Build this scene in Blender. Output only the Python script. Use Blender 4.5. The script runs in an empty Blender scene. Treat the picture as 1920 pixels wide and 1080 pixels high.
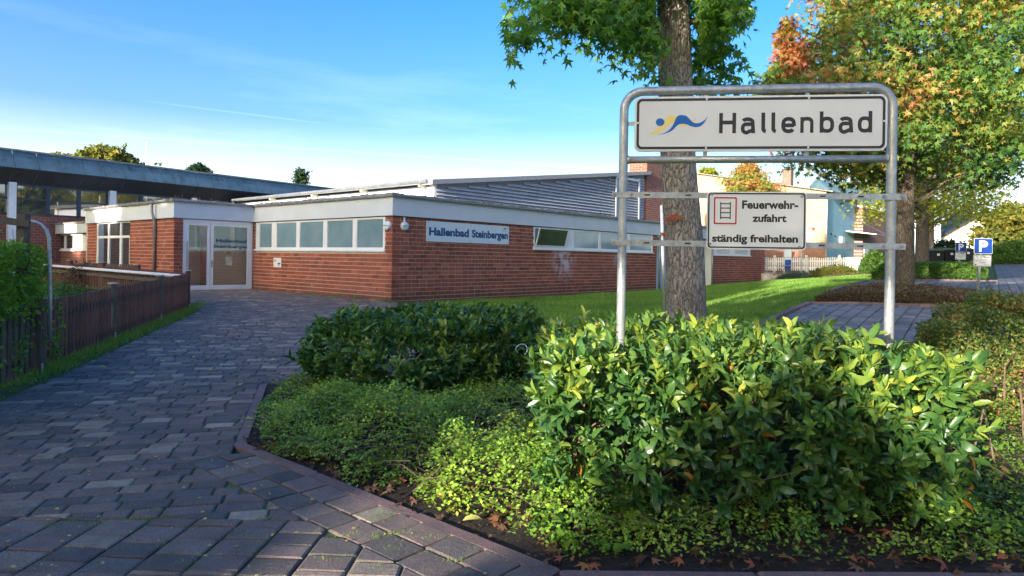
import bpy, math, random
import numpy as np
from mathutils import Vector, Matrix

random.seed(7); RNG = np.random.default_rng(11)
scene = bpy.context.scene
COL = scene.collection
rad = math.radians

# ------------------------------------------------------------------ camera, world, sun
EYE, FPX, CY0, ROLL = 1.6, 1257.0, 485.0, 0.0155
cam_data = bpy.data.cameras.new("camera")
cam = bpy.data.objects.new("camera", cam_data); COL.objects.link(cam)
cam.location = (0, 0, EYE)
cam.matrix_world = Matrix.Translation((0, 0, EYE)) @ Matrix.Rotation(rad(90), 4, 'X') @ Matrix.Rotation(ROLL, 4, 'Z')
cam_data.sensor_width = 36.0
cam_data.lens = FPX / 1920 * 36
cam_data.shift_y = -(540 - CY0) / 1920
cam_data.clip_start = 0.05; cam_data.clip_end = 6000
scene.camera = cam

SUN_AZ = Vector((-0.60, -0.80)).normalized()
SUN_EL = rad(13)
world = bpy.data.worlds.new("World"); scene.world = world; world.use_nodes = True
wn, wl_ = world.node_tree.nodes, world.node_tree.links
wn.clear()
w_out = wn.new('ShaderNodeOutputWorld'); w_bg = wn.new('ShaderNodeBackground')
sky = wn.new('ShaderNodeTexSky'); sky.sky_type = 'NISHITA'; sky.sun_disc = False
sky.sun_elevation = SUN_EL
sky.sun_rotation = math.atan2(SUN_AZ.x, SUN_AZ.y)
sky.air_density = 1.0; sky.dust_density = 5.0; sky.ozone_density = 2.2; sky.altitude = 100
# thin drawn-out cirrus and condensation trails
tc = wn.new('ShaderNodeTexCoord'); sep = wn.new('ShaderNodeSeparateXYZ'); wl_.new(tc.outputs['Generated'], sep.inputs[0])
def wmath(op, a, b=None, clamp=False):
    n = wn.new('ShaderNodeMath'); n.operation = op; n.use_clamp = clamp
    for i, v in enumerate((a, b)):
        if v is None: continue
        if isinstance(v, (int, float)): n.inputs[i].default_value = v
        else: wl_.new(v, n.inputs[i])
    return n.outputs[0]
mapn = wn.new('ShaderNodeMapping'); mapn.inputs['Rotation'].default_value = (0.10, 0.13, 0.5); mapn.inputs['Scale'].default_value = (1.3, 1.1, 9.0)
wl_.new(tc.outputs['Generated'], mapn.inputs[0])
nz = wn.new('ShaderNodeTexNoise'); nz.inputs['Scale'].default_value = 2.2; nz.inputs['Detail'].default_value = 7; nz.inputs['Roughness'].default_value = 0.62
wl_.new(mapn.outputs[0], nz.inputs['Vector'])
cr = wn.new('ShaderNodeValToRGB'); cr.color_ramp.elements[0].position = 0.50; cr.color_ramp.elements[1].position = 0.80
wl_.new(nz.outputs['Fac'], cr.inputs[0])
low = wmath('SUBTRACT', 1.0, wmath('MULTIPLY', wmath('ABSOLUTE', wmath('SUBTRACT', sep.outputs['Z'], 0.10)), 4.0), True)
haz = wmath('MULTIPLY', cr.outputs[0], low)
# straight vapour trails: thin bands along great circles, each ending after a while
def trail(a0, a1, w, half):
    """a0, a1: (azimuth tangent, elevation tangent) of two points on the trail"""
    r0 = Vector((a0[0], 1, a0[1])).normalized(); r1 = Vector((a1[0], 1, a1[1])).normalized(); nn = r0.cross(r1).normalized(); mm = (r0 + r1).normalized()
    def dot(v): return wmath('ADD', wmath('ADD', wmath('MULTIPLY', sep.outputs['X'], v.x), wmath('MULTIPLY', sep.outputs['Y'], v.y)), wmath('MULTIPLY', sep.outputs['Z'], v.z))
    band = wmath('SUBTRACT', 1.0, wmath('DIVIDE', wmath('ABSOLUTE', dot(nn)), w), True)
    return wmath('MULTIPLY', band, wmath('MULTIPLY', wmath('SUBTRACT', dot(mm), math.cos(half)), 60.0, True))
t1 = trail((-.764, .1825), (-.13, .150), 0.0030, .62)
t2 = trail((-.51, .222), (-.31, .200), 0.0016, .13)
trn = wn.new('ShaderNodeTexNoise'); trn.inputs['Scale'].default_value = 9; wl_.new(tc.outputs['Generated'], trn.inputs['Vector'])
tr = wmath('MULTIPLY', wmath('ADD', wmath('MULTIPLY', t1, 0.18), wmath('MULTIPLY', t2, 0.5)), trn.outputs['Fac'])
hz2 = wmath('SUBTRACT', 1.0, wmath('MULTIPLY', sep.outputs['Z'], 5.2), True)
hz3 = wmath('MULTIPLY', wmath('POWER', hz2, 1.2), 0.80)
cloud = wmath('ADD', wmath('MULTIPLY', haz, 0.15), wmath('ADD', wmath('MULTIPLY', tr, 0.5), hz3), True)
hsv = wn.new('ShaderNodeHueSaturation'); hsv.inputs['Saturation'].default_value = 1.48; hsv.inputs['Value'].default_value = 0.54; hsv.inputs['Hue'].default_value = 0.515
wl_.new(sky.outputs[0], hsv.inputs['Color'])
mixc = wn.new('ShaderNodeMix'); mixc.data_type = 'RGBA'
wl_.new(cloud, mixc.inputs[0]); wl_.new(hsv.outputs[0], mixc.inputs[6]); mixc.inputs[7].default_value = (2.7, 2.95, 3.1, 1)
wl_.new(mixc.outputs[2], w_bg.inputs['Color']); w_bg.inputs['Strength'].default_value = 0.15
wl_.new(w_bg.outputs[0], w_out.inputs[0])

sd = bpy.data.lights.new("sun", 'SUN'); sd.energy = 2.0; sd.angle = rad(0.6); sd.color = (1.0, 0.89, 0.76)
sun = bpy.data.objects.new("sun", sd); COL.objects.link(sun)
sv = Vector((SUN_AZ.x * math.cos(SUN_EL), SUN_AZ.y * math.cos(SUN_EL), math.sin(SUN_EL)))
sun.rotation_euler = sv.to_track_quat('Z', 'Y').to_euler(); sun.location = (-20, -20, 30)
scene.view_settings.view_transform = 'Standard'; scene.view_settings.look = 'None'
scene.view_settings.exposure = 2.60; scene.view_settings.gamma = 1.0
scene.view_settings.use_curve_mapping = False
scene.cycles.max_bounces = 8; scene.cycles.transparent_max_bounces = 12
scene.cycles.use_denoising = True

# ------------------------------------------------------------------ helpers: measuring
def ray(px, py):
    a = (px - 960) / FPX; b = (CY0 - py) / FPX
    c, s = math.cos(ROLL), math.sin(ROLL)
    return Vector((c * a - s * b, 1.0, s * a + c * b))
def at(px, py, Y):
    return Vector((0, 0, EYE)) + ray(px, py) * Y
def xat(px, Y): return ray(px, 485).x * Y

# ------------------------------------------------------------------ terrain height (thin plate spline through surveyed points)
CP = [(0,0,0),(-6,0,0),(6,0,.05),(0,3.5,0),(3,3.5,.03),(6,4,.12),(-2.3,5.7,0),(-5.8,7.5,0),(-6.26,9.1,.02),(-8.15,16.8,.18),
 (-3.56,19.9,.23),(-10,24.5,.28),(-14,27,.28),(-22,30,.3),(1,5,.03),(2.8,5.5,.10),(0,9,.08),(1.5,16,.15),(1.6,24,.2),(6.85,31.9,.20),
 (15.9,42.3,.10),(3.9,10,.64),(5.66,12.6,.80),(2.6,7.8,.35),(5.5,6.5,.35),(9,15,.95),(8,20,.80),(12,21,1.10),(8.3,16.9,.96),(10,30,.62),
 (20,44.5,.95),(18,36,.9),(30,60,2.2),(22,35,1.35),(25,45,1.65),(45,80,3),(15,15,1.0),(9.5,11.5,.86),(14,8,.7),(-20,10,0),(-30,40,.3),(0,60,.5),(60,60,2.4),
 (-5,12,.08),(-5,17,.17),(-160,-60,0),(160,-60,0),(-160,190,1),(160,190,4),(0,190,2),(0,-60,0),(60,0,.8),(-60,0,0),(4,24,.35),(7,26,.45)]
_c = np.array(CP, float)
def _U(r2): return np.where(r2 > 1e-12, r2 * np.log(np.maximum(r2, 1e-12)), 0.0)
_n = len(_c)
_K = _U(((_c[:, None, :2] - _c[None, :, :2]) ** 2).sum(-1)) + np.eye(_n) * 0.6
_P = np.hstack([np.ones((_n, 1)), _c[:, :2]])
_A = np.zeros((_n + 3, _n + 3)); _A[:_n, :_n] = _K; _A[:_n, _n:] = _P; _A[_n:, :_n] = _P.T
_w = np.linalg.solve(_A, np.concatenate([_c[:, 2], np.zeros(3)]))
def tps(x, y):
    x = np.clip(np.asarray(x, float), -150, 150); y = np.clip(np.asarray(y, float), -55, 185)
    out = _w[_n] + _w[_n + 1] * x + _w[_n + 2] * y
    for i in range(_n):
        out = out + _w[i] * _U((x - _c[i, 0]) ** 2 + (y - _c[i, 1]) ** 2)
    return np.clip(out, -0.25, 6)
def axis(lo, hi, a, b, st):
    core = list(np.arange(a, b + 1e-6, st)); d = st; v = b; up = []
    while v < hi: d *= 1.35; v += d; up.append(min(v, hi))
    d = st; v = a; dn = []
    while v > lo: d *= 1.35; v -= d; dn.append(max(v, lo))
    return np.array(dn[::-1] + core + up)
GX = axis(-1500, 1500, -24, 32, .5); GY = axis(-300, 2500, -4, 50, .5)
_gx, _gy = np.meshgrid(GX, GY); GZ = tps(_gx, _gy)
def gzv(x, y):
    x = np.asarray(x, float); y = np.asarray(y, float)
    i = np.clip(np.searchsorted(GX, x) - 1, 0, len(GX) - 2); j = np.clip(np.searchsorted(GY, y) - 1, 0, len(GY) - 2)
    u = (x - GX[i]) / (GX[i + 1] - GX[i]); v = (y - GY[j]) / (GY[j + 1] - GY[j])
    return GZ[j, i] * (1 - u) * (1 - v) + GZ[j, i + 1] * u * (1 - v) + GZ[j + 1, i] * (1 - u) * v + GZ[j + 1, i + 1] * u * v
def gz(x, y): return float(gzv(x, y))

# ------------------------------------------------------------------ materials
def new_mat(name):
    m = bpy.data.materials.new(name); m.use_nodes = True
    nt = m.node_tree; nt.nodes.clear()
    o = nt.nodes.new('ShaderNodeOutputMaterial'); b = nt.nodes.new('ShaderNodeBsdfPrincipled')
    nt.links.new(b.outputs[0], o.inputs[0])
    return m, nt, b, o
def _set(nt, sock, v):
    if isinstance(v, bpy.types.NodeSocket): nt.links.new(v, sock)
    elif isinstance(v, (tuple, list)) and len(v) == 3 and sock.type == 'RGBA': sock.default_value = (*v, 1)
    else: sock.default_value = v
def N(nt, typ, props=None, **ins):
    n = nt.nodes.new('ShaderNode' + typ)
    for k, v in (props or {}).items(): setattr(n, k, v)
    for k, v in ins.items():
        key = k.replace('_', ' ')
        s = n.inputs.get(key)
        if s is None: s = n.inputs[int(k[1:])]
        _set(nt, s, v)
    return n
def ramp(nt, fac, stops, interp='LINEAR'):
    n = nt.nodes.new('ShaderNodeValToRGB'); cr = n.color_ramp; cr.interpolation = interp
    while len(cr.elements) < len(stops): cr.elements.new(0.5)
    for e, (p, c) in zip(cr.elements, stops):
        e.position = p; e.color = (c, c, c, 1) if isinstance(c, (int, float)) else (*c, 1)
    nt.links.new(fac, n.inputs[0]); return n.outputs[0]
def mixrgb(nt, fac, a, b, blend='MIX'):
    n = nt.nodes.new('ShaderNodeMix'); n.data_type = 'RGBA'; n.blend_type = blend
    _set(nt, n.inputs[0], fac); _set(nt, n.inputs[6], a); _set(nt, n.inputs[7], b); return n.outputs[2]
def pos(nt, scale=(1, 1, 1), obj=False):
    if obj:
        src = nt.nodes.new('ShaderNodeTexCoord').outputs['Object']
    else:
        src = nt.nodes.new('ShaderNodeNewGeometry').outputs['Position']
    if scale == (1, 1, 1): return src
    m = nt.nodes.new('ShaderNodeMapping'); m.inputs['Scale'].default_value = scale; nt.links.new(src, m.inputs[0]); return m.outputs[0]
def noise(nt, vec, scale, detail=4, rough=.55, out='Fac'):
    n = N(nt, 'TexNoise', Vector=vec, Scale=scale, Detail=detail, Roughness=rough); return n.outputs[out]
def bump(nt, b, h, strength=.4, dist=.01):
    n = N(nt, 'Bump', Strength=strength, Distance=dist, Height=h); nt.links.new(n.outputs[0], b.inputs['Normal']); return n
def tint(nt): return N(nt, 'Attribute', {'attribute_name': 'tint'}).outputs['Fac']

def simple(name, col, rough=.6, metal=0, var=.15, vscale=6, bmp=0, bscale=60, spec=.4, stretch=(1, 1, 1)):
    m, nt, b, o = new_mat(name)
    p = pos(nt, stretch)
    n1 = noise(nt, p, vscale, 6, .6)
    lo = tuple(c * (1 - var) for c in col); hi = tuple(min(1, c * (1 + var)) for c in col)
    c = ramp(nt, n1, [(.3, lo), (.7, hi)])
    nt.links.new(c, b.inputs['Base Color'])
    nt.links.new(ramp(nt, noise(nt, p, vscale * 3), [(.3, max(0, rough - .1)), (.7, min(1, rough + .1))]), b.inputs['Roughness'])
    b.inputs['Metallic'].default_value = metal; b.inputs['Specular IOR Level'].default_value = spec
    if bmp: bump(nt, b, noise(nt, p, bscale, 5), bmp, .004)
    return m

def mat_brick(name, stops, rough=.75):
    m, nt, b, o = new_mat(name)
    c = ramp(nt, tint(nt), stops)
    p = pos(nt)
    c = mixrgb(nt, ramp(nt, noise(nt, p, 45, 6, .65), [(.35, 0.), (.75, .55)]), c, (.05, .025, .02))
    big = noise(nt, p, .55, 4)
    c = mixrgb(nt, ramp(nt, big, [(.4, 0.), (.7, .30)]), c, mixrgb(nt, .5, c, (.42, .20, .13)))
    # two pale patches with broken edges, and damp staining of the lowest courses
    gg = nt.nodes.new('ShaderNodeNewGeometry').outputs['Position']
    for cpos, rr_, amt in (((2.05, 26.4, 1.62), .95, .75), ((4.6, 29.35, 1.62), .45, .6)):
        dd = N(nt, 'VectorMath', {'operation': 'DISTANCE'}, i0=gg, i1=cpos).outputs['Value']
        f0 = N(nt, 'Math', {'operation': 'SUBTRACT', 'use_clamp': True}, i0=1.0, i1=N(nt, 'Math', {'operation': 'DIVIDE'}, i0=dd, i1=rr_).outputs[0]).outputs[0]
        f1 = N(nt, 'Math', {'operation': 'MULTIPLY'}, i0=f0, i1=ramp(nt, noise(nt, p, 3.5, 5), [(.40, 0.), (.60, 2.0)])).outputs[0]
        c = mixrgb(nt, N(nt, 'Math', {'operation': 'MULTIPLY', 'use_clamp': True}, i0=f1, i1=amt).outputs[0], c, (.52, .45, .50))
    zz_ = N(nt, 'SeparateXYZ', i0=gg).outputs['Z']
    dmp = N(nt, 'Math', {'operation': 'ADD'}, i0=zz_, i1=N(nt, 'Math', {'operation': 'MULTIPLY'}, i0=noise(nt, p, 1.7, 5), i1=-.7).outputs[0]).outputs[0]
    c = mixrgb(nt, ramp(nt, dmp, [(.0, .45), (.30, 0.)]), c, (.07, .045, .03))
    # lime bloom in scattered blotches
    c = mixrgb(nt, ramp(nt, noise(nt, p, 2.3, 5, .7), [(.66, 0.), (.82, .35)]), c, (.45, .38, .36))
    nt.links.new(c, b.inputs['Base Color']); b.inputs['Roughness'].default_value = rough
    b.inputs['Specular IOR Level'].default_value = .3
    bump(nt, b, noise(nt, p, 120, 4), .5, .003)
    return m
M = {}
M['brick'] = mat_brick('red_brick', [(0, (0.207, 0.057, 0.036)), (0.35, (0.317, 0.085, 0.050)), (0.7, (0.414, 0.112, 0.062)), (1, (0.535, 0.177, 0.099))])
M['mortar'] = simple('mortar', (.58, .54, .50), .9, var=.25, vscale=9, bmp=.5, bscale=150)
M['fascia'] = simple('white_render', (.60, .65, .71), .7, var=.06, vscale=1.2, bmp=.12, bscale=90)
M['upvc'] = simple('white_window_plastic', (.78, .79, .80), .35, var=.04, vscale=3)
M['zinc'] = simple('weathered_zinc', (.27, .29, .31), .45, .55, var=.3, vscale=5)
M['roofedge'] = simple('mossy_roof_edge', (.22, .22, .20), .85, var=.45, vscale=12, bmp=.7, bscale=60)
M['dark'] = simple('dark_rubber', (.02, .02, .022), .6)
M['black'] = simple('black_paint', (.022, .018, .018), .5)

def mat_galv():
    m, nt, b, o = new_mat('galvanised_steel')
    p = pos(nt)
    v = N(nt, 'TexVoronoi', Vector=p, Scale=55.0).outputs['Color']
    s = N(nt, 'SeparateColor', Color=v).outputs[0]
    n2 = noise(nt, p, 14, 6, .7)
    base = ramp(nt, n2, [(.25, (.27, .29, .30)), (.55, (.40, .42, .43)), (.72, (.58, .60, .60))])
    c = mixrgb(nt, ramp(nt, s, [(0, 0.), (1, .35)]), base, (.62, .65, .67))
    streak = noise(nt, pos(nt, (22, 22, 3)), 1.5, 5)
    c = mixrgb(nt, ramp(nt, streak, [(.55, 0.), (.75, .35)]), c, (.13, .13, .13))
    nt.links.new(c, b.inputs['Base Color']); b.inputs['Metallic'].default_value = .55
    nt.links.new(ramp(nt, n2, [(.3, .55), (.7, .38)]), b.inputs['Roughness'])
    bump(nt, b, noise(nt, p, 90, 3), .12, .002)
    return m
M['galv'] = mat_galv()

def mat_wood(name, c0, c1, sz=(60, 60, 4)):
    m, nt, b, o = new_mat(name)
    g = noise(nt, pos(nt, sz), 1.0, 6, .65)
    c = ramp(nt, g, [(.3, c0), (.72, c1)])
    tt = tint(nt)
    c = mixrgb(nt, ramp(nt, tt, [(0, 0.), (1, .55)]), c, tuple(x * .55 for x in c0))
    c = mixrgb(nt, ramp(nt, noise(nt, pos(nt), 3, 5), [(.55, 0.), (.8, .4)]), c, (.05, .055, .03))
    nt.links.new(c, b.inputs['Base Color']); b.inputs['Roughness'].default_value = .72
    bump(nt, b, g, .5, .004)
    return m
M['stained'] = mat_wood('dark_red_stained_wood', (.095, .038, .026), (.21, .092, .066))
M['greywood'] = mat_wood('weathered_grey_wood', (.07, .055, .042), (.19, .155, .12))

def mat_paver(name, stops, moss=.0):
    m, nt, b, o = new_mat(name)
    c = ramp(nt, tint(nt), stops)
    p = pos(nt)
    sp = noise(nt, p, 210, 3, .6)
    c = mixrgb(nt, ramp(nt, sp, [(.56, 0.), (.68, .60)]), c, (.55, .52, .50))
    c = mixrgb(nt, ramp(nt, noise(nt, p, 95, 4, .65), [(.50, 0.), (.66, .55)]), c, (.035, .030, .030))
    c = mixrgb(nt, ramp(nt, noise(nt, p, 5, 6, .7), [(.45, 0.), (.75, .55)]), c, (.055, .048, .05))
    c = mixrgb(nt, ramp(nt, noise(nt, p, .7, 5, .6), [(.42, 0.), (.68, .35)]), c, (.10, .09, .08))
    c = mixrgb(nt, ramp(nt, noise(nt, p, 2.4, 7, .75), [(.60, 0.), (.70, .5)]), c, (.06, .085, .025))
    nt.links.new(c, b.inputs['Base Color'])
    nt.links.new(ramp(nt, noise(nt, p, 7, 4), [(.3, .62), (.7, .88)]), b.inputs['Roughness'])
    b.inputs['Specular IOR Level'].default_value = .35
    h = N(nt, 'Math', {'operation': 'ADD'}, i0=noise(nt, p, 160, 4, .7), i1=noise(nt, p, 30, 3)).outputs[0]
    bump(nt, b, h, .8, .006)
    return m
M['paver'] = mat_paver('concrete_paver', [(0, (0.090, 0.076, 0.065)), (0.16, (0.129, 0.107, 0.090)), (0.3, (0.224, 0.159, 0.129)), (0.42, (0.172, 0.125, 0.105)), (0.55, (0.258, 0.185, 0.150)), (0.66, (0.129, 0.110, 0.099)), (0.8, (0.267, 0.202, 0.155)), (0.93, (0.361, 0.292, 0.206)), (1, (0.482, 0.396, 0.284))])
M['paver_grey'] = mat_paver('grey_parking_paver', [(0, (0.150, 0.156, 0.175)), (0.6, (0.225, 0.231, 0.250)), (1, (0.338, 0.338, 0.350))])
M['kerb'] = mat_paver('red_kerb_stone', [(0, (0.182, 0.110, 0.105)), (1, (0.295, 0.181, 0.159))])
def mat_joint():
    m, nt, b, o = new_mat('sandy_mossy_joints')
    p = pos(nt)
    c = ramp(nt, noise(nt, p, 25, 5), [(.3, (.03, .025, .022)), (.7, (.085, .07, .056))])
    c = mixrgb(nt, ramp(nt, noise(nt, p, 1.6, 6, .75), [(.44, 0.), (.56, .9)]), c, (.10, .16, .028))
    nt.links.new(c, b.inputs['Base Color']); b.inputs['Roughness'].default_value = .95
    bump(nt, b, noise(nt, p, 120, 4), .8, .01)
    return m
M['joint'] = mat_joint()
def mat_soil():
    m, nt, b, o = new_mat('dark_garden_soil')
    p = pos(nt)
    c = ramp(nt, noise(nt, p, 30, 8, .7), [(.3, (.012, .009, .007)), (.55, (.035, .024, .017)), (.8, (.085, .060, .042))])
    nt.links.new(c, b.inputs['Base Color']); b.inputs['Roughness'].default_value = .95
    bump(nt, b, noise(nt, p, 50, 8, .75), 1.0, .03)
    return m
M['soil'] = mat_soil()
def mat_ground():
    m, nt, b, o = new_mat('lawn_turf')
    p = pos(nt)
    c = ramp(nt, noise(nt, p, 9, 8, .7), [(.3, (.03, .07, .012)), (.55, (.06, .14, .02)), (.8, (.11, .19, .03))])
    c = mixrgb(nt, ramp(nt, noise(nt, p, .5, 4), [(.4, 0.), (.7, .5)]), c, (.05, .10, .015))
    nt.links.new(c, b.inputs['Base Color']); b.inputs['Roughness'].default_value = .95
    bump(nt, b, noise(nt, p, 60, 6, .7), 1.0, .03)
    return m
M['turf'] = mat_ground()

def mat_leaf(name, stops, rough=.45, trans=.35, spec=.4, tmul=(1.3, 1.35, .5), noise_mix=None):
    m, nt, b, o = new_mat(name)
    c = ramp(nt, tint(nt), stops)
    if noise_mix:
        sc, lo, hi, col2 = noise_mix
        c = mixrgb(nt, ramp(nt, noise(nt, pos(nt), sc, 3), [(lo, 0.), (hi, 1.)]), c, col2)
    nt.links.new(c, b.inputs['Base Color']); b.inputs['Roughness'].default_value = rough
    b.inputs['Specular IOR Level'].default_value = spec
    if trans > 0:
        tc_ = mixrgb(nt, 1.0, c, tmul, 'MULTIPLY')
        t = N(nt, 'BsdfTranslucent', Color=tc_)
        mx = nt.nodes.new('ShaderNodeMixShader'); mx.inputs[0].default_value = trans
        nt.links.new(b.outputs[0], mx.inputs[1]); nt.links.new(t.outputs[0], mx.inputs[2]); nt.links.new(mx.outputs[0], o.inputs[0])
    return m
M['laurel'] = mat_leaf('laurel_leaf', [(0, (0.027, 0.075, 0.027)), (0.4, (0.051, 0.140, 0.034)), (0.62, (0.104, 0.208, 0.039)), (0.85, (0.244, 0.341, 0.055)), (0.955, (0.403, 0.463, 0.073)), (0.975, (0.548, 0.293, 0.060)), (1, (0.561, 0.208, 0.049))], .34, .27, .5, (1.5, 1.35, .45))
M['gum_green'] = mat_leaf('sweetgum_leaf_green', [(0, (0.054, 0.145, 0.041)), (0.5, (0.117, 0.273, 0.048)), (0.85, (0.235, 0.394, 0.055)), (0.96, (0.426, 0.428, 0.069)), (1, (0.620, 0.102, 0.041))], .42, .42, .4, (1.6, 1.6, .45))
M['gum_autumn'] = mat_leaf('sweetgum_leaf_autumn', [(0, (0.045, 0.123, 0.041)), (0.3, (0.097, 0.207, 0.044)), (0.52, (0.181, 0.259, 0.050)), (0.68, (0.350, 0.272, 0.065)), (0.82, (0.480, 0.207, 0.084)), (1, (0.415, 0.097, 0.071))], .45, .36, .3, (1.45, 1.35, .5))
M['gum_yellow'] = mat_leaf('sweetgum_leaf_yellow', [(0, (.11, .18, .02)), (.5, (.27, .32, .03)), (.9, (.48, .42, .04)), (1, (.5, .28, .05))], .5, .45, .3, (1.5, 1.4, .4))
M['hornbeam'] = mat_leaf('hornbeam_leaf', [(0, (0.068, 0.176, 0.027)), (0.6, (0.176, 0.351, 0.041)), (0.93, (0.297, 0.459, 0.068)), (1, (0.378, 0.203, 0.054))], .5, .4, .3, (1.5, 1.4, .4))
M['lonicera'] = mat_leaf('shrub_honeysuckle_leaf', [(0, (0.071, 0.159, 0.023)), (0.5, (0.174, 0.321, 0.038)), (0.85, (0.349, 0.500, 0.055)), (1, (0.546, 0.546, 0.096))], .45, .2, .3, (1.4, 1.4, .5))
M['cotoneaster'] = mat_leaf('cotoneaster_leaf', [(0, (0.044, 0.088, 0.025)), (0.45, (0.131, 0.211, 0.044)), (0.75, (0.299, 0.316, 0.070)), (0.9, (0.474, 0.194, 0.079)), (1, (0.597, 0.124, 0.070))], .45, .3, .35)
M['brownheath'] = mat_leaf('brown_autumn_shrub_leaf', [(0, (0.058, 0.048, 0.034)), (0.5, (0.127, 0.090, 0.061)), (0.85, (0.196, 0.138, 0.068)), (1, (0.138, 0.220, 0.041))], .6, .2, .2, (1.2, 1.1, .8))
M['boxhedge'] = mat_leaf('clipped_hedge_leaf', [(0, (0.034, 0.081, 0.016)), (0.6, (0.081, 0.176, 0.027)), (1, (0.176, 0.284, 0.047))], .5, .25, .3)
M['bluegreen'] = mat_leaf('lavender_grey_leaf', [(0, (.05, .08, .07)), (1, (.12, .17, .15))], .6, .2, .2)
M['conifer'] = mat_leaf('dark_conifer_needles', [(0, (.012, .035, .015)), (1, (.04, .08, .03))], .6, .1, .2)
M['distant'] = mat_leaf('autumn_crown_leaf', [(0, (.05, .08, .02)), (.5, (.13, .15, .03)), (1, (.30, .24, .05))], .6, .3, .2)
M['grass'] = mat_leaf('grass_blade', [(0, (0.078, 0.170, 0.028)), (0.55, (0.147, 0.293, 0.044)), (0.9, (0.260, 0.418, 0.071)), (1, (0.590, 0.510, 0.189))], .55, .18, .25, (1.3, 1.3, .5))
M['litter'] = mat_leaf('fallen_leaf', [(0, (.05, .03, .02)), (.4, (.14, .075, .04)), (.6, (.24, .14, .07)), (.8, (.36, .09, .045)), (1, (.55, .42, .08))], .6, .15, .3, (1.2, 1.0, .6))
M['yellowleaf'] = mat_leaf('yellow_fallen_leaf', [(0, (0.575, 0.414, 0.057)), (1, (0.620, 0.620, 0.161))], .5, .2, .3)
M['twig'] = simple('brown_twig', (.16, .11, .07), .8, var=.4, vscale=20)

def mat_bark(name, c0, c1, mossc=.25):
    m, nt, b, o = new_mat(name)
    p = pos(nt, (1, 1, .30))
    ds = N(nt, 'TexNoise', Vector=p, Scale=9.0, Detail=3.0).outputs['Color']
    pp = N(nt, 'VectorMath', {'operation': 'MULTIPLY_ADD'}, i0=ds, i1=(.09, .09, .09), i2=p).outputs[0]
    v = N(nt, 'TexVoronoi', {'feature': 'DISTANCE_TO_EDGE'}, Vector=pp, Scale=26.0).outputs['Distance']
    v2 = N(nt, 'TexVoronoi', {'feature': 'DISTANCE_TO_EDGE'}, Vector=pp, Scale=60.0).outputs['Distance']
    h = N(nt, 'Math', {'operation': 'ADD'}, i0=ramp(nt, v, [(0, 0.), (.22, 1.)]), i1=ramp(nt, v2, [(0, 0.), (.3, .5)])).outputs[0]
    h2 = N(nt, 'Math', {'operation': 'ADD'}, i0=h, i1=noise(nt, p, 60, 6, .7)).outputs[0]
    c = ramp(nt, h, [(0.05, c0), (1.0, c1)])
    c = mixrgb(nt, ramp(nt, noise(nt, pos(nt), 40, 6), [(.4, 0.), (.7, .5)]), c, tuple(min(1, x * 1.6) for x in c1))
    c = mixrgb(nt, ramp(nt, noise(nt, pos(nt), 2.1, 5, .65), [(.52, 0.), (.72, mossc)]), c, (.10, .12, .03))
    nt.links.new(c, b.inputs['Base Color']); b.inputs['Roughness'].default_value = .9
    b.inputs['Specular IOR Level'].default_value = .2
    bump(nt, b, h2, 1.0, .022)
    return m
M['bark'] = mat_bark('fissured_bark', (.085, .070, .060), (.40, .36, .32), .4)
M['bark2'] = mat_bark('darker_bark', (.042, .034, .027), (.19, .155, .125), .25)

def mat_glass(name, tintc, mixf, rough=.04):
    m, nt, b, o = new_mat(name)
    nt.nodes.remove(b)
    g = N(nt, 'BsdfGlossy', Color=(.9, .95, 1.0), Roughness=rough); t = N(nt, 'BsdfTransparent', Color=tintc)
    f = N(nt, 'Fresnel', IOR=1.5).outputs[0]
    f2 = N(nt, 'Math', {'operation': 'ADD', 'use_clamp': True}, i0=f, i1=mixf).outputs[0]
    mx = nt.nodes.new('ShaderNodeMixShader'); nt.links.new(f2, mx.inputs[0])
    nt.links.new(t.outputs[0], mx.inputs[1]); nt.links.new(g.outputs[0], mx.inputs[2]); nt.links.new(mx.outputs[0], o.inputs[0])
    return m
M['glass'] = mat_glass('window_glass', (.85, .9, .92), .10)
def mat_frost():
    m, nt, b, o = new_mat('frosted_window_pane')
    c = ramp(nt, noise(nt, pos(nt), 1.1, 3), [(.3, (.15, .25, .30)), (.7, (.23, .35, .40))])
    nt.links.new(c, b.inputs['Base Color']); b.inputs['Roughness'].default_value = .16
    b.inputs['Specular IOR Level'].default_value = .6; b.inputs['Coat Weight'].default_value = .5; b.inputs['Coat Roughness'].default_value = .03
    return m
M['frost'] = mat_frost()
def mat_mirrorglass():
    m, nt, b, o = new_mat('dark_reflecting_glass')
    c = ramp(nt, noise(nt, pos(nt), .7, 3), [(.3, (.03, .035, .04)), (.7, (.07, .08, .08))])
    nt.links.new(c, b.inputs['Base Color']); b.inputs['Roughness'].default_value = .03
    b.inputs['Specular IOR Level'].default_value = 1.0; b.inputs['Coat Weight'].default_value = 1.0; b.inputs['Coat Roughness'].default_value = .02
    b.inputs['IOR'].default_value = 1.9
    return m
M['mirror'] = mat_mirrorglass()
M['signwhite'] = simple('white_sign_sheet', (.78, .78, .77), .38, var=.03, vscale=2.5)
M['signgrey'] = simple('retroreflective_sign_sheet', (.70, .71, .73), .42, var=.05, vscale=3)
M['signblack'] = simple('black_sign_print', (.030, .026, .026), .4, var=.1)
M['signred'] = simple('red_sign_print', (.48, .03, .035), .4, var=.1)
M['signblue'] = simple('blue_sign_print', (.005, .13, .48), .4, var=.05)
M['signyellow'] = simple('yellow_sign_print', (.83, .68, .20), .4, var=.05)
M['parkblue'] = simple('blue_parking_sign_sheet', (.010, .055, .30), .4, var=.08)
M['lettering'] = simple('navy_lettering', (.015, .07, .21), .5, var=.1)
M['panelpale'] = simple('pale_blue_sign_panel', (.62, .72, .80), .5, var=.04)

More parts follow.
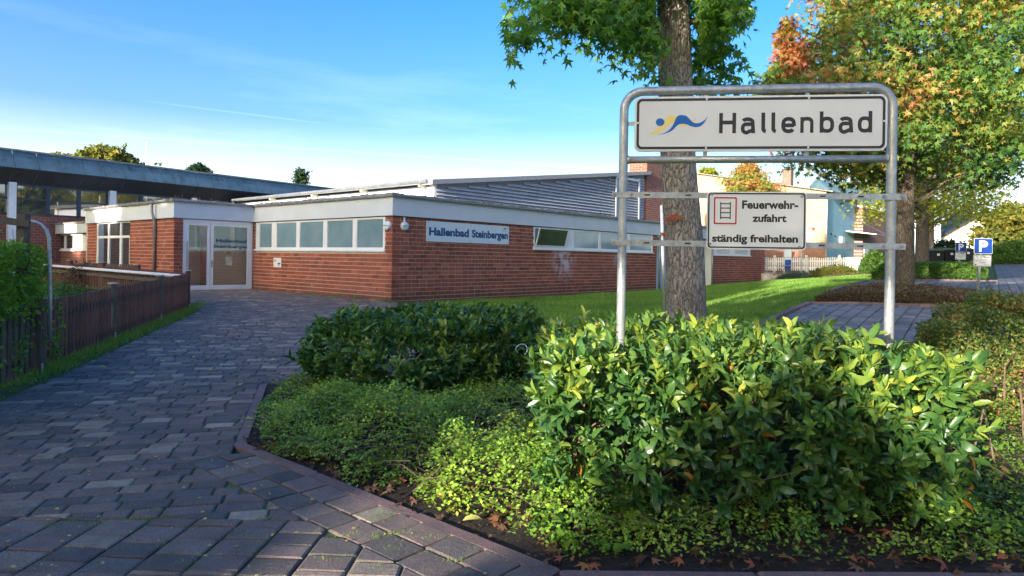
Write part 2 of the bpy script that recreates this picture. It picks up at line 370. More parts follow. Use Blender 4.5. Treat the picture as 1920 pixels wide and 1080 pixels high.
def mat_slate():
    m, nt, b, o = new_mat('weathered_fibre_cement')
    p = pos(nt)
    c = ramp(nt, noise(nt, p, 1.3, 6, .6), [(.3, (.055, .11, .15)), (.7, (.10, .175, .225))])
    s = noise(nt, pos(nt, (1.6, 1.6, .25)), 1.6, 6, .75)
    c = mixrgb(nt, ramp(nt, s, [(.55, 0.), (.68, .85)]), c, (.035, .030, .026))
    nt.links.new(c, b.inputs['Base Color']); b.inputs['Roughness'].default_value = .6
    return m
M['slate'] = mat_slate()
M['louvre_back'] = simple('grey_louvre_backing', (.20, .22, .25), .6, var=.1)
M['soffit'] = simple('dark_soffit_board', (.045, .045, .055), .7, var=.2, vscale=1)
M['darkframe'] = simple('dark_blue_frame', (.03, .05, .085), .5, var=.1)
M['whitepaint'] = simple('white_paint', (.76, .77, .78), .55, var=.06, vscale=4)
M['louvre'] = simple('aluminium_louvre', (.50, .54, .60), .38, .35, var=.12, vscale=3)
M['capmetal'] = simple('grey_roof_trim', (.30, .30, .31), .55, .2, var=.12)
def mat_course(name, dvec, c1, c2, mortar, bw=.30, bh=.0833):
    m, nt, b, o = new_mat(name)
    p = nt.nodes.new('ShaderNodeNewGeometry').outputs['Position']
    d = N(nt, 'VectorMath', {'operation': 'DOT_PRODUCT'}, i0=p, i1=(dvec[0], dvec[1], 0)).outputs['Value']
    sx = N(nt, 'SeparateXYZ', i0=p)
    v = N(nt, 'CombineXYZ', i0=d, i1=sx.outputs['Z']).outputs[0]
    bt = N(nt, 'TexBrick', Vector=v, Color1=(*c1, 1), Color2=(*c2, 1), Mortar=(*mortar, 1), Scale=1.0)
    bt.inputs['Brick Width'].default_value = bw; bt.inputs['Row Height'].default_value = bh; bt.inputs['Mortar Size'].default_value = .009
    c = mixrgb(nt, ramp(nt, noise(nt, p, 3, 5), [(.4, 0.), (.7, .3)]), bt.outputs['Color'], tuple(x * .6 for x in c1))
    nt.links.new(c, b.inputs['Base Color']); b.inputs['Roughness'].default_value = .85
    inv = N(nt, 'Math', {'operation': 'SUBTRACT'}, i0=1.0, i1=bt.outputs['Fac']).outputs[0]
    bump(nt, b, inv, .7, .01)
    return m

# ------------------------------------------------------------------ objects
WL = {}
def tag(o, label=None, cat=None, group=None, kind=None):
    if label: o['label'] = label
    if cat: o['category'] = cat
    if group: o['group'] = group
    if kind: o['kind'] = kind
    return o
def thing(name, loc, label, cat, group=None, kind=None):
    o = bpy.data.objects.new(name, None); COL.objects.link(o); o.location = loc; o.empty_display_size = .2
    WL[o.name] = Vector(loc)
    return tag(o, label, cat, group, kind)
def struct(name, loc=(0, 0, 0)):
    return thing(name, loc, None, None, None, 'structure')
def link_mesh(name, me, loc, parent=None):
    o = bpy.data.objects.new(name, me); COL.objects.link(o)
    if parent is not None:
        o.parent = parent; o.location = Vector(loc) - WL[parent.name]
    else: o.location = loc
    WL[o.name] = Vector(loc)
    return o
class MB:
    def __init__(s): s.v = []; s.f = []; s.t = []; s.cur = .5
    def add(s, vs, fs):
        b = len(s.v); s.v += [tuple(v) for v in vs]; s.t += [s.cur] * len(vs)
        s.f += [tuple(i + b for i in f) for f in fs]
    def hexa(s, p):   # 8 points: bottom ring 0-3, top ring 4-7
        s.add(p, [(0, 3, 2, 1), (4, 5, 6, 7), (0, 1, 5, 4), (1, 2, 6, 5), (2, 3, 7, 6), (3, 0, 4, 7)])
    def box(s, x0, x1, y0, y1, z0, z1):
        s.hexa([(x0, y0, z0), (x1, y0, z0), (x1, y1, z0), (x0, y1, z0), (x0, y0, z1), (x1, y0, z1), (x1, y1, z1), (x0, y1, z1)])
    def bar(s, a, b, w, h=None, up=(0, 0, 1)):
        a = Vector(a); b = Vector(b); h = h or w; d = (b - a).normalized(); u = Vector(up)
        if abs(d.dot(u)) > .98: u = Vector((0, 1, 0))
        r = d.cross(u).normalized(); u = r.cross(d).normalized()
        q = [(-w / 2, -h / 2), (w / 2, -h / 2), (w / 2, h / 2), (-w / 2, h / 2)]
        s.hexa([a + r * x + u * y for x, y in q] + [b + r * x + u * y for x, y in q])
    def tube(s, pts, r, n=12, caps=True):
        pts = [Vector(p) for p in pts]; rr = r if isinstance(r, (list, tuple)) else [r] * len(pts)
        base = len(s.v); prev = None; vs = []
        for i, p in enumerate(pts):
            d = (pts[min(i + 1, len(pts) - 1)] - pts[max(i - 1, 0)]).normalized()
            if prev is None:
                u = Vector((0, 0, 1)) if abs(d.z) < .9 else Vector((1, 0, 0))
                a = d.cross(u).normalized()
            else:
                a = (prev - d * prev.dot(d)).normalized()
            prev = a; b = d.cross(a)
            for k in range(n):
                an = 2 * math.pi * k / n; vs.append(p + (a * math.cos(an) + b * math.sin(an)) * rr[i])
        fs = [(i * n + k, i * n + (k + 1) % n, (i + 1) * n + (k + 1) % n, (i + 1) * n + k) for i in range(len(pts) - 1) for k in range(n)]
        if caps: fs += [tuple(range(n))[::-1], tuple((len(pts) - 1) * n + k for k in range(n))]
        s.add(vs, fs)
    def prism(s, poly, z0, z1, bev=0.0, tilt=None):
        """poly: ccw list of (x,y); z0, z1: numbers or callables"""
        n = len(poly); cx = sum(p[0] for p in poly) / n; cy = sum(p[1] for p in poly) / n
        Z0 = z0 if callable(z0) else (lambda x, y: z0); Z1 = z1 if callable(z1) else (lambda x, y: z1)
        vs = [(x, y, Z0(x, y)) for x, y in poly]
        if bev:
            vs += [(x, y, Z1(x, y) - bev * .8) for x, y in poly]
            for x, y in poly:
                dx, dy = cx - x, cy - y; L = math.hypot(dx, dy) or 1
                k = min(bev * 1.6, L * .3) / L
                vs.append((x + dx * k, y + dy * k, Z1(x, y)))
            rings = 3
        else:
            vs += [(x, y, Z1(x, y)) for x, y in poly]; rings = 2
        fs = [(r * n + k, r * n + (k + 1) % n, (r + 1) * n + (k + 1) % n, (r + 1) * n + k) for r in range(rings - 1) for k in range(n)]
        fs.append(tuple((rings - 1) * n + k for k in range(n)))
        s.add(vs, fs)
    def build(s, name, mat, parent=None, base=None, smooth=False, kind=None):
        base = WL[parent.name] if parent is not None else (Vector(base) if base is not None else Vector((0, 0, 0)))
        me = bpy.data.meshes.new(name)
        me.from_pydata([(v[0] - base.x, v[1] - base.y, v[2] - base.z) for v in s.v], [], s.f)
        at_ = me.attributes.new('tint', 'FLOAT', 'POINT'); at_.data.foreach_set('value', s.t)
        me.materials.append(mat)
        if smooth: me.polygons.foreach_set('use_smooth', [True] * len(me.polygons))
        me.update()
        o = link_mesh(name, me, base, parent)
        if kind: o['kind'] = kind
        return o

class Frame:
    """a wall plane: t along it, o outwards, z up"""
    def __init__(s, ox, oy, dx, dy, nx, ny):
        s.O = Vector((ox, oy)); s.d = Vector((dx, dy)).normalized(); s.n = Vector((nx, ny)).normalized()
    def p(s, t, o, z):
        q = s.O + s.d * t + s.n * o; return Vector((q.x, q.y, z))
    def box(s, mb, t0, t1, o0, o1, z0, z1):
        mb.hexa([s.p(t0, o0, z0), s.p(t1, o0, z0), s.p(t1, o1, z0), s.p(t0, o1, z0), s.p(t0, o0, z1), s.p(t1, o0, z1), s.p(t1, o1, z1), s.p(t0, o1, z1)])
    def t(s, px):   # where the sight line through column px meets this wall
        r = ray(px, 485).x
        return (r * s.O.y - s.O.x) / (s.d.x - r * s.d.y)
def clip(poly, a, b, c):   # keep a*x+b*y <= c
    out = []
    for i in range(len(poly)):
        p, q = poly[i], poly[(i + 1) % len(poly)]
        dp = a * p[0] + b * p[1] - c; dq = a * q[0] + b * q[1] - c
        if dp <= 0: out.append(p)
        if (dp < 0 < dq) or (dq < 0 < dp):
            k = dp / (dp - dq); out.append((p[0] + (q[0] - p[0]) * k, p[1] + (q[1] - p[1]) * k))
    return out
def area(p): return .5 * abs(sum(p[i][0] * p[(i + 1) % len(p)][1] - p[(i + 1) % len(p)][0] * p[i][1] for i in range(len(p))))
def left_of(a, b):  # half plane on the left of a->b
    dx, dy = b[0] - a[0], b[1] - a[1]
    return (dy, -dx, dy * a[0] - dx * a[1])
def right_of(a, b): return left_of(b, a)
def clipall(poly, hps):
    for h in hps:
        poly = clip(poly, *h)
        if len(poly) < 3: return []
    return poly
def ccw(p):
    s = sum(p[i][0] * p[(i + 1) % len(p)][1] - p[(i + 1) % len(p)][0] * p[i][1] for i in range(len(p)))
    return p if s > 0 else p[::-1]
def sheet(name, x0, x1, y0, y1, hps, off, mat, step=.5):
    mb = MB()
    for x in np.arange(x0, x1, step):
        for y in np.arange(y0, y1, step):
            q = clipall([(x, y), (x + step, y), (x + step, y + step), (x, y + step)], hps)
            if len(q) >= 3 and area(q) > 1e-5: mb.add([(a, b, gz(a, b) + off) for a, b in q], [tuple(range(len(q)))])
    o = mb.build(name, mat); o['kind'] = 'structure'; return o

# ------------------------------------------------------------------ leaf clouds (numpy)
def star_leaf():
    tips = [(90, 1.0), (38, .88), (142, .88), (-12, .62), (192, .62)]
    pts = []
    for a, r in sorted(tips): pts.append((a, r))
    seq = []
    for i, (a, r) in enumerate(pts):
        seq.append((a, r))
        if i < len(pts) - 1: seq.append(((a + pts[i + 1][0]) / 2, .36))
    seq.append((270 - 20, .16)); seq.insert(0, (-90 + 20, .16))
    v = [(0, .32, 0)]
    for a, r in seq:
        v.append((r * .68 * math.cos(rad(a)), .32 + r * .68 * math.sin(rad(a)), -.22 * r * r))
    n = len(seq)
    return np.array(v), [(0, i, i + 1) for i in range(1, n)]
def lance_leaf(w=.33, fold=.10):
    ys = [0, .20, .50, .82, 1]; ws = [.08, .74, 1, .66, .06]; zs = [0, .02, .0, -.06, -.16]
    v = []
    for y, k, z in zip(ys, ws, zs):
        v += [(-w / 2 * k, y, z + fold * k), (0, y, z), (w / 2 * k, y, z + fold * k)]
    f = []
    for i in range(4):
        b = i * 3; f += [(b, b + 1, b + 4, b + 3), (b + 1, b + 2, b + 5, b + 4)]
    return np.array(v), f
def curled_leaf(w=.40):
    ys = [0, .22, .5, .78, .96]; ws = [.08, .78, 1, .74, .10]; zs = [0, .07, .07, -.02, -.20]; v = []
    for k, (y, q, z) in enumerate(zip(ys, ws, zs)):
        sk = .07 * math.sin(y * 3.0)
        v += [(-w / 2 * q + sk, y, z - .06 * q), (sk, y, z), (w / 2 * q + sk, y, z + .02 * q)]
    f = []
    for i in range(4):
        b = i * 3; f += [(b, b + 1, b + 4, b + 3), (b + 1, b + 2, b + 5, b + 4)]
    return np.array(v), f
def small_leaf(w=.6):
    return np.array([(0, 0, 0), (w / 2, .45, .06), (0, 1, -.05), (-w / 2, .45, .06)]), [(0, 1, 2, 3)]
def clump_leaf():
    v = []; f = []
    rr = np.random.default_rng(3)
    for k in range(4):
        a = rr.uniform(0, 6.28); c = rr.uniform(-.35, .35, 3); u = rr.normal(size=3); u /= np.linalg.norm(u); w = np.cross(u, rr.normal(size=3)); w /= np.linalg.norm(w)
        b = len(v); v += [tuple(c - u * .35), tuple(c + w * .22), tuple(c + u * .38), tuple(c - w * .22)]; f.append((b, b + 1, b + 2, b + 3))
    return np.array(v), f
STAR, LANCE, SMALL, CLUMP = star_leaf(), lance_leaf(), small_leaf(), clump_leaf()
def basis(dirs, ups):
    y = dirs / np.linalg.norm(dirs, axis=1, keepdims=True)
    x = np.cross(y, ups); x /= np.maximum(np.linalg.norm(x, axis=1, keepdims=True), 1e-6)
    z = np.cross(x, y); return x, y, z
def leaves(name, tpl, P, D, UP, S, T, mat, parent=None, base=None, kind=None, n_single=0, leaf_name='leaf'):
    """P positions, D tip directions, UP face normals, S sizes, T tints. The n_single nearest become objects of their own."""
    P = np.asarray(P, float); T = np.clip(T, 0, 1)
    if n_single:
        d = np.linalg.norm(P - np.array([0, 0, EYE]), axis=1) / S
        a = P[:, 0] / np.maximum(P[:, 1], .1)
        d = np.where((np.abs(a) < .8) & (np.abs((P[:, 2] - EYE) / np.maximum(P[:, 1], .1)) < .42), d, d + 1e3)
        idx = np.argsort(d); one, rest = idx[:n_single], idx[n_single:]
        x, y, z = basis(D[one], UP[one])
        bins = {}
        for k, i in enumerate(one):
            q = int(T[i] * 23.99)
            if q not in bins:
                me = bpy.data.meshes.new(leaf_name)
                me.from_pydata([tuple(v) for v in tpl[0]], [], tpl[1])
                at_ = me.attributes.new('tint', 'FLOAT', 'POINT'); at_.data.foreach_set('value', [(q + .5) / 24] * len(tpl[0]))
                me.materials.append(mat); bins[q] = me
            o = bpy.data.objects.new(leaf_name, bins[q]); COL.objects.link(o); o.parent = parent
            m = Matrix((( *x[k],), (*y[k],), (*z[k],))).transposed().to_4x4()
            o.matrix_local = Matrix.Translation(Vector(P[i]) - WL[parent.name]) @ m @ Matrix.Scale(S[i], 4)
        P, D, UP, S, T = P[rest], D[rest], UP[rest], S[rest], T[rest]
    b = WL[parent.name] if parent is not None else (Vector(base) if base is not None else Vector((0, 0, 0)))
    x, y, z = basis(D, UP); V, F = tpl
    n, m = len(P), len(V)
    co = (P[:, None, :] - np.array(b)[None, None, :] + S[:, None, None] * (V[None, :, 0:1] * x[:, None, :] + V[None, :, 1:2] * y[:, None, :] + V[None, :, 2:3] * z[:, None, :])).reshape(-1, 3)
    me = bpy.data.meshes.new(name); me.vertices.add(n * m); me.vertices.foreach_set('co', co.ravel())
    fl = np.array([i for f in F for i in f]); ls = np.array([len(f) for f in F]); nf = len(F)
    loops = (fl[None, :] + (np.arange(n) * m)[:, None]).ravel()
    tot = np.tile(ls, n); start = np.concatenate([[0], np.cumsum(tot)[:-1]])
    me.loops.add(len(loops)); me.loops.foreach_set('vertex_index', loops)
    me.polygons.add(n * nf); me.polygons.foreach_set('loop_start', start)
    try: me.polygons.foreach_set('loop_total', tot)
    except Exception: pass
    at_ = me.attributes.new('tint', 'FLOAT', 'POINT'); at_.data.foreach_set('value', np.repeat(T, m))
    me.materials.append(mat); me.update(calc_edges=True)
    o = link_mesh(name, me, b, parent)
    if kind: o['kind'] = kind
    return o
def rnd_dirs(n, zb=0.0):
    d = RNG.normal(size=(n, 3)); d[:, 2] += zb; return d / np.linalg.norm(d, axis=1, keepdims=True)

# ------------------------------------------------------------------ text
def text_data(s, bold=0.0):
    cu = bpy.data.curves.new('t', 'FONT'); cu.body = s; cu.size = 1; cu.offset = bold; cu.extrude = 0; cu.resolution_u = 4
    ob = bpy.data.objects.new('t', cu); COL.objects.link(ob)
    bpy.context.view_layer.update()
    me = ob.evaluated_get(bpy.context.evaluated_depsgraph_get()).to_mesh()
    vs = [tuple(v.co) for v in me.vertices]; fs = [tuple(p.vertices) for p in me.polygons]
    bpy.data.objects.remove(ob); bpy.data.curves.remove(cu)
    xs = [v[0] for v in vs]; ys = [v[1] for v in vs]
    return vs, fs, min(xs), max(xs), min(ys), max(ys)
def put_text(mb, s, F, x0, x1, y0, y1, bold=.02):
    """F(u, v) -> world point; fits the text to the box x0..x1, y0..y1"""
    vs, fs, a, b, c, d = text_data(s, bold)
    mb.add([F(x0 + (v[0] - a) / (b - a) * (x1 - x0), y0 + (v[1] - c) / (d - c) * (y1 - y0)) for v in vs], fs)
def rrect(x0, x1, y0, y1, r, n=6):
    pts = []
    for cx, cy, a0 in ((x1 - r, y0 + r, -90), (x1 - r, y1 - r, 0), (x0 + r, y1 - r, 90), (x0 + r, y0 + r, 180)):
        for k in range(n + 1):
            a = rad(a0 + 90 * k / n); pts.append((cx + r * math.cos(a), cy + r * math.sin(a)))
    return pts

# ================================================================== THE SETTING
# ground sheet
mb = MB()
nx, ny = len(GX), len(GY)
mb.v = [(float(GX[i]), float(GY[j]), float(GZ[j, i])) for j in range(ny) for i in range(nx)]; mb.t = [.5] * len(mb.v)
mb.f = [(j * nx + i, j * nx + i + 1, (j + 1) * nx + i + 1, (j + 1) * nx + i) for j in range(ny - 1) for i in range(nx - 1)]
o = mb.build('ground', M['turf'], smooth=True); o['kind'] = 'structure'

d1 = Vector((-.7556, .655)); d2 = Vector((.655, .7556))
C0 = Vector((-3.56, 19.9)); I1 = C0 + d1 * 8.19; C1 = I1 - d2 * 2.89; BE = C1 + d1 * 8.85
FDIR = Vector((-.236, .972)).normalized(); FN = Vector((FDIR.y, -FDIR.x)); FO = Vector((-6.26, 9.1))
FC = FO + FDIR * 8.0
K0, K1, K3 = (-3.05, 8.17), (-2.25, 5.48), (.26, 3.28)
e1 = Vector((.58, .815)).normalized(); e2 = Vector((e1.y, -e1.x)); B1 = Vector((5.66, 12.6))

def off_line(a, b, d):  # shift the line a->b to its right by d
    a = Vector(a); b = Vector(b); n = (b - a).normalized(); n = Vector((n.y, -n.x)); return a + n * d, b + n * d
fl0 = FO + FN * .42; fl1 = fl0 + FDIR * 10
HP_FENCE = right_of(fl0, fl1)
HP_A = (-(-d2.x), -(-d2.y), -(-d2.x) * C0.x - (-d2.y) * C0.y)
bnd0, bnd1 = off_line(K1, K3, .44)
rows_v = FDIR.dot(Vector(K0))
HP_ABOVE = (-FDIR.x, -FDIR.y, -rows_v); HP_BELOW = (FDIR.x, FDIR.y, rows_v)
HP_R1 = left_of(K1, K0)
vB = FDIR.dot(bnd0); HP_VB_UP = (-FDIR.x, -FDIR.y, -vB); HP_VB_DN = (FDIR.x, FDIR.y, vB)
REG1 = [HP_FENCE, HP_BELOW, HP_R1, HP_VB_UP]
REG1L = [HP_FENCE, HP_VB_DN, (0, -1, -3.96), right_of(bnd0, bnd1)]
REG1b = [HP_FENCE, HP_ABOVE, left_of((-1.2, 8.0), (-1.9, 18.3)), left_of((-1.9, 18.3), (-2.6, 20.9)), HP_A]
REG1c = [left_of(fl0, fl1), (-d2.x, -d2.y, -(d2.dot(FC) + .12)), HP_A, (d2.x, d2.y, d2.dot(C1) + 6), (d1.x, d1.y, d1.dot(I1) - .02)]
REG2 = [(0, 1, 3.95), right_of(bnd0, bnd1), (0, 1, 3.95)]
path = struct('path')
sheet('path_bed', -16, 7.5, 1.0, 27, [right_of(FO + FN * .40, FO + FN * .40 + FDIR), HP_A, left_of((-1.2, 8.0), (-1.9, 18.3)), left_of((-1.9, 18.3), (-2.6, 20.9)), HP_ABOVE], .026, M['joint'])
sheet('path_bed', -7.5, 1, 1.0, 9, [right_of(FO + FN * .40, FO + FN * .40 + FDIR), HP_BELOW, left_of(K1, K0), HP_VB_UP], .026, M['joint'])
sheet('path_bed', -7.5, 1, 1.0, 9, [right_of(FO + FN * .40, FO + FN * .40 + FDIR), HP_VB_DN, right_of(K1, K3)], .026, M['joint'])
sheet('path_bed', 0, 7.5, 1.0, 3.5, [(0, 1, 3.28), left_of(K3, K1)], .026, M['joint'])
sheet('path_bed', -14, -7, 16, 27, REG1c, .026, M['joint'])
bed = sheet('planting_bed', -3.6, 9.5, 3.4, 9.6, [right_of(K1, K0), HP_BELOW, left_of(K1, K3), (0, -1, -3.28), (0, 1, 9.4)], .022, M['soil'])

pav = []   # (distance, polygon, tint, dz)
def paver_field(origin, u, v, us, vs, lens, roww, hps, gap=.012, zoff=.040):
    origin, u, v = Vector(origin), Vector(u).normalized(), Vector(v).normalized()
    y = vs[0]
    while y < vs[1]:
        h = roww if isinstance(roww, (int, float)) else random.choice(roww)
        x = us[0] + random.uniform(0, .3)
        while x < us[1]:
            L = random.choice(lens)
            c = origin + u * (x + L / 2) + v * (y + h / 2)
            if True:
                g = gap / 2 + random.uniform(0, .002)
                q = []
                for a, b in ((x + g, y + g), (x + L - g, y + g), (x + L - g, y + h - g), (x + g, y + h - g)):
                    w = origin + u * a + v * b; q.append((w.x + random.uniform(-.0025, .0025), w.y + random.uniform(-.0025, .0025)))
                q = clipall(ccw(q), hps)
                if len(q) >= 3 and area(q) > .005 and c.y > 1.2:
                    ar = area(q); r = random.random()
                    t = random.uniform(0, .88) if r < .90 else random.uniform(.88, 1)
                    pav.append((c.length, q, t, random.uniform(-.003, .003) + zoff))
            x += L
        y += h
uF, vF = (FDIR.y, -FDIR.x), (FDIR.x, FDIR.y)
v0 = FDIR.dot(Vector(K0))
random.seed(5)
paver_field((0, 0), uF, vF, (-7, 3), (vB, v0 - .001), [.17, .23, .26, .30, .30], (v0 - vB) / 20, REG1)
paver_field((0, 0), uF, vF, (-7, 3), (vB - .155 * 16, vB - .001), [.17, .23, .26, .30, .30], .155, REG1L)
paver_field((0, 0), uF, vF, (-9, 6), (v0, v0 + 19), [.17, .23, .26, .30, .30], .155, REG1b)
paver_field((0, 0), uF, vF, (-9, 0), (v0 + 7, v0 + 20), [.17, .23, .26, .30], .155, REG1c)
paver_field((0, 0), (.05, 1), (1, -.05), (1.0, 4.4), (-5.2, 6.5), [.155, .175, .20, .23], .265, [(0, 1, 3.95), left_of(bnd1, bnd0), (-1, 0, 5.4), (0, 1, 3.27)] )
paver_field((0, 0), (.05, 1), (1, -.05), (1.0, 4.4), (-5.2, .6), [.155, .175, .20, .23], .265, [(0, 1, 3.95), (0, -1, -3.273), left_of(bnd1, bnd0), (-1, 0, 5.4)])
kd = Vector(K3) - Vector(K1)
paver_field(bnd0, kd, (-kd.y, kd.x), (-.3, kd.length + .5), (0.0, .44), [.20, .26, .30], .22, [right_of(K1, K3), HP_VB_DN, (0, -1, -3.05), (1, 0, .6)])
pav.sort(key=lambda p: p[0])
def in_frame(c):
    a = c.x / c.y; b = EYE / c.y; return abs(a) < .80 and b < .50
def build_pavers(lst, parent, mat, zt=.0):
    singles, rest = [], []
    for p in lst:
        c = Vector((sum(q[0] for q in p[1]) / len(p[1]), sum(q[1] for q in p[1]) / len(p[1])))
        (singles if len(singles) < 300 and in_frame(c) else rest).append((p, c))
    def add(mb, p, c):
        mb.cur = p[2]; tx, ty = random.uniform(-.008, .008), random.uniform(-.008, .008); dz = p[3]
        zz = lambda x, y: gz(x, y) + dz + tx * (x - c.x) + ty * (y - c.y)
        mb.prism(p[1], lambda x, y: zz(x, y) - .06, zz, bev=.008)
    for p, c in singles:
        mb = MB(); add(mb, p, c); mb.build('paver', mat, parent)
    mb = MB()
    for p, c in rest: add(mb, p, c)
    mb.build('paver_field', mat, parent, kind='stuff')
build_pavers(pav, path, M['paver'])

# kerb stones round the planting bed
kerb = struct('kerb')
def kerb_run(parent, a, b, w, h, L=1.0, mat=M['kerb'], side=-1, below=.1):
    a = Vector(a); b = Vector(b); d = b - a; n = max(1, round(d.length / L)); dd = d / n; nn = Vector((-dd.y, dd.x)).normalized() * side * -1
    for i in range(n):
        p = a + dd * i + dd.normalized() * .003; q = a + dd * (i + 1) - dd.normalized() * .003
        poly = ccw([(p.x, p.y), (q.x, q.y), ((q + nn * w).x, (q + nn * w).y), ((p + nn * w).x, (p + nn * w).y)])
        mb = MB(); mb.cur = random.random(); j = random.uniform(-.004, .004)
        mb.prism(poly, lambda x, y: gz(x, y) - below, lambda x, y: gz(x, y) + h + j, bev=.012)
        mb.build('kerb_stone', mat, parent)
kerb_run(kerb, K1, K0, .09, .040, .9, side=1)
kerb_run(kerb, K1, (K3[0] - .05, K3[1] + .03), .09, .040, 1.05, side=-1)
kerb_run(kerb, K3, (7.2, 3.28), .09, .040, 1.0, side=-1)

# parking bays
parking = struct('parking_bay', (B1.x, B1.y, gz(B1.x, B1.y)))
def Pk(a, b): return B1 + e2 * a + e1 * b      # a: to the right along the far kerb, b: away
def hp_box(a0, a1, b0, b1):
    o_ = B1
    return [(-e2.x, -e2.y, -(e2.dot(o_) + a0)), (e2.x, e2.y, e2.dot(o_) + a1), (-e1.x, -e1.y, -(e1.dot(o_) + b0)), (e1.x, e1.y, e1.dot(o_) + b1)]
BAY1 = hp_box(0, 26, -5.2, 0); BAY2 = hp_box(-.3, 26, 3.9, 9.4); ROAD = hp_box(2.7, 26, 0, 3.9); ROAD2 = hp_box(2.9, 26, 9.4, 70)
sheet('parking_bay_bed', 0, 26, 0, 34, BAY1, .024, M['joint'], 1.0)
sheet('parking_bay_bed', 5, 34, 8, 38, BAY2, .024, M['joint'], 1.0)
sheet('road_bed', 5, 36, 0, 40, ROAD, .024, M['joint'], 1.0)
pav = []
random.seed(9)
for (a0, a1, b0, b1) in ((0, 9, -5.2, 0), (-.3, 10, 3.9, 9.4), (2.7, 10, 0, 3.9)):
    paver_field(B1, e1, e2, (b0 - .3, b1 + .1), (a0, a1), [.20], .20, hp_box(a0, a1, b0, b1), gap=.016)
pav.sort(key=lambda p: p[0])
build_pavers(pav, parking, M['paver_grey'])
def mat_road():
    m, nt, b, o = new_mat('paved_road')
    p = nt.nodes.new('ShaderNodeNewGeometry').outputs['Position']
    a = N(nt, 'VectorMath', {'operation': 'DOT_PRODUCT'}, i0=p, i1=(e2.x, e2.y, 0)).outputs['Value']
    c_ = N(nt, 'VectorMath', {'operation': 'DOT_PRODUCT'}, i0=p, i1=(e1.x, e1.y, 0)).outputs['Value']
    v = N(nt, 'CombineXYZ', i0=c_, i1=a).outputs[0]
    bt = N(nt, 'TexBrick', Vector=v, Color1=(.085, .095, .12, 1), Color2=(.16, .165, .18, 1), Mortar=(.03, .035, .02, 1), Scale=1.0)
    bt.inputs['Brick Width'].default_value = .2; bt.inputs['Row Height'].default_value = .2; bt.inputs['Mortar Size'].default_value = .008
    nt.links.new(bt.outputs['Color'], b.inputs['Base Color']); b.inputs['Roughness'].default_value = .85
    return m
M['road'] = mat_road()
sheet('road', 10, 90, 0, 90, ROAD2, .04, M['road'], 2.0)
sheet('road', 10, 40, -20, 30, hp_box(10.0, 30, -30, 3.9), .04, M['road'], 2.0)
sheet('road', 10, 40, 0, 40, hp_box(10.0, 26, 3.9, 9.4), .04, M['road'], 2.0)
pk = struct('parking_kerb', (B1.x, B1.y, gz(B1.x, B1.y)))
kerb_run(pk, Pk(0, -5.0), Pk(0, 0), .12, .08, 1.0, side=-1)
kerb_run(pk, Pk(-.12, 0), Pk(2.65, 0), .12, .08, 1.0, side=-1)
kerb_run(pk, Pk(-.3, 3.9), Pk(-.3, 9.4), .12, .08, 1.0, side=-1)
kerb_run(pk, Pk(-.4, 9.4), Pk(2.9, 9.4), .12, .08, 1.0, side=-1)
kerb_run(pk, Pk(-.3, 3.9), Pk(2.65, 3.9), .12, .08, 1.0, side=1)
kerb_run(pk, Pk(2.65, 0), Pk(2.65, 3.9), .12, .06, 1.0, side=-1)
sheet('planting_bed', 3, 14, 8, 24, hp_box(-.1, 2.65, .12, 3.78), .03, M['soil'])
sheet('planting_bed', 5, 24, 14, 40, hp_box(-.6, 2.8, 9.52, 11.6), .03, M['soil'])

# ================================================================== THE POOL BUILDING
BZ = -.1
pool = thing('swimming_pool_building', (C0.x, C0.y, .2), 'long low red brick swimming pool building with white fascia and louvred hall roof', 'building')
Fa = Frame(C0.x, C0.y, d1.x, d1.y, -d2.x, -d2.y)        # left front wall
Fc = Frame(C0.x, C0.y, d2.x, d2.y, -d1.x, -d1.y)        # right front wall
Fd = Frame(C1.x, C1.y, d2.x, d2.y, -d1.x, -d1.y)        # door wall
Fb = Frame(C1.x, C1.y, d1.x, d1.y, -d2.x, -d2.y)        # tall window wing
ZB, ZT = 2.83, 3.39

bricks = []
def brick_wall(F, t0, t1, z0, z1, holes, L=.307, H=.1275, g=.015, seed=1):
    """mortar backing with holes + bricks laid in courses (each brick stored until all walls are known)"""
    rr = random.Random(seed)
    mb = MB()
    ts = sorted({t0, t1, *[h[0] for h in holes], *[h[1] for h in holes]}); zs = sorted({z0, z1, *[h[2] for h in holes], *[h[3] for h in holes]})
    for a, b in zip(ts[:-1], ts[1:]):
        for c, d in zip(zs[:-1], zs[1:]):
            if a < t0 - 1e-6 or b > t1 + 1e-6 or c < z0 - 1e-6 or d > z1 + 1e-6: continue
            m = ((a + b) / 2, (c + d) / 2)
            if any(h[0] < m[0] < h[1] and h[2] < m[1] < h[3] for h in holes): continue
            F.box(mb, a, b, -.24, 0, c, d)
    mb.build('wall', M['mortar'], pool)
    k = 0; z = z0
    while z < z1 - .02:
        zt = min(z + H, z1)
        x = t0 - (0 if k % 2 == 0 else L / 2) - (rr.choice([0, L / 4]) if k % 5 == 0 else 0)
        while x < t1:
            w = L / 2 if rr.random() < .06 else L
            a, b = max(x, t0), min(x + w, t1)
            segs = [(a, b)]
            for h in holes:
                if h[2] < zt - .03 and h[3] > z + .03:
                    ns = []
                    for s0, s1 in segs:
                        if h[1] <= s0 or h[0] >= s1: ns.append((s0, s1)); continue
                        if h[0] > s0: ns.append((s0, h[0]))
                        if h[1] < s1: ns.append((h[1], s1))
                    segs = ns
            for s0, s1 in segs:
                if s1 - s0 > .05 and zt - z > .05:
                    q = F.p((s0 + s1) / 2, 0, (z + zt) / 2)
                    bricks.append(((q - Vector((0, 0, EYE))).length, F, s0 + g / 2 * (s0 > t0), s1 - g / 2, z + g / 2, zt - g / 2, rr.betavariate(2.2, 2.2), rr.uniform(.006, .010)))
            x += w
        z += H; k += 1
aw0, aw1 = Fa.t(721.5), Fa.t(480)
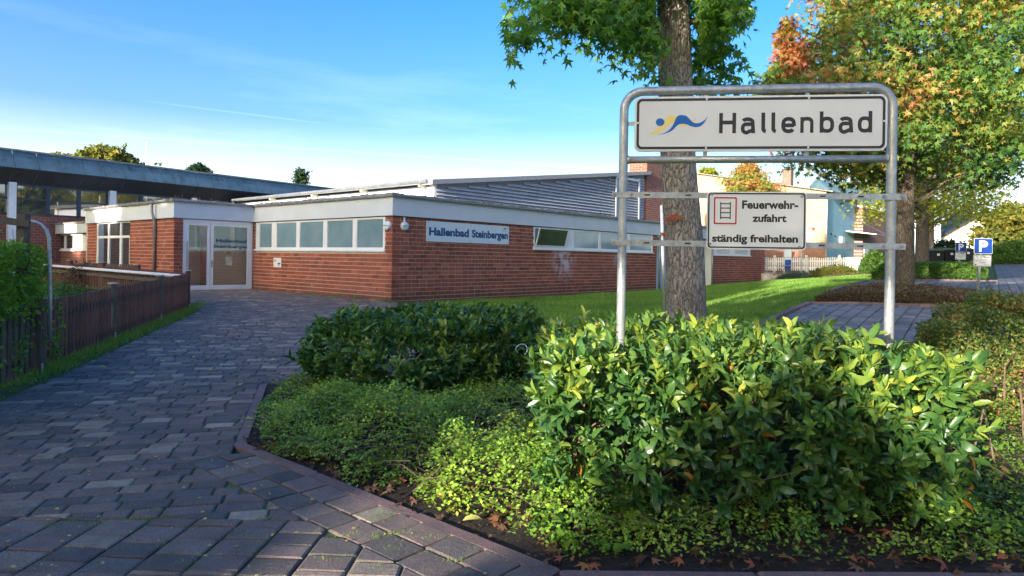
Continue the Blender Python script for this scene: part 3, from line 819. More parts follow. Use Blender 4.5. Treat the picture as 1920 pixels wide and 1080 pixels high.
brick_wall(Fa, 0, 8.19, BZ, ZB - .01, [(aw0, aw1, 1.78, ZB - .01)], seed=2)
cw0, cw1 = Fc.t(1000), Fc.t(1223)
cE = Fc.t(1231)
brick_wall(Fc, 0, cE, BZ, ZB - .01, [(cw0, cw1, 1.98, ZB - .01)], seed=3)
dw0, dw1 = Fc.t(1336), Fc.t(1434)
dn0, dn1 = Fc.t(1337), Fc.t(1406)
brick_wall(Fc, dw0, dw1, BZ, ZB - .01, [(dn0, dn1, 1.98, ZB - .01)], seed=4)
bt0, bt1 = Fb.t(243), Fb.t(182)
brick_wall(Fb, 0, bt0, BZ, ZB - .01, [], seed=5)
brick_wall(Fb, bt1, 8.75, BZ, ZB - .01, [], seed=8)
brick_wall(Fd, 0, .30, BZ, ZB - .01, [], seed=6)
bricks.sort(key=lambda b: b[0])
def brick_mesh(mb, b):
    _, F, s0, s1, z0, z1, t, pr = b; mb.cur = t
    F.box(mb, s0, s1, -.01, pr, z0, z1)
stdw = .307 - .012; stdh = .1275 - .012
shared = {}
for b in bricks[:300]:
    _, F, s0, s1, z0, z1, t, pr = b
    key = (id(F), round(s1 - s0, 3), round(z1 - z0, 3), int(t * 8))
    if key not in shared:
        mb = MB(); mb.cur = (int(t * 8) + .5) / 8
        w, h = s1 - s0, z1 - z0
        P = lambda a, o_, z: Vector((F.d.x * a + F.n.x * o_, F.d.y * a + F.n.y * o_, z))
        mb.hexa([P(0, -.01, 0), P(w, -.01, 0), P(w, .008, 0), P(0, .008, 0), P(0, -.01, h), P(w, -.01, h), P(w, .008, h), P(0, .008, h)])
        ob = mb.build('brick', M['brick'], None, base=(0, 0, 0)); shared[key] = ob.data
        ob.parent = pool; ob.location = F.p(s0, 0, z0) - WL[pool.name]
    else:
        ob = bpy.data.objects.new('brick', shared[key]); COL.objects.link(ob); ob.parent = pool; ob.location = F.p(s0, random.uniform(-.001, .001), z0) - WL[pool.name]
mb = MB()
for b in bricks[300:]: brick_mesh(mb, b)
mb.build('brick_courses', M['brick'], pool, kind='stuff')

# fascia boards (each side its own), roof edge and roof slab
def part_box(F, name, mat, t0, t1, o0, o1, z0, z1, parent=pool):
    mb = MB(); F.box(mb, t0, t1, o0, o1, z0, z1); return mb.build(name, mat, parent)
part_box(Fa, 'fascia', M['fascia'], -.04, 8.15, -.25, .04, ZB, ZT)
part_box(Fc, 'fascia', M['fascia'], -.036, 31.4, -.25, .036, ZB + .002, ZT - .002)
part_box(Fd, 'fascia', M['fascia'], -.036, 2.93, -.30, .036, ZB + .001, ZT - .001)
part_box(Fb, 'fascia', M['fascia'], -.04, 8.95, -.25, .04, ZB + .003, ZT - .003)
# dark drip line under the fascia
for F, a, b in ((Fa, 0, 8.15), (Fc, 0, 31.3), (Fb, 0, 8.85)):
    part_box(F, 'drip_edge', M['black'], a, b, .0105, .030, ZB - .035, ZB - .001)
ext = [C0, C0 + d2 * 31.5, C0 + d2 * 31.5 + d1 * 24, BE + d2 * 14, BE, C1, I1]
ovh = [(-.13, -.13), (-.13, .1), (.1, .1), (.1, .1), (.13, -.13), (-.13, -.13), (-.13, -.13)]
poly = ccw([tuple(p + d1 * a + d2 * b) for p, (a, b) in zip(ext, ovh)])
mb = MB(); mb.v = [(x, y, ZT + .001) for x, y in poly] + [(x, y, ZT + .075) for x, y in poly]; n = len(poly); mb.t = [.5] * 2 * n
mb.f = [tuple(range(n))[::-1], tuple(range(n, 2 * n))] + [(i, (i + 1) % n, n + (i + 1) % n, n + i) for i in range(n)]
mb.build('flat_roof', M['capmetal'], pool)
mb = MB()   # mossy gravel rim and bracket ticks along the edge
random.seed(3)
for F, a, b in ((Fa, -.1, 8.15), (Fc, -.1, 31.4), (Fb, -.1, 8.9), (Fd, 0, 2.85)):
    t = a
    while t < b:
        w = random.uniform(.05, .18); mb.cur = random.random()
        F.box(mb, t, min(t + w, b), -.12 - random.random() * .1, random.uniform(.05, .145), ZT + .076, ZT + .083 + random.random() * .038); t += w * random.uniform(.7, 1.6)
mb.build('gravel_rim', M['roofedge'], pool, kind='stuff')
for F, a, b in ((Fa, .2, 8.0), (Fc, .2, 31.0), (Fb, .2, 8.8), (Fd, .3, 2.7)):
    t = a
    while t < b:
        part_box(F, 'roof_bracket', M['zinc'], t, t + .03, .13, .142, ZT - .035, ZT + .088); t += .5
    part_box(F, 'edge_strip', M['zinc'], a - .3, b, .131, .140, ZT + .018, ZT + .05)

# windows: frame with panes and sill
def window(F, t0, t1, z0, z1, panes, parent, pane_mat, frame_mat=None, depth=.05, sill=True, proud=.02, fr=.05, name='window'):
    frame_mat = frame_mat or M['upvc']
    mb = MB()
    F.box(mb, t0, t1, -depth, proud, z0, z0 + fr); F.box(mb, t0, t1, -depth, proud, z1 - fr, z1)
    edges = [t0] + sorted([x for p in panes for x in p[:2]]) + [t1]
    for i in range(0, len(edges), 2):
        if edges[i + 1] - edges[i] > .004: F.box(mb, edges[i], edges[i + 1], -depth + .002, proud - .002, z0 + fr, z1 - fr)
    w = mb.build(name, frame_mat, parent)
    for p in panes:
        a, b = p[:2]; q0, q1 = (p[2], p[3]) if len(p) > 2 else (z0 + fr, z1 - fr)
        mb = MB(); k = .028
        F.box(mb, a, b, -.03, proud - .008, q0, q0 + k); F.box(mb, a, b, -.03, proud - .008, q1 - k, q1)
        F.box(mb, a, a + k, -.03, proud - .008, q0 + k, q1 - k); F.box(mb, b - k, b, -.03, proud - .008, q0 + k, q1 - k)
        mb.build('sash', frame_mat, w)
        mb = MB(); F.box(mb, a + k, b - k, -.028, -.016, q0 + k, q1 - k); mb.build('pane', pane_mat, w)
    if sill:
        mb = MB(); F.box(mb, t0 - .05, t1 + .05, -.02, .075, z0 - .055, z0 - .002); mb.build('sill', frame_mat, w)
    return w
def spans(F, pxs): return [tuple(sorted((F.t(a), F.t(b)))) for a, b in pxs]
def back(F, t0, t1, z0, z1, mat=M['dark'], name='wall_lining'):
    mb = MB(); F.box(mb, t0, t1, -.30, -.245, z0, z1); mb.build(name, mat, pool)
pa = spans(Fa, [(486, 510), (518, 556), (561.5, 606.5), (612.5, 662), (668, 719)])
window(Fa, aw0, aw1, 1.80, ZB - .012, sorted(pa), pool, M['frost'])
back(Fa, aw0 - .1, aw1 + .1, 1.7, 3.3)
pc = spans(Fc, [(1001.5, 1057), (1075, 1122.5), (1125.5, 1160), (1180, 1221.5)])
window(Fc, cw0, cw1, 2.0, ZB - .012, sorted(pc), pool, M['frost'])
back(Fc, cw0 - .1, cw1 + .1, 1.8, 3.3)
pd_ = spans(Fc, [(1343, 1368), (1376, 1402)])
wd = window(Fc, dn0, dn1, 2.0, ZB - .012, sorted(pd_), pool, M['frost'])
for a, b in sorted(pd_):
    for k in range(9):
        mb = MB(); z = 2.10 + k * .075; Fc.box(mb, a + .05, b - .05, .0, .02, z, z + .045); mb.build('louvre_slat', M['whitepaint'], wd)
# the tilted open sash of the first window on the right wall
a, b = sorted(pc)[0]
mb = MB()
def tp(t, z, th): return Fc.p(t, .03 + (z - 2.08) * .28 + th, z)
for (ta, tb, za, zb) in ((a, b, 2.08, 2.12), (a, b, 2.72, 2.76), (a, a + .05, 2.12, 2.72), (b - .05, b, 2.12, 2.72)):
    mb.hexa([tp(ta, za, 0), tp(tb, za, 0), tp(tb, za, .03), tp(ta, za, .03), tp(ta, zb, 0), tp(tb, zb, 0), tp(tb, zb, .03), tp(ta, zb, .03)])
sa = mb.build('open_sash', M['upvc'], pool); sa['label'] = 'tilted open window sash'
mb = MB(); mb.hexa([tp(a + .05, 2.12, .01), tp(b - .05, 2.12, .01), tp(b - .05, 2.12, .02), tp(a + .05, 2.12, .02), tp(a + .05, 2.72, .01), tp(b - .05, 2.72, .01), tp(b - .05, 2.72, .02), tp(a + .05, 2.72, .02)])
mb.build('pane', M['mirror'], sa)
# recess between the two brick lengths: pale blue render and door
part_box(Fc, 'recess_wall', M['panelpale'], cE - .3, dw0 + .1, -1.2, -1.0, BZ, ZB)
part_box(Fc, 'recess_side', M['fascia'], dw0 - .02, dw0 - .001, -1.0, .0, BZ, ZB)
# tall windows of the wing
tt = spans(Fb, [(184, 202.5), (205, 225), (228, 243)])
w = window(Fb, bt0, bt1, .25, ZB - .012, [(a, b, .32, 2.20) for a, b in sorted(tt)], pool, M['mirror'], sill=False)
mb = MB(); Fb.box(mb, bt0 + .05, bt1 - .05, -.048, .017, 2.20, 2.27); mb.build('transom', M['upvc'], w)
for a, b in sorted(tt):
    mb = MB(); Fb.box(mb, a + .03, b - .03, -.02, -.01, 2.27, 2.77); mb.build('pane', M['mirror'], w)
part_box(Fb, 'plinth', M['mortar'], bt0, bt1, -.2, 0, BZ, .249)
back(Fb, bt0 - .1, bt1 + .1, .0, 3.3)
part_box(Fb, 'wall', M['mortar'], 8.76, 8.92, -4, -.01, BZ, ZB - .01)
# inner box so nothing shows through
part_box(Fa, 'interior_wall', M['dark'], .3, 8.1, -1.5, -1.4, 0, 3.3)

# entrance door
def mat_blind():
    return simple('cream_interior_wall', (.76, .69, .50), .8, var=.06, vscale=2)
M['cream'] = mat_blind()
dS, dE = .31, 2.86
dz0, dz1 = gz(-10.5, 23.7) + .03, ZB - .03
door = None
mb = MB()
Fd.box(mb, dS, dE, -.12, -.02, dz1 - .09, dz1); Fd.box(mb, dS, dS + .09, -.12, -.02, dz0, dz1 - .09); Fd.box(mb, dE - .09, dE, -.12, -.02, dz0, dz1 - .09)
Fd.box(mb, dS + .09, dE - .09, -.12, -.02, dz0 - .05, dz0 + .02)
door = mb.build('entrance_door', M['upvc'], pool)
mid = Fd.t(395)
for (a, b) in ((dS + .095, mid - .01), (mid + .01, dE - .095)):
    mb = MB(); k = .10
    Fd.box(mb, a, b, -.10, -.03, dz0 + .025, dz0 + .025 + k + .04); Fd.box(mb, a, b, -.10, -.03, dz1 - .095 - k, dz1 - .095)
    Fd.box(mb, a, a + k, -.10, -.03, dz0 + .165, dz1 - .095 - k); Fd.box(mb, b - k, b, -.10, -.03, dz0 + .165, dz1 - .095 - k)
    mb.build('door_leaf', M['upvc'], door)
    mb = MB(); Fd.box(mb, a + k, b - k, -.07, -.058, dz0 + .165, dz1 - .095 - k); mb.build('pane', M['glass'], door)
mb = MB(); Fd.box(mb, mid - .35 if False else mid + .04, mid + .07, -.03, .02, 1.28, 1.31); Fd.box(mb, mid + .04, mid + .17, .02, .04, 1.28, 1.305); Fd.box(mb, mid + .035, mid + .075, -.03, -.02, 1.12, 1.38)
mb.build('handle', M['zinc'], door)
mb = MB(); mb.tube([Fd.p(dS + .12, .03, .95), Fd.p(dS + .12, .03, 2.05)], .016, 8); mb.build('pull_bar', M['zinc'], door)
mb = MB()
put_text(mb, 'Hallenbad', lambda u, v: Fd.p(u, -.055, v), mid + .22, dE - .22, 2.03, 2.15, .03)
put_text(mb, 'Steinbergen', lambda u, v: Fd.p(u, -.055, v), mid + .12, dE - .12, 1.79, 1.94, .03)
mb.build('lettering', M['lettering'], door)
mb = MB(); mb.add([Fd.p(mid + u, -.055, v) for u, v in ((.52, 1.64), (.60, 1.69), (.66, 1.70), (.72, 1.66), (.64, 1.67), (.58, 1.65))], [tuple(range(6))]); mb.build('emblem', M['signyellow'], door)
mb = MB(); mb.add([Fd.p(mid + u, -.054, v) for u, v in ((.56, 1.62), (.64, 1.68), (.70, 1.695), (.78, 1.65), (.70, 1.665), (.63, 1.64))], [tuple(range(6))]); mb.build('emblem', M['signblack'], door)
# entrance lobby behind the glass
part_box(Fd, 'lobby_wall', M['cream'], mid + .05, dE + .2, -.19, -.16, dz0, ZB - .03)
part_box(Fd, 'lobby_wall', M['cream'], .26, mid + .04, -.95, -.9, dz0, ZB)
part_box(Fd, 'lobby_floor', M['paver'], .26, dE + .6, -2.1, -.12, dz0 - .06, dz0)
part_box(Fd, 'lobby_ceiling', M['whitepaint'], .26, dE + .6, -2.1, -.13, ZB - .02, ZB + .2)
# downpipe on the brick pier
tp_ = Fb.t(293)
mb = MB(); mb.tube([Fb.p(tp_, .19, ZT + .0), Fb.p(tp_, .17, ZB + .22), Fb.p(tp_, .07, ZB - .12), Fb.p(tp_, .065, .25)], .048, 10)
for z in (.8, 1.7, 2.5): mb.tube([Fb.p(tp_, .065, z), Fb.p(tp_, .065, z + .03)], .056, 10)
mb.build('downpipe', M['zinc'], pool, smooth=True)
tq = Fc.t(1234)
mb = MB(); mb.tube([Fc.p(tq, .08, ZB), Fc.p(tq, .08, .1)], .05, 10); mb.build('downpipe', M['zinc'], pool, smooth=True)
tq = Fc.t(1333)
mb = MB(); mb.tube([Fc.p(tq, .08, ZB), Fc.p(tq, .08, .1)], .05, 10); mb.build('downpipe', M['zinc'], pool, smooth=True)

# round wall lamps on the corner
def disc_lamp(F, t, z, label, base_up):
    th = thing('wall_lamp', F.p(t, .012, z), label, 'lamp', None)
    mb = MB(); c = F.p(t, 0, z)
    mb.tube([F.p(t, .012, z), F.p(t, .05, z), F.p(t, .10, z), F.p(t, .125, z)], [.135, .14, .12, .07], 24)
    mb.build('lamp_shade', M['panelpale'], th, smooth=False)
    mb = MB(); F.box(mb, t - .13, t + .13, .10, .128, z - .012, z + .012); mb.build('bar', M['zinc'], th)
    if base_up: mb = MB(); F.box(mb, t - .02, t + .02, .012, .045, z + .13, ZB - .036); mb.build('conduit', M['whitepaint'], th)
disc_lamp(Fa, Fa.t(728.5), 2.53, 'round grey bulkhead lamp left of the brick corner beside the window', False)
disc_lamp(Fc, Fc.t(756), 2.53, 'round grey bulkhead lamp right of the brick corner hanging under the fascia', True)
# notice under the left windows
ta, tb = sorted((Fa.t(514), Fa.t(528)))
nt_ = thing('notice', Fa.p(ta, .012, 1.15), 'small white notice with red mark on the brick under the ribbon window', 'notice')
mb = MB(); Fa.box(mb, ta, tb, .011, .02, 1.16, 1.50); mb.build('board', M['signwhite'], nt_)
mb = MB(); mb.tube([Fa.p(tb - .10, .0205, 1.40), Fa.p(tb - .10, .022, 1.40)], .045, 12); mb.build('red_dot', M['signred'], nt_)
mb = MB(); Fa.box(mb, ta + .06, ta + .22, .0205, .022, 1.26, 1.32); Fa.box(mb, ta + .10, ta + .2, .0205, .022, 1.20, 1.22); mb.build('print', M['parkblue'], nt_)

# name board on the right wall
s0, s1 = Fc.t(797.5), Fc.t(952)
board = thing('building_sign', Fc.p(s0, .012, 2.1), 'pale blue name board reading Hallenbad Steinbergen on the dark brick wall', 'sign')
mb = MB(); Fc.box(mb, s0, s1, .015, .04, 2.10, 2.74); mb.build('board', M['panelpale'], board)
mb = MB()
W = s1 - s0
put_text(mb, 'Hallenbad', lambda u, v: Fc.p(s0 + u, .0415, 2.10 + v), .10, .10 + W * .455, .185, .45, .045)
put_text(mb, 'Steinbergen', lambda u, v: Fc.p(s0 + u, .0415, 2.10 + v), .10 + W * .49, W - .06, .105, .45, .045)
mb.build('lettering', M['lettering'], board)
mb = MB(); mb.add([Fc.p(s0 + W - .36 + u, .0415, 2.62 + v) for u, v in ((0, 0), (.05, .05), (.10, .06), (.13, .02), (.07, .03), (.04, -.02))], [tuple(range(6))]); mb.build('emblem', M['signyellow'], board)
mb = MB(); mb.add([Fc.p(s0 + W - .30 + u, .0425, 2.62 + v) for u, v in ((0, -.02), (.05, .05), (.10, .06), (.19, .01), (.10, .02), (.05, -.01))], [tuple(range(6))]); mb.build('emblem', M['signblack'], board)
mb = MB(); Fc.box(mb, s0 + W - .38, s0 + W - .10, .041, .0415, 2.55, 2.556); mb.build('print', M['lettering'], board)
for u in (.07, W / 2, W - .07):
    for v in (.05, .59):
        mb = MB(); mb.tube([Fc.p(s0 + u, .04, 2.10 + v), Fc.p(s0 + u, .046, 2.10 + v)], .013, 8); mb.build('screw', M['black'], board)

# louvred hall rising behind
P0 = Vector((-3.27, 27.8))
Fh = Frame(P0.x, P0.y, d2.x, d2.y, -d1.x, -d1.y); Fe = Frame(P0.x, P0.y, d1.x, d1.y, -d2.x, -d2.y)
HL = Fh.t(1206); sl = (7.03 - 4.83) / 17.3
def rz(t): return 4.83 + sl * t
mb = MB()
mb.hexa([Fh.p(0, -.3, 3.4), Fh.p(HL, -.3, 3.4), Fh.p(HL, -.02, 3.4), Fh.p(0, -.02, 3.4), Fh.p(0, -.3, rz(0) - .2), Fh.p(HL, -.3, rz(HL) - .2), Fh.p(HL, -.02, rz(HL) - .2), Fh.p(0, -.02, rz(0) - .2)])
mb.build('hall_wall', M['louvre_back'], pool)
z = 3.52
while z < 6.9:
    a = max(.12, (z + .1 - 4.63) / sl); b = HL - .1
    if a < b - .3:
        q = lambda t, o_, zz: Fh.p(t, o_, zz)
        mb = MB(); mb.hexa([q(a, -.01, z + .005), q(b, -.01, z + .005), q(b, .085, z - .115), q(a, .085, z - .115), q(a, -.01, z + .025), q(b, -.01, z + .025), q(b, .105, z - .105), q(a, .105, z - .105)])
        mb.build('louvre_slat', M['louvre'], pool)
    z += .158
mb = MB(); mb.hexa([Fh.p(-.35, -.4, rz(-.35) - .2), Fh.p(HL + .3, -.4, rz(HL + .3) - .2), Fh.p(HL + .3, .28, rz(HL + .3) - .2), Fh.p(-.35, .28, rz(-.35) - .2),
                    Fh.p(-.35, -.4, rz(-.35)), Fh.p(HL + .3, -.4, rz(HL + .3)), Fh.p(HL + .3, .28, rz(HL + .3)), Fh.p(-.35, .28, rz(-.35))]); mb.build('roof_trim', M['capmetal'], pool)
mb = MB(); mb.hexa([Fh.p(-.4, -16.5, rz(-.4) - .16), Fh.p(HL + .3, -16.5, rz(HL + .3) - .16), Fh.p(HL + .3, -.41, rz(HL + .3) - .16), Fh.p(-.4, -.41, rz(-.4) - .16),
                    Fh.p(-.4, -16.5, rz(-.4) - .03), Fh.p(HL + .3, -16.5, rz(HL + .3) - .03), Fh.p(HL + .3, -.41, rz(HL + .3) - .03), Fh.p(-.4, -.41, rz(-.4) - .03)]); mb.build('hall_roof', M['capmetal'], pool)
part_box(Fh, 'corner_post', M['whitepaint'], -.05, .10, -.28, .04, 3.4, rz(0) - .205)
part_box(Fe, 'hall_eave_wall', M['fascia'], .30, 16.5, -.3, -.02, 3.4, rz(0) - .25)
mb = MB(); mb.tube([Fe.p(.0, .42, rz(0) - .10), Fe.p(16.5, .42, rz(0) - .14)], .075, 8); mb.build('gutter', M['zinc'], pool)
for k in range(0, 16, 4):
    part_box(Fe, 'eave_rafter', M['cream'], .5 + k, .62 + k, -.01, .34, rz(0) - .30, rz(0) - .19)
# vent frame in the louvres and brick tower
va, vb = Fh.t(1149), Fh.t(1194)
for (a, b, z0, z1) in ((va, va + .12, 3.45, 6.35), (vb - .12, vb, 3.45, 6.5), (va, vb, 6.3, 6.42)):
    part_box(Fh, 'vent_frame', M['louvre'], a, b, .106, .16, z0, z1)
tA = Fh.t(1208)
mb = MB()
for k in range(30):
    pass
M['course_c'] = mat_course('red_brick_courses', (d2.x + d1.x * .7, d2.y + d1.y * .7), (.26, .085, .055), (.17, .055, .038), (.34, .30, .28), .3, .1275)
part_box(Fh, 'brick_tower', M['course_c'], tA, tA + 1.9, -1.15, .10, 3.3, 7.75)
part_box(Fh, 'tower_cap', M['capmetal'], tA - .04, tA + 1.94, -1.19, .14, 7.751, 7.83)
# lightning rods and weeds on the roof
for (px, Y, z0, z1) in ((700, 31, 4.7, 5.45), (813, 27.9, 4.8, 5.15), (986, 33, 5.7, 6.1), (1122, 38, 6.5, 6.9), (271, 44, 5.8, 8.9)):
    mb = MB(); x = xat(px, Y); mb.tube([(x, Y, z0), (x, Y, z1)], .018, 5); mb.build('lightning_rod', M['whitepaint'] if px == 271 else M['galv'], pool)
mb = MB(); random.seed(21)
for k in range(46):
    F, t = random.choice([(Fd, random.uniform(0, 2.8)), (Fa, random.uniform(2, 8)), (Fb, random.uniform(0, 3)), (Fc, random.uniform(9, 15))])
    p = F.p(t, random.uniform(-.9, -.1), ZT + .08); h = random.uniform(.06, .22) * (1.8 if random.random() < .12 else 1)
    mb.tube([p, p + Vector((random.uniform(-.05, .05), 0, h))], [.008, .012], 4)
mb.build('roof_weeds', M['brownheath'], pool, kind='stuff')

# gym hall far left
gd = Vector((.56, .83)).normalized()
Fg = Frame(-22.9, 30, gd.x, gd.y, gd.y, -gd.x)
gym = thing('gymnasium', (-22.9, 30, .3), 'tall dark roofed gymnasium with slanted slate panels and dark blue window bands', 'building')
def gbox(name, mat, *a, parent=gym):
    mb = MB(); Fg.box(mb, *a); return mb.build(name, mat, parent)
M['course_g'] = mat_course('gym_brick', (gd.x, gd.y), (.30, .095, .06), (.22, .07, .045), (.32, .27, .25), .3, .1275)
gbox('wall', M['course_g'], -14, 21, -.3, 0, -.2, 3.32)
gbox('wall_lining', M['dark'], -14, 21, -.4, -.2, 3.33, 4.75)
gbox('gym_roof', M['capmetal'], -14, 21, -14, -.01, 5.6, 6.0)
mb = MB(); mb.tube([Fg.p(-14, .42, 6.13), Fg.p(21, .42, 6.13)], .05, 6); mb.build('ridge_trim', M['zinc'], gym)
k = -14.0
while k < 21:
    a, b = k + .012, k + .938; mb = MB()
    mb.hexa([Fg.p(a, .78, 5.30), Fg.p(b, .78, 5.30), Fg.p(b, .81, 5.30), Fg.p(a, .81, 5.30), Fg.p(a, .33, 6.10), Fg.p(b, .33, 6.10), Fg.p(b, .37, 6.10), Fg.p(a, .37, 6.10)])
    mb.build('cladding_panel', M['slate'], gym)
    mb = MB()
    mb.hexa([Fg.p(a, .02, 4.68), Fg.p(b, .02, 4.68), Fg.p(b, .05, 4.66), Fg.p(a, .05, 4.66), Fg.p(a, .76, 5.30), Fg.p(b, .76, 5.30), Fg.p(b, .79, 5.28), Fg.p(a, .79, 5.28)])
    mb.build('soffit_panel', M['soffit'], gym)
    k += .95
cols = [-3.85, .35, 4.65, 8.95]
for c in cols:
    gbox('column', M['whitepaint'], c - .14, c + .16, .0, .22, -.1, 4.70)
for c in cols[:-1] + [8.95]:
    seg = 4.3 / 3; a0 = c + .17
    for j in range(3):
        a, b = a0 + j * 1.325, a0 + (j + 1) * 1.325
        mb = MB()
        for (x0, x1, z0, z1) in ((a, b, 3.34, 3.28), (a, b, 4.58, 4.66), (a, a + .08, 3.28, 4.58), (b - .08, b, 3.28, 4.58), (a + .08, b - .08, 3.96, 4.03)):
            Fg.box(mb, x0, x1, -.03, .05, z0, z1)
        w = mb.build('window', M['darkframe'], gym)
        mb = MB(); Fg.box(mb, a + .08, b - .08, -.01, 0.0, 3.28, 3.96); mb.build('pane', M['mirror'], w)
        mb = MB(); Fg.box(mb, a + .08, b - .08, -.01, 0.0, 4.03, 4.58); mb.build('pane', M['mirror'], w)

# low link wing between them
LO = Vector((-18.6, 29.45))
Fl = Frame(LO.x, LO.y, d1.x, d1.y, -d2.x, -d2.y)
link = thing('link_wing', (LO.x, LO.y, .3), 'low sunlit link wing with white fascia joining the gymnasium', 'building')
M['course_l'] = mat_course('link_brick', (d1.x, d1.y), (.30, .095, .06), (.20, .065, .042), (.36, .31, .28), .3, .1275)
def lbox(name, mat, *a, parent=link):
    mb = MB(); Fl.box(mb, *a); return mb.build(name, mat, parent)
lw0, lw1 = Fl.t(142), Fl.t(104)
lbox('wall', M['course_l'], -.5, 6.3, -.3, 0, -.2, 1.66)
lbox('wall', M['course_l'], lw1, 6.3, -.3, 0, 1.661, 2.45)
lbox('white_panel', M['whitepaint'], -.5, lw0, -.3, 0.01, 1.661, 2.45)
lbox('fascia', M['fascia'], -.5, 6.3, -.5, .25, 2.451, 2.86)
lbox('roof_edge', M['roofedge'], -.5, 6.3, -3, .30, 2.861, 2.94)
lbox('parapet_panel', M['panelpale'], 0.2, 6.2, -2.2, -1.2, 2.95, 3.28)
w = window(Fl, lw0, lw1, 1.68, 2.44, sorted(spans(Fl, [(108, 120.5), (123, 137)])), link, M['mirror'])

# ================================================================== FENCES
def picket_mb(p, d, n, w, th, h, lean=0):
    """picket at ground point p; d along fence, n outwards"""
    mb = MB(); mb.cur = random.random()
    d3 = Vector((d.x, d.y, 0)); n3 = Vector((n.x, n.y, 0)); z = Vector((0, 0, 1)); p = Vector(p)
    q = lambda a, b, c: p + d3 * (a + lean * c) + n3 * b + z * c
    w2 = w / 2
    mb.hexa([q(-w2, 0, .04), q(w2, 0, .04), q(w2, th, .04), q(-w2, th, .04), q(-w2, 0, h), q(w2, 0, h), q(w2, th, h - .015), q(-w2, th, h - .015)])
    return mb
random.seed(31)
fence = thing('picket_fence', (FO.x, FO.y, 0), 'dark red stained picket fence running along the paved path', 'fence')
posts_s = [-.45, 2.5, 5.4, 7.98]
s = -.30
while s < 7.9:
    if all(abs(s - q) > .10 for q in posts_s):
        p = FO + FDIR * s
        picket_mb((p.x, p.y, gz(p.x, p.y)), FDIR, FN, .088, .022, .93 + random.uniform(-.012, .012), random.uniform(-.008, .008)).build('picket', M['stained'], fence)
    s += .136
for q in posts_s[1:]:
    p = FO + FDIR * q; z = gz(p.x, p.y)
    mb = MB(); mb.cur = .3; mb.tube([(p.x, p.y, z - .1), (p.x, p.y, z + .98)], .062, 10); po = mb.build('post', M['greywood'] if q < 7 else M['stained'], fence, smooth=False)
    mb = MB(); mb.tube([(p.x, p.y, z + .981), (p.x, p.y, z + 1.01)], .088, 12); mb.build('post_cap', M['galv'], po)
    mb = MB(); mb.tube([(p.x + .06, p.y - .02, z - .05), (p.x + .06, p.y - .02, z + .16)], .014, 6); mb.build('post_shoe', M['galv'], po)
for zz in (.22, .74):
    pts = [FO + FDIR * q for q in (-.4, 2.0, 5, 7.95)]
    for a, b in zip(pts[:-1], pts[1:]):
        mb = MB(); mb.cur = .5; a_ = a - FN * .035; b_ = b - FN * .035
        mb.bar((a_.x, a_.y, gz(a.x, a.y) + zz), (b_.x, b_.y, gz(b.x, b.y) + zz), .05, .07); mb.build('rail', M['stained'], fence)
# older grey-brown section nearest the camera
old = thing('picket_fence', (FO.x - FDIR.x, FO.y - FDIR.y, 0), 'weathered brown picket fence section half under the hornbeam hedge', 'fence')
s = -4.6
while s < -.55:
    p = FO + FDIR * s
    picket_mb((p.x, p.y, gz(p.x, p.y)), FDIR, FN, .085, .024, .88 + random.uniform(-.03, .03), random.uniform(-.02, .02)).build('picket', M['greywood'], old)
    s += .150
for q in (-.42, -3.1):
    p = FO + FDIR * q; z = gz(p.x, p.y); mb = MB(); mb.tube([(p.x + .06, p.y, z - .1), (p.x + .06, p.y, z + .96)], .065, 10); mb.build('post', M['greywood'], old)
    mb = MB(); mb.tube([(p.x + .12, p.y - .04, z - .1), (p.x + .12, p.y - .04, z + .14)], .014, 6); mb.build('post_shoe', M['galv'], old)
for zz in (.22, .70):
    a = FO + FDIR * -4.6 - FN * .035; b = FO + FDIR * -.5 - FN * .035; mb = MB(); mb.bar((a.x, a.y, zz), (b.x, b.y, zz), .05, .07); mb.build('rail', M['greywood'], old)
# fence turning away towards the building with the pale round top rail
bf = thing('picket_fence', (FC.x, FC.y, .18), 'dark fence with pale round top rail behind the garden shrubs', 'fence')
for q in (3.3, 6.1, 9.2, 12.0):
    p = FC + d1 * q; z = gz(p.x, p.y); mb = MB(); mb.bar((p.x, p.y, z - .1), (p.x, p.y, z + 1.02), .13, .13); mb.build('post', M['stained'], bf)
    mb = MB(); mb.tube([(p.x, p.y, z + 1.021), (p.x, p.y, z + 1.045)], .10, 12); mb.build('post_cap', M['galv'], bf)
a, b = FC + d1 * .1 - d2 * .10, FC + d1 * 12 - d2 * .10
mb = MB(); mb.tube([(a.x, a.y, 1.03), (b.x, b.y, 1.10)], .045, 10); mb.build('round_rail', M['whitepaint'], bf, smooth=True)
a, b = FC + d1 * .1 - d2 * .05, FC + d1 * 12 - d2 * .05
for zz in (.86, .45):
    mb = MB(); mb.bar((a.x, a.y, zz), (b.x, b.y, zz + .05), .05, .09); mb.build('rail', M['greywood'] if zz > .8 else M['stained'], bf)
s = .15
while s < 12:
    p = FC + d1 * s + d2 * .0
    picket_mb((p.x, p.y, gz(p.x, p.y)), d1, d2, .088, .022, .92, 0).build('picket', M['stained'], bf); s += .145
lf = thing('picket_fence', (-14, 24, .25), 'light timber picket fence catching sun before the link wing', 'fence')
for k in range(34):
    p = Vector((-12.9, 23.2)) + d1 * (k * .17)
    picket_mb((p.x, p.y, gz(p.x, p.y)), d1, -d2, .09, .02, .90, 0).build('picket', M['greywood'], lf)
for zz in (.35, .8):
    a = Vector((-12.9, 23.2)); b = a + d1 * 5.8; mb = MB(); mb.bar((a.x, a.y, .25 + zz), (b.x, b.y, .27 + zz), .04, .08); mb.build('rail', M['greywood'], lf)

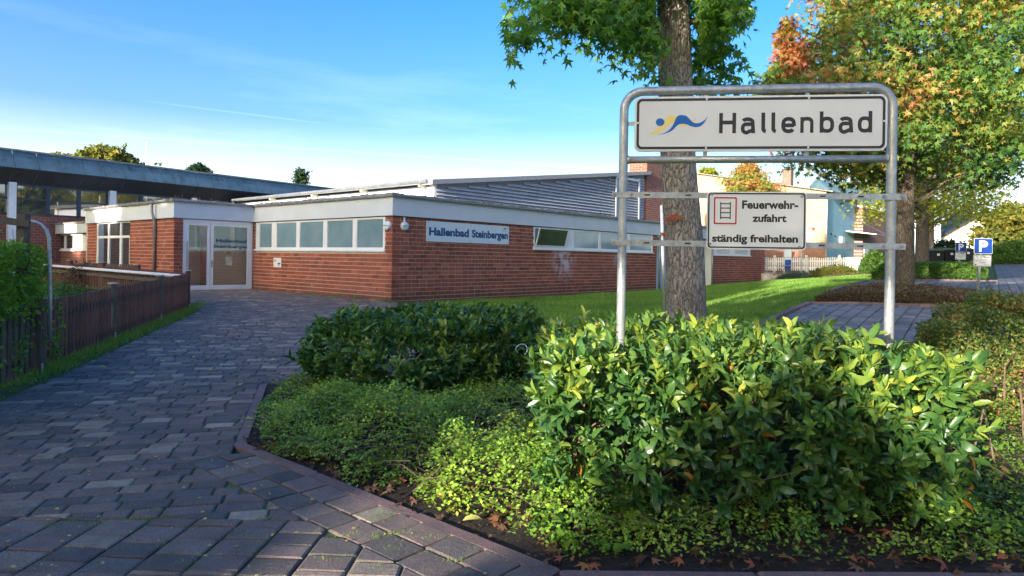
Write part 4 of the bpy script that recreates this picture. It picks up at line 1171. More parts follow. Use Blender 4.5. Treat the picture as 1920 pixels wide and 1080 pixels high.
# pergola posts and bent steel pipe behind the hornbeam
pg = thing('timber_post_frame', at(42, 600, 8.4), 'weathered timber post with cross beam above the hornbeam hedge', 'post')
a = at(44, 440, 8.4); mb = MB(); mb.bar((a.x, a.y, 0), (a.x, a.y, at(44, 402, 8.4).z), .10, .10); mb.build('post', M['greywood'], pg)
mb = MB(); mb.bar(at(-60, 404, 8.2), at(56, 420, 8.35), .06, .085); mb.build('beam', M['greywood'], pg)
pp = [(44, 413), (66, 416), (78, 421), (87, 431), (92, 446), (93.5, 500), (94, 560), (94.5, 640)]
pipe = thing('bent_pipe', (xat(94, 8.6), 8.6, 0), 'thin bent steel pipe curving down beside the timber post', 'pipe')
mb = MB(); mb.tube([at(x, y, 8.6) for x, y in pp], .022, 8); mb.build('tube', M['galv'], pipe, smooth=True)

# ================================================================== THE SIGN FRAME
SL = Vector((xat(1166, 4.55), 4.55)); SR = Vector((xat(1669, 4.35), 4.35))
Sd = (SR - SL).normalized(); Sn = Vector((Sd.y, -Sd.x)); SW = (SR - SL).length
Fs = Frame(SL.x, SL.y, Sd.x, Sd.y, Sn.x, Sn.y)
stand = thing('sign_frame', (SL.x, SL.y, 0), 'tall galvanised tube frame with round shoulders standing in the laurel hedge', 'sign stand')
ztop = 2.745; zlow = 2.282; r = .030; bend = .13
path_pts = [Fs.p(0, 0, -.3), Fs.p(0, 0, 1.5), Fs.p(0, 0, ztop - bend)]
path_pts += [Fs.p(bend - bend * math.cos(rad(a)), 0, ztop - bend + bend * math.sin(rad(a))) for a in range(10, 90, 10)]
path_pts += [Fs.p(bend, 0, ztop), Fs.p(SW / 2, 0, ztop + .004), Fs.p(SW - bend, 0, ztop + .006)]
path_pts += [Fs.p(SW - bend + bend * math.sin(rad(a)), 0, ztop + .006 - bend + bend * math.cos(rad(a))) for a in range(10, 90, 10)]
path_pts += [Fs.p(SW, 0, ztop - bend), Fs.p(SW, 0, 1.5), Fs.p(SW - .006, 0, -.3)]
mb = MB(); mb.tube(path_pts, r, 24); mb.build('bent_tube', M['galv'], stand, smooth=True)
mb = MB(); mb.tube([Fs.p(.02, 0, zlow), Fs.p(SW - .02, 0, zlow + .004)], .0245, 20); mb.build('cross_tube', M['galv'], stand, smooth=True)
mb = MB()
for t, z in ((.028, zlow), (SW - .028, zlow + .004)): mb.tube([Fs.p(t, 0, z), Fs.p(t + (.012 if t < 1 else -.012), 0, z)], .029, 16)
mb.build('weld_collar', M['galv'], stand)
tb0, tb1 = Fs.t(1185.5), Fs.t(1656)
bz0, bz1 = 2.335, 2.700
for (t, z0, z1) in ((Fs.t(1319), zlow, bz0 + .02), (Fs.t(1509), zlow, bz0 + .02), (Fs.t(1319), bz1 - .02, ztop), (Fs.t(1509), bz1 - .02, ztop)):
    mb = MB(); Fs.box(mb, t - .013, t + .013, -.004, .004, z0, z1); mb.build('bracket', M['galv'], stand)
for (t0, t1) in ((.02, tb0 + .02), (tb1 - .02, SW - .02)):
    mb = MB(); Fs.box(mb, t0, t1, -.004, .004, 2.515, 2.54); mb.build('bracket', M['galv'], stand)

def plate_fn(F, t0, z0, off):
    return lambda u, v: F.p(t0 + u, off, z0 + v)
def add_poly(mb, G, pts): mb.add([G(u, v) for u, v in pts], [tuple(range(len(pts)))])
def rounded_plate(F, t0, t1, z0, z1, r, o0, o1, name, mat, parent):
    pts = rrect(0, t1 - t0, 0, z1 - z0, r, 8); n = len(pts); mb = MB()
    mb.add([F.p(t0 + u, o0, z0 + v) for u, v in pts] + [F.p(t0 + u, o1, z0 + v) for u, v in pts],
           [tuple(range(n)), tuple(range(n, 2 * n))[::-1]] + [(i, (i + 1) % n, n + (i + 1) % n, n + i) for i in range(n)])
    return mb.build(name, mat, parent)
def ring(F, t0, z0, a, b, off, name, mat, parent):
    """a, b: outer and inner (x0,x1,y0,y1,r)"""
    A, B = rrect(*a, 8), rrect(*b, 8); n = len(A); mb = MB()
    mb.add([F.p(t0 + u, off, z0 + v) for u, v in A + B], [(i, (i + 1) % n, n + (i + 1) % n, n + i) for i in range(n)])
    return mb.build(name, mat, parent)
big = thing('town_sign', Fs.p(tb0, .03, bz0), 'wide white sign reading Hallenbad with swimmer emblem, held inside the tube frame', 'sign')
BW, BH = tb1 - tb0, bz1 - bz0
rounded_plate(Fs, tb0, tb1, bz0, bz1, .045, .006, .030, 'panel', M['whitepaint'], big)
rounded_plate(Fs, tb0 + .006, tb1 - .006, bz0 + .006, bz1 - .006, .041, .0302, .0315, 'face', M['signgrey'], big)
ring(Fs, tb0, bz0, (.013, BW - .013, .013, BH - .013, .036), (.030, BW - .030, .030, BH - .030, .022), .0325, 'border', M['signblack'], big)
for t, v in ((Fs.t(1319) - tb0, .021), (Fs.t(1509) - tb0, .021), (Fs.t(1319) - tb0, BH - .021), (Fs.t(1509) - tb0, BH - .021), (.021, .19), (BW - .021, .19)):
    mb = MB(); mb.tube([Fs.p(tb0 + t, .032, bz0 + v), Fs.p(tb0 + t, .038, bz0 + v)], .0065, 10); mb.build('rivet', M['signwhite'], big)
# lettering drawn with even strokes
S_, h_ = .165, .0825
def arc(cx, cy, rx, ry, a0, a1, n=14, pw=2.6):
    out = []
    for k in range(n + 1):
        a = rad(a0 + (a1 - a0) * k / n); c, s = math.cos(a), math.sin(a)
        out.append((cx + rx * math.copysign(abs(c) ** (2 / pw), c), cy + ry * math.copysign(abs(s) ** (2 / pw), s)))
    return out
XH, BWd = .765, .70
def glyph(ch):
    w = BWd; cx, cy, rx, ry = w / 2, XH / 2, w / 2 - h_, XH / 2 - h_
    if ch == 'H': return .85, [[(h_, 0), (h_, 1)], [(.85 - h_, 0), (.85 - h_, 1)], [(h_, .53), (.85 - h_, .53)]]
    if ch == 'l': return .26, [[(h_, 1.0), (h_, .24)] + arc(.24, .24, .24 - h_, .24 - h_, 180, 262, 8, 2.2)]
    if ch == 'a': return w, [arc(cx - .02, XH - .26, rx - .02, .26 - h_, 152, 0, 14, 2.4) + [(w - h_, 0)],
                             [(w - h_, .44), (.30, .44)] + arc(.29, .235 + .0, .29 - h_, .235 - h_ + .055, 92, 268, 14, 2.3)[1:] + [(.42, .0 + h_), (w - h_, .17)]]
    if ch == 'e': return w, [[(h_, .37), (w - h_, .37)], [(w - h_, .335)] + arc(cx, cy, rx, ry, 2, 320, 30)[0:]]
    if ch == 'n': return w, [[(h_, 0), (h_, XH)], [(h_, .42)] + arc(cx, XH - .30, rx, .30 - h_, 172, 0, 16) + [(w - h_, 0)]]
    if ch == 'b': return w, [[(h_, 0), (h_, 1.03)], arc(cx, cy, rx, ry, 0, 360, 36)]
    if ch == 'd': return w, [[(w - h_, 0), (w - h_, 1.03)], arc(cx, cy, rx, ry, 0, 360, 36)]
def stroke(mb, G, pts, hw):
    P = [Vector(p) for p in pts]; P = [p for i, p in enumerate(P) if i == 0 or (p - P[i - 1]).length > 1e-4]
    closed = (P[0] - P[-1]).length < 1e-3
    n = len(P); L, R = [], []
    for i, p in enumerate(P):
        if closed and i in (0, n - 1): dprev, dnext = (P[0] - P[-2]).normalized(), (P[1] - P[0]).normalized()
        else:
            dprev = (p - P[max(i - 1, 0)]); dnext = (P[min(i + 1, n - 1)] - p)
            dprev = dprev.normalized() if dprev.length > 0 else dnext.normalized(); dnext = dnext.normalized() if dnext.length > 0 else dprev
        m = dprev + dnext; m = m.normalized() if m.length > .3 else dnext
        nr = Vector((-m.y, m.x)); k = hw / max(.5, nr.dot(Vector((-dnext.y, dnext.x))))
        L.append(p + nr * k); R.append(p - nr * k)
    mb.add([G(*p) for p in L + R], [(i, i + 1, n + i + 1, n + i) for i in range(n - 1)])
base_x = {}
pos_px = [('H', 1343.2, 1373.8), ('a', 1383.5, 1409.8), ('l', 1421.6, 1431.5), ('l', 1440.4, 1450.2), ('e', 1458.8, 1485.3), ('n', 1494.2, 1518), ('b', 1530.2, 1556.3), ('a', 1565.3, 1592.3), ('d', 1601, 1627.2)]
cap = .135; zb = bz0 + .117
for i, (ch, p0, p1) in enumerate(pos_px):
    u0, u1 = Fs.t(p0), Fs.t(p1); w, strokes = glyph(ch)
    k = (u1 - u0) / w; mb = MB()
    for j, st in enumerate(strokes):
        G = (lambda u, v, j=j: Fs.p(u0 + u * k, .0325 + .0003 * j, zb + v * cap))
        stroke(mb, G, st, h_ * (1.12 if ch != 'H' else 1.15))
    mb.build('letter', M['signblack'], big)
def emb(pts, off, mat, name='emblem'):
    mb = MB(); D = SL.y
    q = []
    for x, y in pts:
        px, py = 1160 + x / 6.75, 150 + y / 6.75
        t = Fs.t(px); dist = Fs.p(t, 0, 0).y; q.append(Fs.p(t, off, at(px, py, dist).z))
    mb.add(q, [tuple(range(len(q)))]); return mb.build(name, mat, big)
def smooth_poly(pts, n=5):
    out = []; m = len(pts)
    for i in range(m):
        p0, p1, p2, p3 = (Vector(pts[(i + k - 1) % m]) for k in range(4))
        for j in range(n):
            t = j / n; out.append(tuple(.5 * ((2 * p1) + (-p0 + p2) * t + (2 * p0 - 5 * p1 + 4 * p2 - p3) * t * t + (-p0 + 3 * p1 - 3 * p2 + p3) * t ** 3)))
    return out
emb(smooth_poly([(362, 698), (430, 650), (500, 592), (545, 545), (560, 500), (590, 465), (630, 457), (668, 465), (700, 495), (660, 560), (610, 572), (575, 595), (520, 650), (455, 686)]), .0323, M['signyellow'])
emb(smooth_poly([(735, 590), (775, 562), (835, 578), (805, 600), (765, 600)]), .0323, M['signyellow'])
emb([(888, 545), (932, 482), (942, 490), (908, 552)], .0323, M['signyellow'])
emb([(492 + 55 * math.cos(a / 24 * 6.2832), 545 + 48 * math.sin(a / 24 * 6.2832)) for a in range(24)], .0329, M['signblue'])
emb(smooth_poly([(470, 707), (555, 690), (640, 655), (695, 600), (735, 573), (780, 567), (830, 575), (880, 597), (940, 608), (1000, 595), (1050, 548), (1087, 473), (1055, 512), (1010, 545), (955, 560), (905, 548), (865, 510), (825, 470), (775, 457), (722, 463), (690, 495), (662, 565), (615, 635), (550, 680)], 4), .0331, M['signblue'])

# fire access sign on two clamped steel straps
ft0, ft1 = Fs.t(1322), Fs.t(1507)
def zpx(px, py): t = Fs.t(px); return at(px, py, Fs.p(t, 0, 0).y).z
fz0, fz1 = zpx(1414, 468), zpx(1414, 361)
for zl, zr_ in ((zpx(1166, 366), zpx(1669, 370)), (zpx(1166, 455), zpx(1669, 462.5))):
    st = thing('mounting_strap', Fs.p(0, .035, zl), 'upper galvanised strap clamped across both sign posts' if zl > 1.9 else 'lower galvanised strap clamped across both sign posts', 'strap')
    zz = lambda t: zl + (zr_ - zl) * t / SW
    mb = MB(); a, b = -.072, SW + .078
    mb.hexa([Fs.p(a, .0325, zz(a) - .0195), Fs.p(b, .0325, zz(b) - .0195), Fs.p(b, .0365, zz(b) - .0195), Fs.p(a, .0365, zz(a) - .0195),
             Fs.p(a, .0325, zz(a) + .0195), Fs.p(b, .0325, zz(b) + .0195), Fs.p(b, .0365, zz(b) + .0195), Fs.p(a, .0365, zz(a) + .0195)])
    mb.build('flat_bar', M['galv'], st)
    for t in (0, SW):
        mb = MB(); pts = [Fs.p(t + .036 * math.sin(rad(a_)), .036 * math.cos(rad(a_)), zz(t) ) for a_ in range(-95, 276, 15)]
        n = len(pts); up = Vector((0, 0, .0195))
        mb.add([p - up for p in pts] + [p + up for p in pts], [(i, i + 1, n + i + 1, n + i) for i in range(n - 1)])
        mb.build('clamp', M['galv'], st)
        for du in (-.058, .056):
            mb = MB(); mb.tube([Fs.p(t + du, .037, zz(t)), Fs.p(t + du, .047, zz(t))], .0105, 6); bo = mb.build('bolt', M['zinc'], st)
            mb = MB(); mb.tube([Fs.p(t + du, .037, zz(t)), Fs.p(t + du, .039, zz(t))], .015, 12); mb.build('washer', M['galv'], bo)
    for t in (.16, ft0 - .12, ft1 + .10, SW - .20):
        mb = MB(); Fs.box(mb, t - .019, t + .019, .0367, .0372, zz(t) - .005, zz(t) + .005); mb.build('slot', M['black'], st)
fire = thing('fire_access_sign', Fs.p(ft0, .04, fz0), 'white fire access sign with red framed ladder symbol bolted to the straps', 'sign')
FW, FH = ft1 - ft0, fz1 - fz0
rounded_plate(Fs, ft0, ft1, fz0, fz1, .022, .038, .043, 'panel', M['signwhite'], fire)
ring(Fs, ft0, fz0, (.007, FW - .007, .007, FH - .007, .020), (.017, FW - .017, .017, FH - .017, .014), .0440, 'border', M['signblack'], fire)
def fx(x): return (x - 185) / (945 - 185) * FW
def fy(y): return FH - (y - 258) / (690 - 258) * FH
ring(Fs, ft0, fz0, (fx(238), fx(415), fy(503), fy(298), .010), (fx(249), fx(404), fy(492), fy(309), .006), .0442, 'red_frame', M['signred'], fire)
for (x0, x1, y0, y1) in ((287, 295, 465, 335), (361, 369, 465, 335), (295, 361, 352, 344), (295, 361, 385, 377), (295, 361, 420, 412), (295, 361, 457, 449)):
    mb = MB(); Fs.box(mb, ft0 + fx(x0), ft0 + fx(x1), .0440, .0448, fz0 + fy(y0), fz0 + fy(y1)); mb.build('ladder_symbol', M['signblack'], fire)
Gf = lambda u, v: Fs.p(ft0 + u, .0444, fz0 + v)
for s, x0, x1, y0, y1 in (('Feuerwehr-', 455, 882, 386, 322), ('zufahrt', 535, 795, 484, 425), ('ständig freihalten', 228, 884, 654, 578)):
    mb = MB(); put_text(mb, s, Gf, fx(x0), fx(x1), fy(y0), fy(y1), .036); mb.build('lettering', M['signblack'], fire)
for x, y in ((224, 280), (908, 292), (213, 652), (895, 668)):
    mb = MB(); c = (ft0 + fx(x), fz0 + fy(y)); mb.tube([Fs.p(c[0], .043, c[1]), Fs.p(c[0], .051, c[1])], .0085, 6); mb.build('bolt', M['zinc'], fire)

# ================================================================== TREES
def trunk(name_thing_parent, pts, radii, mat, seed=0, seg=40, rough=.03, name='trunk'):
    """fluted tapering trunk through pts"""
    rr = random.Random(seed); mb = MB(); P = []; R = []
    n = 36
    for k in range(n + 1):
        f = k / n * (len(pts) - 1); i = min(int(f), len(pts) - 2); u = f - i
        P.append(Vector(pts[i]).lerp(Vector(pts[i + 1]), u)); R.append(radii[i] * (1 - u) + radii[i + 1] * u)
    ph = [rr.uniform(0, 6.28) for _ in range(8)]
    vs = []
    for k, (p, r_) in enumerate(zip(P, R)):
        for j in range(seg):
            a = 2 * math.pi * j / seg; z = p.z
            w = 1 + rough * (math.sin(3 * a + ph[0] + z * .6) + .6 * math.sin(7 * a + ph[1] - z * .9) + .5 * math.sin(12 * a + ph[2] + 1.3 * math.sin(z * 2.1)) + .4 * math.sin(4 * z + ph[3] + 2 * a) + rr.uniform(-.5, .5))
            vs.append(p + Vector((math.cos(a), math.sin(a), 0)) * r_ * w)
    mb.add(vs, [(k * seg + j, k * seg + (j + 1) % seg, (k + 1) * seg + (j + 1) % seg, (k + 1) * seg + j) for k in range(n) for j in range(seg)])
    return mb.build(name, mat, name_thing_parent, smooth=True)
def branch(mb, a, b, r0, r1, sag=.0, n=5, wob=.05):
    a, b = Vector(a), Vector(b); L = (b - a).length; pts = []
    for k in range(n + 1):
        u = k / n; p = a.lerp(b, u) + Vector((random.uniform(-wob, wob), random.uniform(-wob, wob), random.uniform(-wob, wob))) * L * (0 if k in (0,) else 1)
        p.z += sag * 4 * u * (1 - u); pts.append(p)
    mb.tube(pts, [r0 + (r1 - r0) * k / n for k in range(n + 1)], 6); return pts

# nearest sweetgum: trunk through the picture, crown mostly above it
D1 = 7.6
tpts = [at(1291, 770, D1), at(1289, 620, D1), at(1283, 470, D1), at(1272, 330, D1), at(1267, 180, D1), at(1262, 0, D1), at(1258, -160, D1), at(1262, -500, D1), at(1275, -900, D1)]
t1b = (tpts[0].x, tpts[0].y, gz(tpts[0].x, tpts[0].y))
gum = thing('sweetgum_tree', t1b, 'big grey barked sweetgum trunk directly behind the Hallenbad sign, green star leaves above', 'tree')
trunk(gum, tpts, [.245, .222, .212, .196, .188, .178, .165, .11, .03], M['bark'], 4, 56, .02)
random.seed(41); RNG = np.random.default_rng(41)
mb = MB()
stem_pts = []
def sprays(mb, a, b, nsub, spread, out, r0=.03, sag=.0):
    pts = branch(mb, a, b, r0, .008, sag)
    for k in range(nsub):
        i = random.randint(1, len(pts) - 1); p = pts[i]
        q = p + Vector((random.uniform(-1, 1), random.uniform(-1, 1), random.uniform(-.9, .35))) * spread
        branch(mb, p, q, .007, .003, n=3); out.append((p, q))
    out.append((pts[-2], pts[-1]))
tw = []
T = lambda px, py, Y: at(px, py, Y)
sprays(mb, T(1262, -60, 7.6), T(1005, 18, 6.3), 13, .36, tw); sprays(mb, T(1262, -90, 7.6), T(1040, 20, 6.5), 13, .42, tw); sprays(mb, T(1262, -90, 7.6), T(1150, 10, 6.9), 11, .40, tw); sprays(mb, T(1262, -120, 7.6), T(1030, 10, 6.9), 9, .42, tw)
sprays(mb, T(1262, -50, 7.6), T(1120, 28, 6.4), 8, .40, tw); sprays(mb, T(1262, -20, 7.6), T(1205, 118, 6.6), 6, .26, tw, .012)
sprays(mb, T(1262, 20, 7.6), T(1340, 70, 7.9), 8, .40, tw); sprays(mb, T(1262, 0, 7.6), T(1352, 128, 8.0), 8, .34, tw, .015)
sprays(mb, T(1262, -60, 7.6), T(1388, 8, 7.4), 9, .38, tw); sprays(mb, T(1262, -90, 7.6), T(1330, 30, 7.0), 8, .40, tw)
for k in range(46):   # upper crown, above the frame
    a = random.uniform(0, 6.28); z = random.uniform(4.6, 9.0); rr_ = (2.2 - (z - 4.6) * .36) * random.uniform(.55, 1)
    c = Vector((tpts[6].x, D1, z - .5)); sprays(mb, c, c + Vector((math.cos(a) * rr_, math.sin(a) * rr_, .5)), 6, .6, tw)
mb.build('limbs', M['bark2'], gum, smooth=True)
P, Dd, U = [], [], []
for p, q in tw:
    n = 44
    for k in range(n):
        u = random.uniform(.15, 1.08); c = p.lerp(q, u) + Vector((random.gauss(0, .13), random.gauss(0, .13), random.gauss(-.03, .10)))
        P.append(c); d = Vector((random.gauss(0, .8), random.gauss(0, .8), random.gauss(-.75, .45))); Dd.append(d)
        U.append(Vector((random.gauss(0, .6), random.gauss(-.3, .6), random.gauss(.9, .4))))
P = np.array([tuple(x) for x in P]); _px = 960 + FPX * P[:, 0] / P[:, 1]; _k = ((_px > 940) & (_px < 1405) | (P[:, 2] > 4.9)) & (~((_px > 1226 - 6) & (_px < 1303) & (P[:, 1] < 7.95)) | (P[:, 2] > 4.6) | ((_px < 1250) & (P[:, 2] < 3.95) & (P[:, 2] > 3.1))); P = P[_k]; Dd = np.array([tuple(x) for x in Dd])[_k]; U = np.array([tuple(x) for x in U])[_k]
leaves('foliage', STAR, P, Dd, U, RNG.uniform(.09, .16, len(P)), RNG.beta(2, 2.6, len(P)), M['gum_green'], gum, n_single=300, kind='stuff')
# a few red leaves on the trunk
for (px, py, t, s) in ((1262, 396, .80, .15), (1252, 402, .78, .12), (1273, 400, .82, .11), (1243, 432, .79, .10), (1241, 100, 1.0, .09)):
    leaves('red_leaf', STAR, np.array([tuple(at(px, py, D1 - .24))]), np.array([[.2, -.1, -1.]]), np.array([[.1, -1., .2]]), np.array([s]), np.array([t]), M['litter'] if py > 300 else M['gum_green'], gum)

def crown_tree(name, base, label, mat, h0, h1, rmax, n_clumps, per, size, tint_fn, trunk_r, lean=(0, 0), tpl=STAR, shape='egg', cat='tree', group=None, seed=1, n_single=0, bark='bark2', csp=.34, cx=(0, 0), trunk_top=None, extra=(), trim=None):
    global RNG
    random.seed(seed); RNG = np.random.default_rng(seed)
    th = thing(name, base, label, cat, group)
    b = Vector(base); top = b + Vector((lean[0], lean[1], (trunk_top or (h1 * .93))))
    trunk(th, [b + Vector((0, 0, -.1)), b.lerp(top, .15), b.lerp(top, .5), top], [trunk_r * 1.18, trunk_r, trunk_r * .75, trunk_r * .12], M[bark], seed, 20, .03)
    mb = MB(); P = []
    for k in range(n_clumps):
        u = (k + random.random()) / n_clumps; z = h0 + (h1 - h0) * u ** .9
        if shape == 'egg': rr_ = rmax * math.sin(math.pi * min(1, (u * .86 + .16))) ** .75
        elif shape == 'cone': rr_ = rmax * (1 - u * .93)
        elif shape == 'pyr': rr_ = rmax * (min(1, .55 + u * 2.2) if u < .2 else (1 - (u - .2) * 1.05))
        else: rr_ = rmax * math.sqrt(max(.05, 1 - (2 * u - 1) ** 2))
        a = k * 2.39996 + random.uniform(-.5, .5); q = math.sqrt(random.uniform(.12, 1)) * rr_ * random.uniform(.82, 1.12)
        c = b + Vector((cx[0] * min(1, u * 2), cx[1] * min(1, u * 2), 0)) + Vector((lean[0] * u + math.cos(a) * q, lean[1] * u + math.sin(a) * q, z))
        s0 = b + (top - b) * min(.95, max(.2, (z - .25 * q - .2) / max(h1, .1)))
        if k % 2 == 0: branch(mb, s0, c, .03 * trunk_r / .2, .008, n=4)
        m = per + random.randint(-per // 4, per // 4)
        e = RNG.normal(size=(m, 3)) * np.array([csp, csp, csp * .55]); pc = np.array(c) + e; P.append(np.hstack([pc, np.full((m, 1), k), np.tile(np.array([[u, q / max(rr_, .01)]]), (m, 1))]))
    for j, (ex, ey, ez, er, en) in enumerate(extra):
        pc = np.array([ex, ey, ez]) + RNG.normal(size=(en, 3)) * np.array([er, er, er * .8]); P.append(np.hstack([pc, np.full((en, 1), j % n_clumps), np.tile(np.array([[.45 + .5 * j / len(extra), 2.]]), (en, 1))]))
        branch(mb, b.lerp(top, .45), (ex, ey, ez), .03, .006, n=4)
    if mb.v: mb.build('limbs', M[bark], th, smooth=True)
    A = np.vstack(P); X = A[:, :3]; n = len(X)
    D_ = RNG.normal(size=(n, 3)) + np.array([0, 0, -.8]); U_ = RNG.normal(size=(n, 3)) * .7 + np.array([0, 0, .8])
    if trim is not None:
        kk = trim(X) | (A[:, 5] > 1.5); A = A[kk]; X = X[kk]; D_ = D_[kk]; U_ = U_[kk]; n = len(X)
    cl = RNG.uniform(0, 1, n_clumps)[A[:, 3].astype(int)]
    Tn = tint_fn(A[:, 4], A[:, 5], cl, RNG.uniform(0, 1, n), X)
    leaves('foliage', tpl, X, D_, U_, RNG.uniform(size * .75, size * 1.2, n), Tn, mat, th, n_single=n_single, kind='stuff')
    return th
def gxy(px, Y): x = xat(px, Y); return (x, Y, gz(x, Y))
def outline2(X):
    """uneven left side of the crown: narrow above, wide skirt in the middle, cut away towards the bottom"""
    lx = X[:, 0] - 8.4; z = X[:, 2]
    lim = np.interp(z, [2.0, 2.6, 3.2, 4.0, 5.3, 5.6, 6.4, 7.4, 10.5], [-1.0, -2.2, -3.1, -3.2, -3.1, -2.2, -1.95, -1.6, -.8])
    return (lx > lim + RNG.normal(size=len(X)) * .10)
EXT = [(*at(1475 + random.uniform(-1, 1) * w_, y_, 14.6), r_, n_) for y_, w_, r_, n_ in ((190, 35, .22, 420), (170, 25, .20, 380), (150, 28, .18, 360), (130, 18, .17, 320), (110, 14, .15, 280), (90, 10, .13, 220), (70, 7, .11, 170), (52, 5, .08, 110), (38, 3, .06, 60), (165, -45, .16, 200), (150, -48, .12, 160), (215, 20, .25, 500), (240, 30, .25, 500))]
b2 = gxy(1697, 14.3)
crown_tree('sweetgum_tree', b2, 'large sweetgum with mixed green, yellow and red leaves standing in the brown shrub island', M['gum_autumn'], 2.6, 10.2, 3.35, 300, 175, .155,
           lambda u, q, c, r, X: np.clip(.27 + .47 * u + .50 * (c - .45) + .38 * (r - .5) + .08 * (X[:, 0] < 8), 0, 1), .165, (.0, 0), n_single=300, seed=52, csp=.36, cx=(.35, 0), shape='egg', extra=EXT, trim=outline2)
b3 = gxy(1729, 27.5)
crown_tree('sweetgum_tree', b3, 'second sweetgum with sunlit yellow-green leaves behind the clipped hedge', M['gum_yellow'], 2.3, 8.6, 3.6, 170, 90, .16,
           lambda u, q, c, r, X: np.clip(.35 * c + .45 * r + .1 + .12 * u, 0, 1), .24, seed=53, csp=.42)
b4 = gxy(1744, 40)
crown_tree('sweetgum_tree', b4, 'slim far sweetgum trunk between the second tree and the dark notice board', M['gum_yellow'], 2.6, 7.5, 3.2, 110, 60, .22,
           lambda u, q, c, r, X: np.clip(.5 * c + .4 * r, 0, 1), .20, seed=54, csp=.5)
b6 = gxy(1400, 47.5)
crown_tree('maple_tree', (b6[0], b6[1], .9), 'small round orange and yellow maple in front of the sunlit brick gabled house', M['gum_autumn'], 3.6, 7.6, 1.9, 80, 90, .23,
           lambda u, q, c, r, X: np.clip(.50 + .35 * u * c + .35 * (r - .4), 0, 1), .10, seed=56, csp=.30, shape='egg')

# far trees
def far_tree(px, Y, ytop, wpx, label, mat, name='broadleaf_tree', shape='ball', tpl=CLUMP, n=60, per=45, zb=None, seed=1, tf=None, kind_label_cat='tree', h0=None):
    x = xat(px, Y); zt = at(px, ytop, Y).z; r_ = wpx / 2 * Y / FPX; g = gz(x, Y) if zb is None else zb
    H = zt - g
    crown_tree(name, (x, Y, g), label, mat, (H - 2.1 * r_) if h0 is None else h0, H - .15 * r_, r_, n, per, r_ * .20, tf or (lambda u, q, c, r, X: np.clip(.3 * c + .5 * r + .15 * u, 0, 1)), max(.12, r_ * .09), tpl=tpl, shape=shape, seed=seed, csp=r_ * .17)
far_tree(195, 62, 274, 130, 'rounded yellow-green tree top above the gymnasium roof', M['distant'], seed=61, n=70)
far_tree(112, 66, 287, 80, 'thin olive tree top left of the yellow one above the gymnasium roof', M['distant'], seed=62, n=40)
far_tree(242, 64, 296, 40, 'low green tree top right of the yellow one above the gymnasium roof', M['boxhedge'], seed=63, n=25)
far_tree(369, 70, 306, 42, 'small dark round pine top over the slate roof', M['conifer'], 'pine_tree', seed=64, n=40, per=60)
far_tree(562, 72, 316, 60, 'dark pointed spruce top where the slate roof ends', M['conifer'], 'spruce_tree', 'cone', seed=65, n=70, per=50, h0=1.5)
far_tree(1322, 85, 314, 60, 'pale yellow-green tree top left behind the sunlit brick house roof', M['gum_yellow'], seed=66, n=40)
far_tree(1243, 70, 330, 50, 'yellow tree between the brick tower and the big trunk', M['gum_yellow'], seed=67, n=40)
far_tree(1905, 60, 385, 120, 'tall pale green birch at the right picture edge by the road', M['distant'], seed=68, n=120)
far_tree(1868, 66, 428, 55, 'small bright yellow tree beside the white gabled house', M['gum_yellow'], seed=69, n=50)
far_tree(1775, 44, 452, 90, 'dark spreading conifer left of the white gabled house', M['conifer'], 'conifer_tree', seed=70, n=50)

# ================================================================== HOUSES
def house_frame(px, Y, d, n): x = xat(px, Y); return Frame(x, Y, d.x, d.y, n.x, n.y)
H = Vector((21.5, 46.0))
Fy = Frame(H.x, H.y, d1.x, d1.y, -d2.x, -d2.y)
ph = thing('gabled_house', (H.x, H.y, 1.0), 'brick house with painted-in peach sunlight, sloping tiled verge and pale blue side bay behind the white fence', 'building')
M['course_y'] = mat_course('sunlit_red_brick', (d1.x, d1.y), (.50, .33, .21), (.44, .28, .18), (.55, .47, .38), .26, .083)  # sunlight on the upper red brick put into a peach colour
M['course_y2'] = mat_course('red_brick_low', (d1.x, d1.y), (.26, .095, .06), (.20, .07, .045), (.42, .38, .34), .26, .083)
M['course_y3'] = mat_course('red_brick_side', (d2.x, d2.y), (.24, .085, .055), (.18, .06, .042), (.32, .28, .26), .30, .12)
M['bluepaint'] = simple('pale_blue_render', (.30, .52, .60), .75, var=.1, vscale=1.5)
def vrake(t): return 6.55 + (8.45 - 6.55) / 9.6 * t
LY = 11.5
mb = MB(); mb.hexa([Fy.p(0, -8, 2.65), Fy.p(LY, -8, 2.65), Fy.p(LY, 0, 2.65), Fy.p(0, 0, 2.65), Fy.p(0, -8, vrake(0)), Fy.p(LY, -8, vrake(LY)), Fy.p(LY, 0, vrake(LY)), Fy.p(0, 0, vrake(0))]); mb.build('wall', M['course_y'], ph)
mb = MB(); Fy.box(mb, 0.002, LY, -7.9, -.006, .2, 2.649); mb.build('shaded_lower_wall', M['course_y2'], ph)  # brick stays red below the painted edge of the sunlight
k = -.5
while k < LY:
    mb = MB(); a, b = k, k + .34
    mb.hexa([Fy.p(a, -8.2, vrake(a) + .005), Fy.p(b, -8.2, vrake(b) + .005), Fy.p(b, .28, vrake(b) + .005), Fy.p(a, .28, vrake(a) + .005), Fy.p(a, -8.2, vrake(a) + .10), Fy.p(b, -8.2, vrake(b) + .06), Fy.p(b, .28, vrake(b) + .06), Fy.p(a, .28, vrake(a) + .10)])
    mb.build('roof_tile_row', M['roofedge'], ph); k += .345
c_t = Fy.t(1454); z = vrake(c_t)
mb = MB(); Fy.box(mb, c_t - .32, c_t + .32, -2.6, -2.0, z - .4, z + 1.3); ch = mb.build('chimney', M['course_y2'], ph)
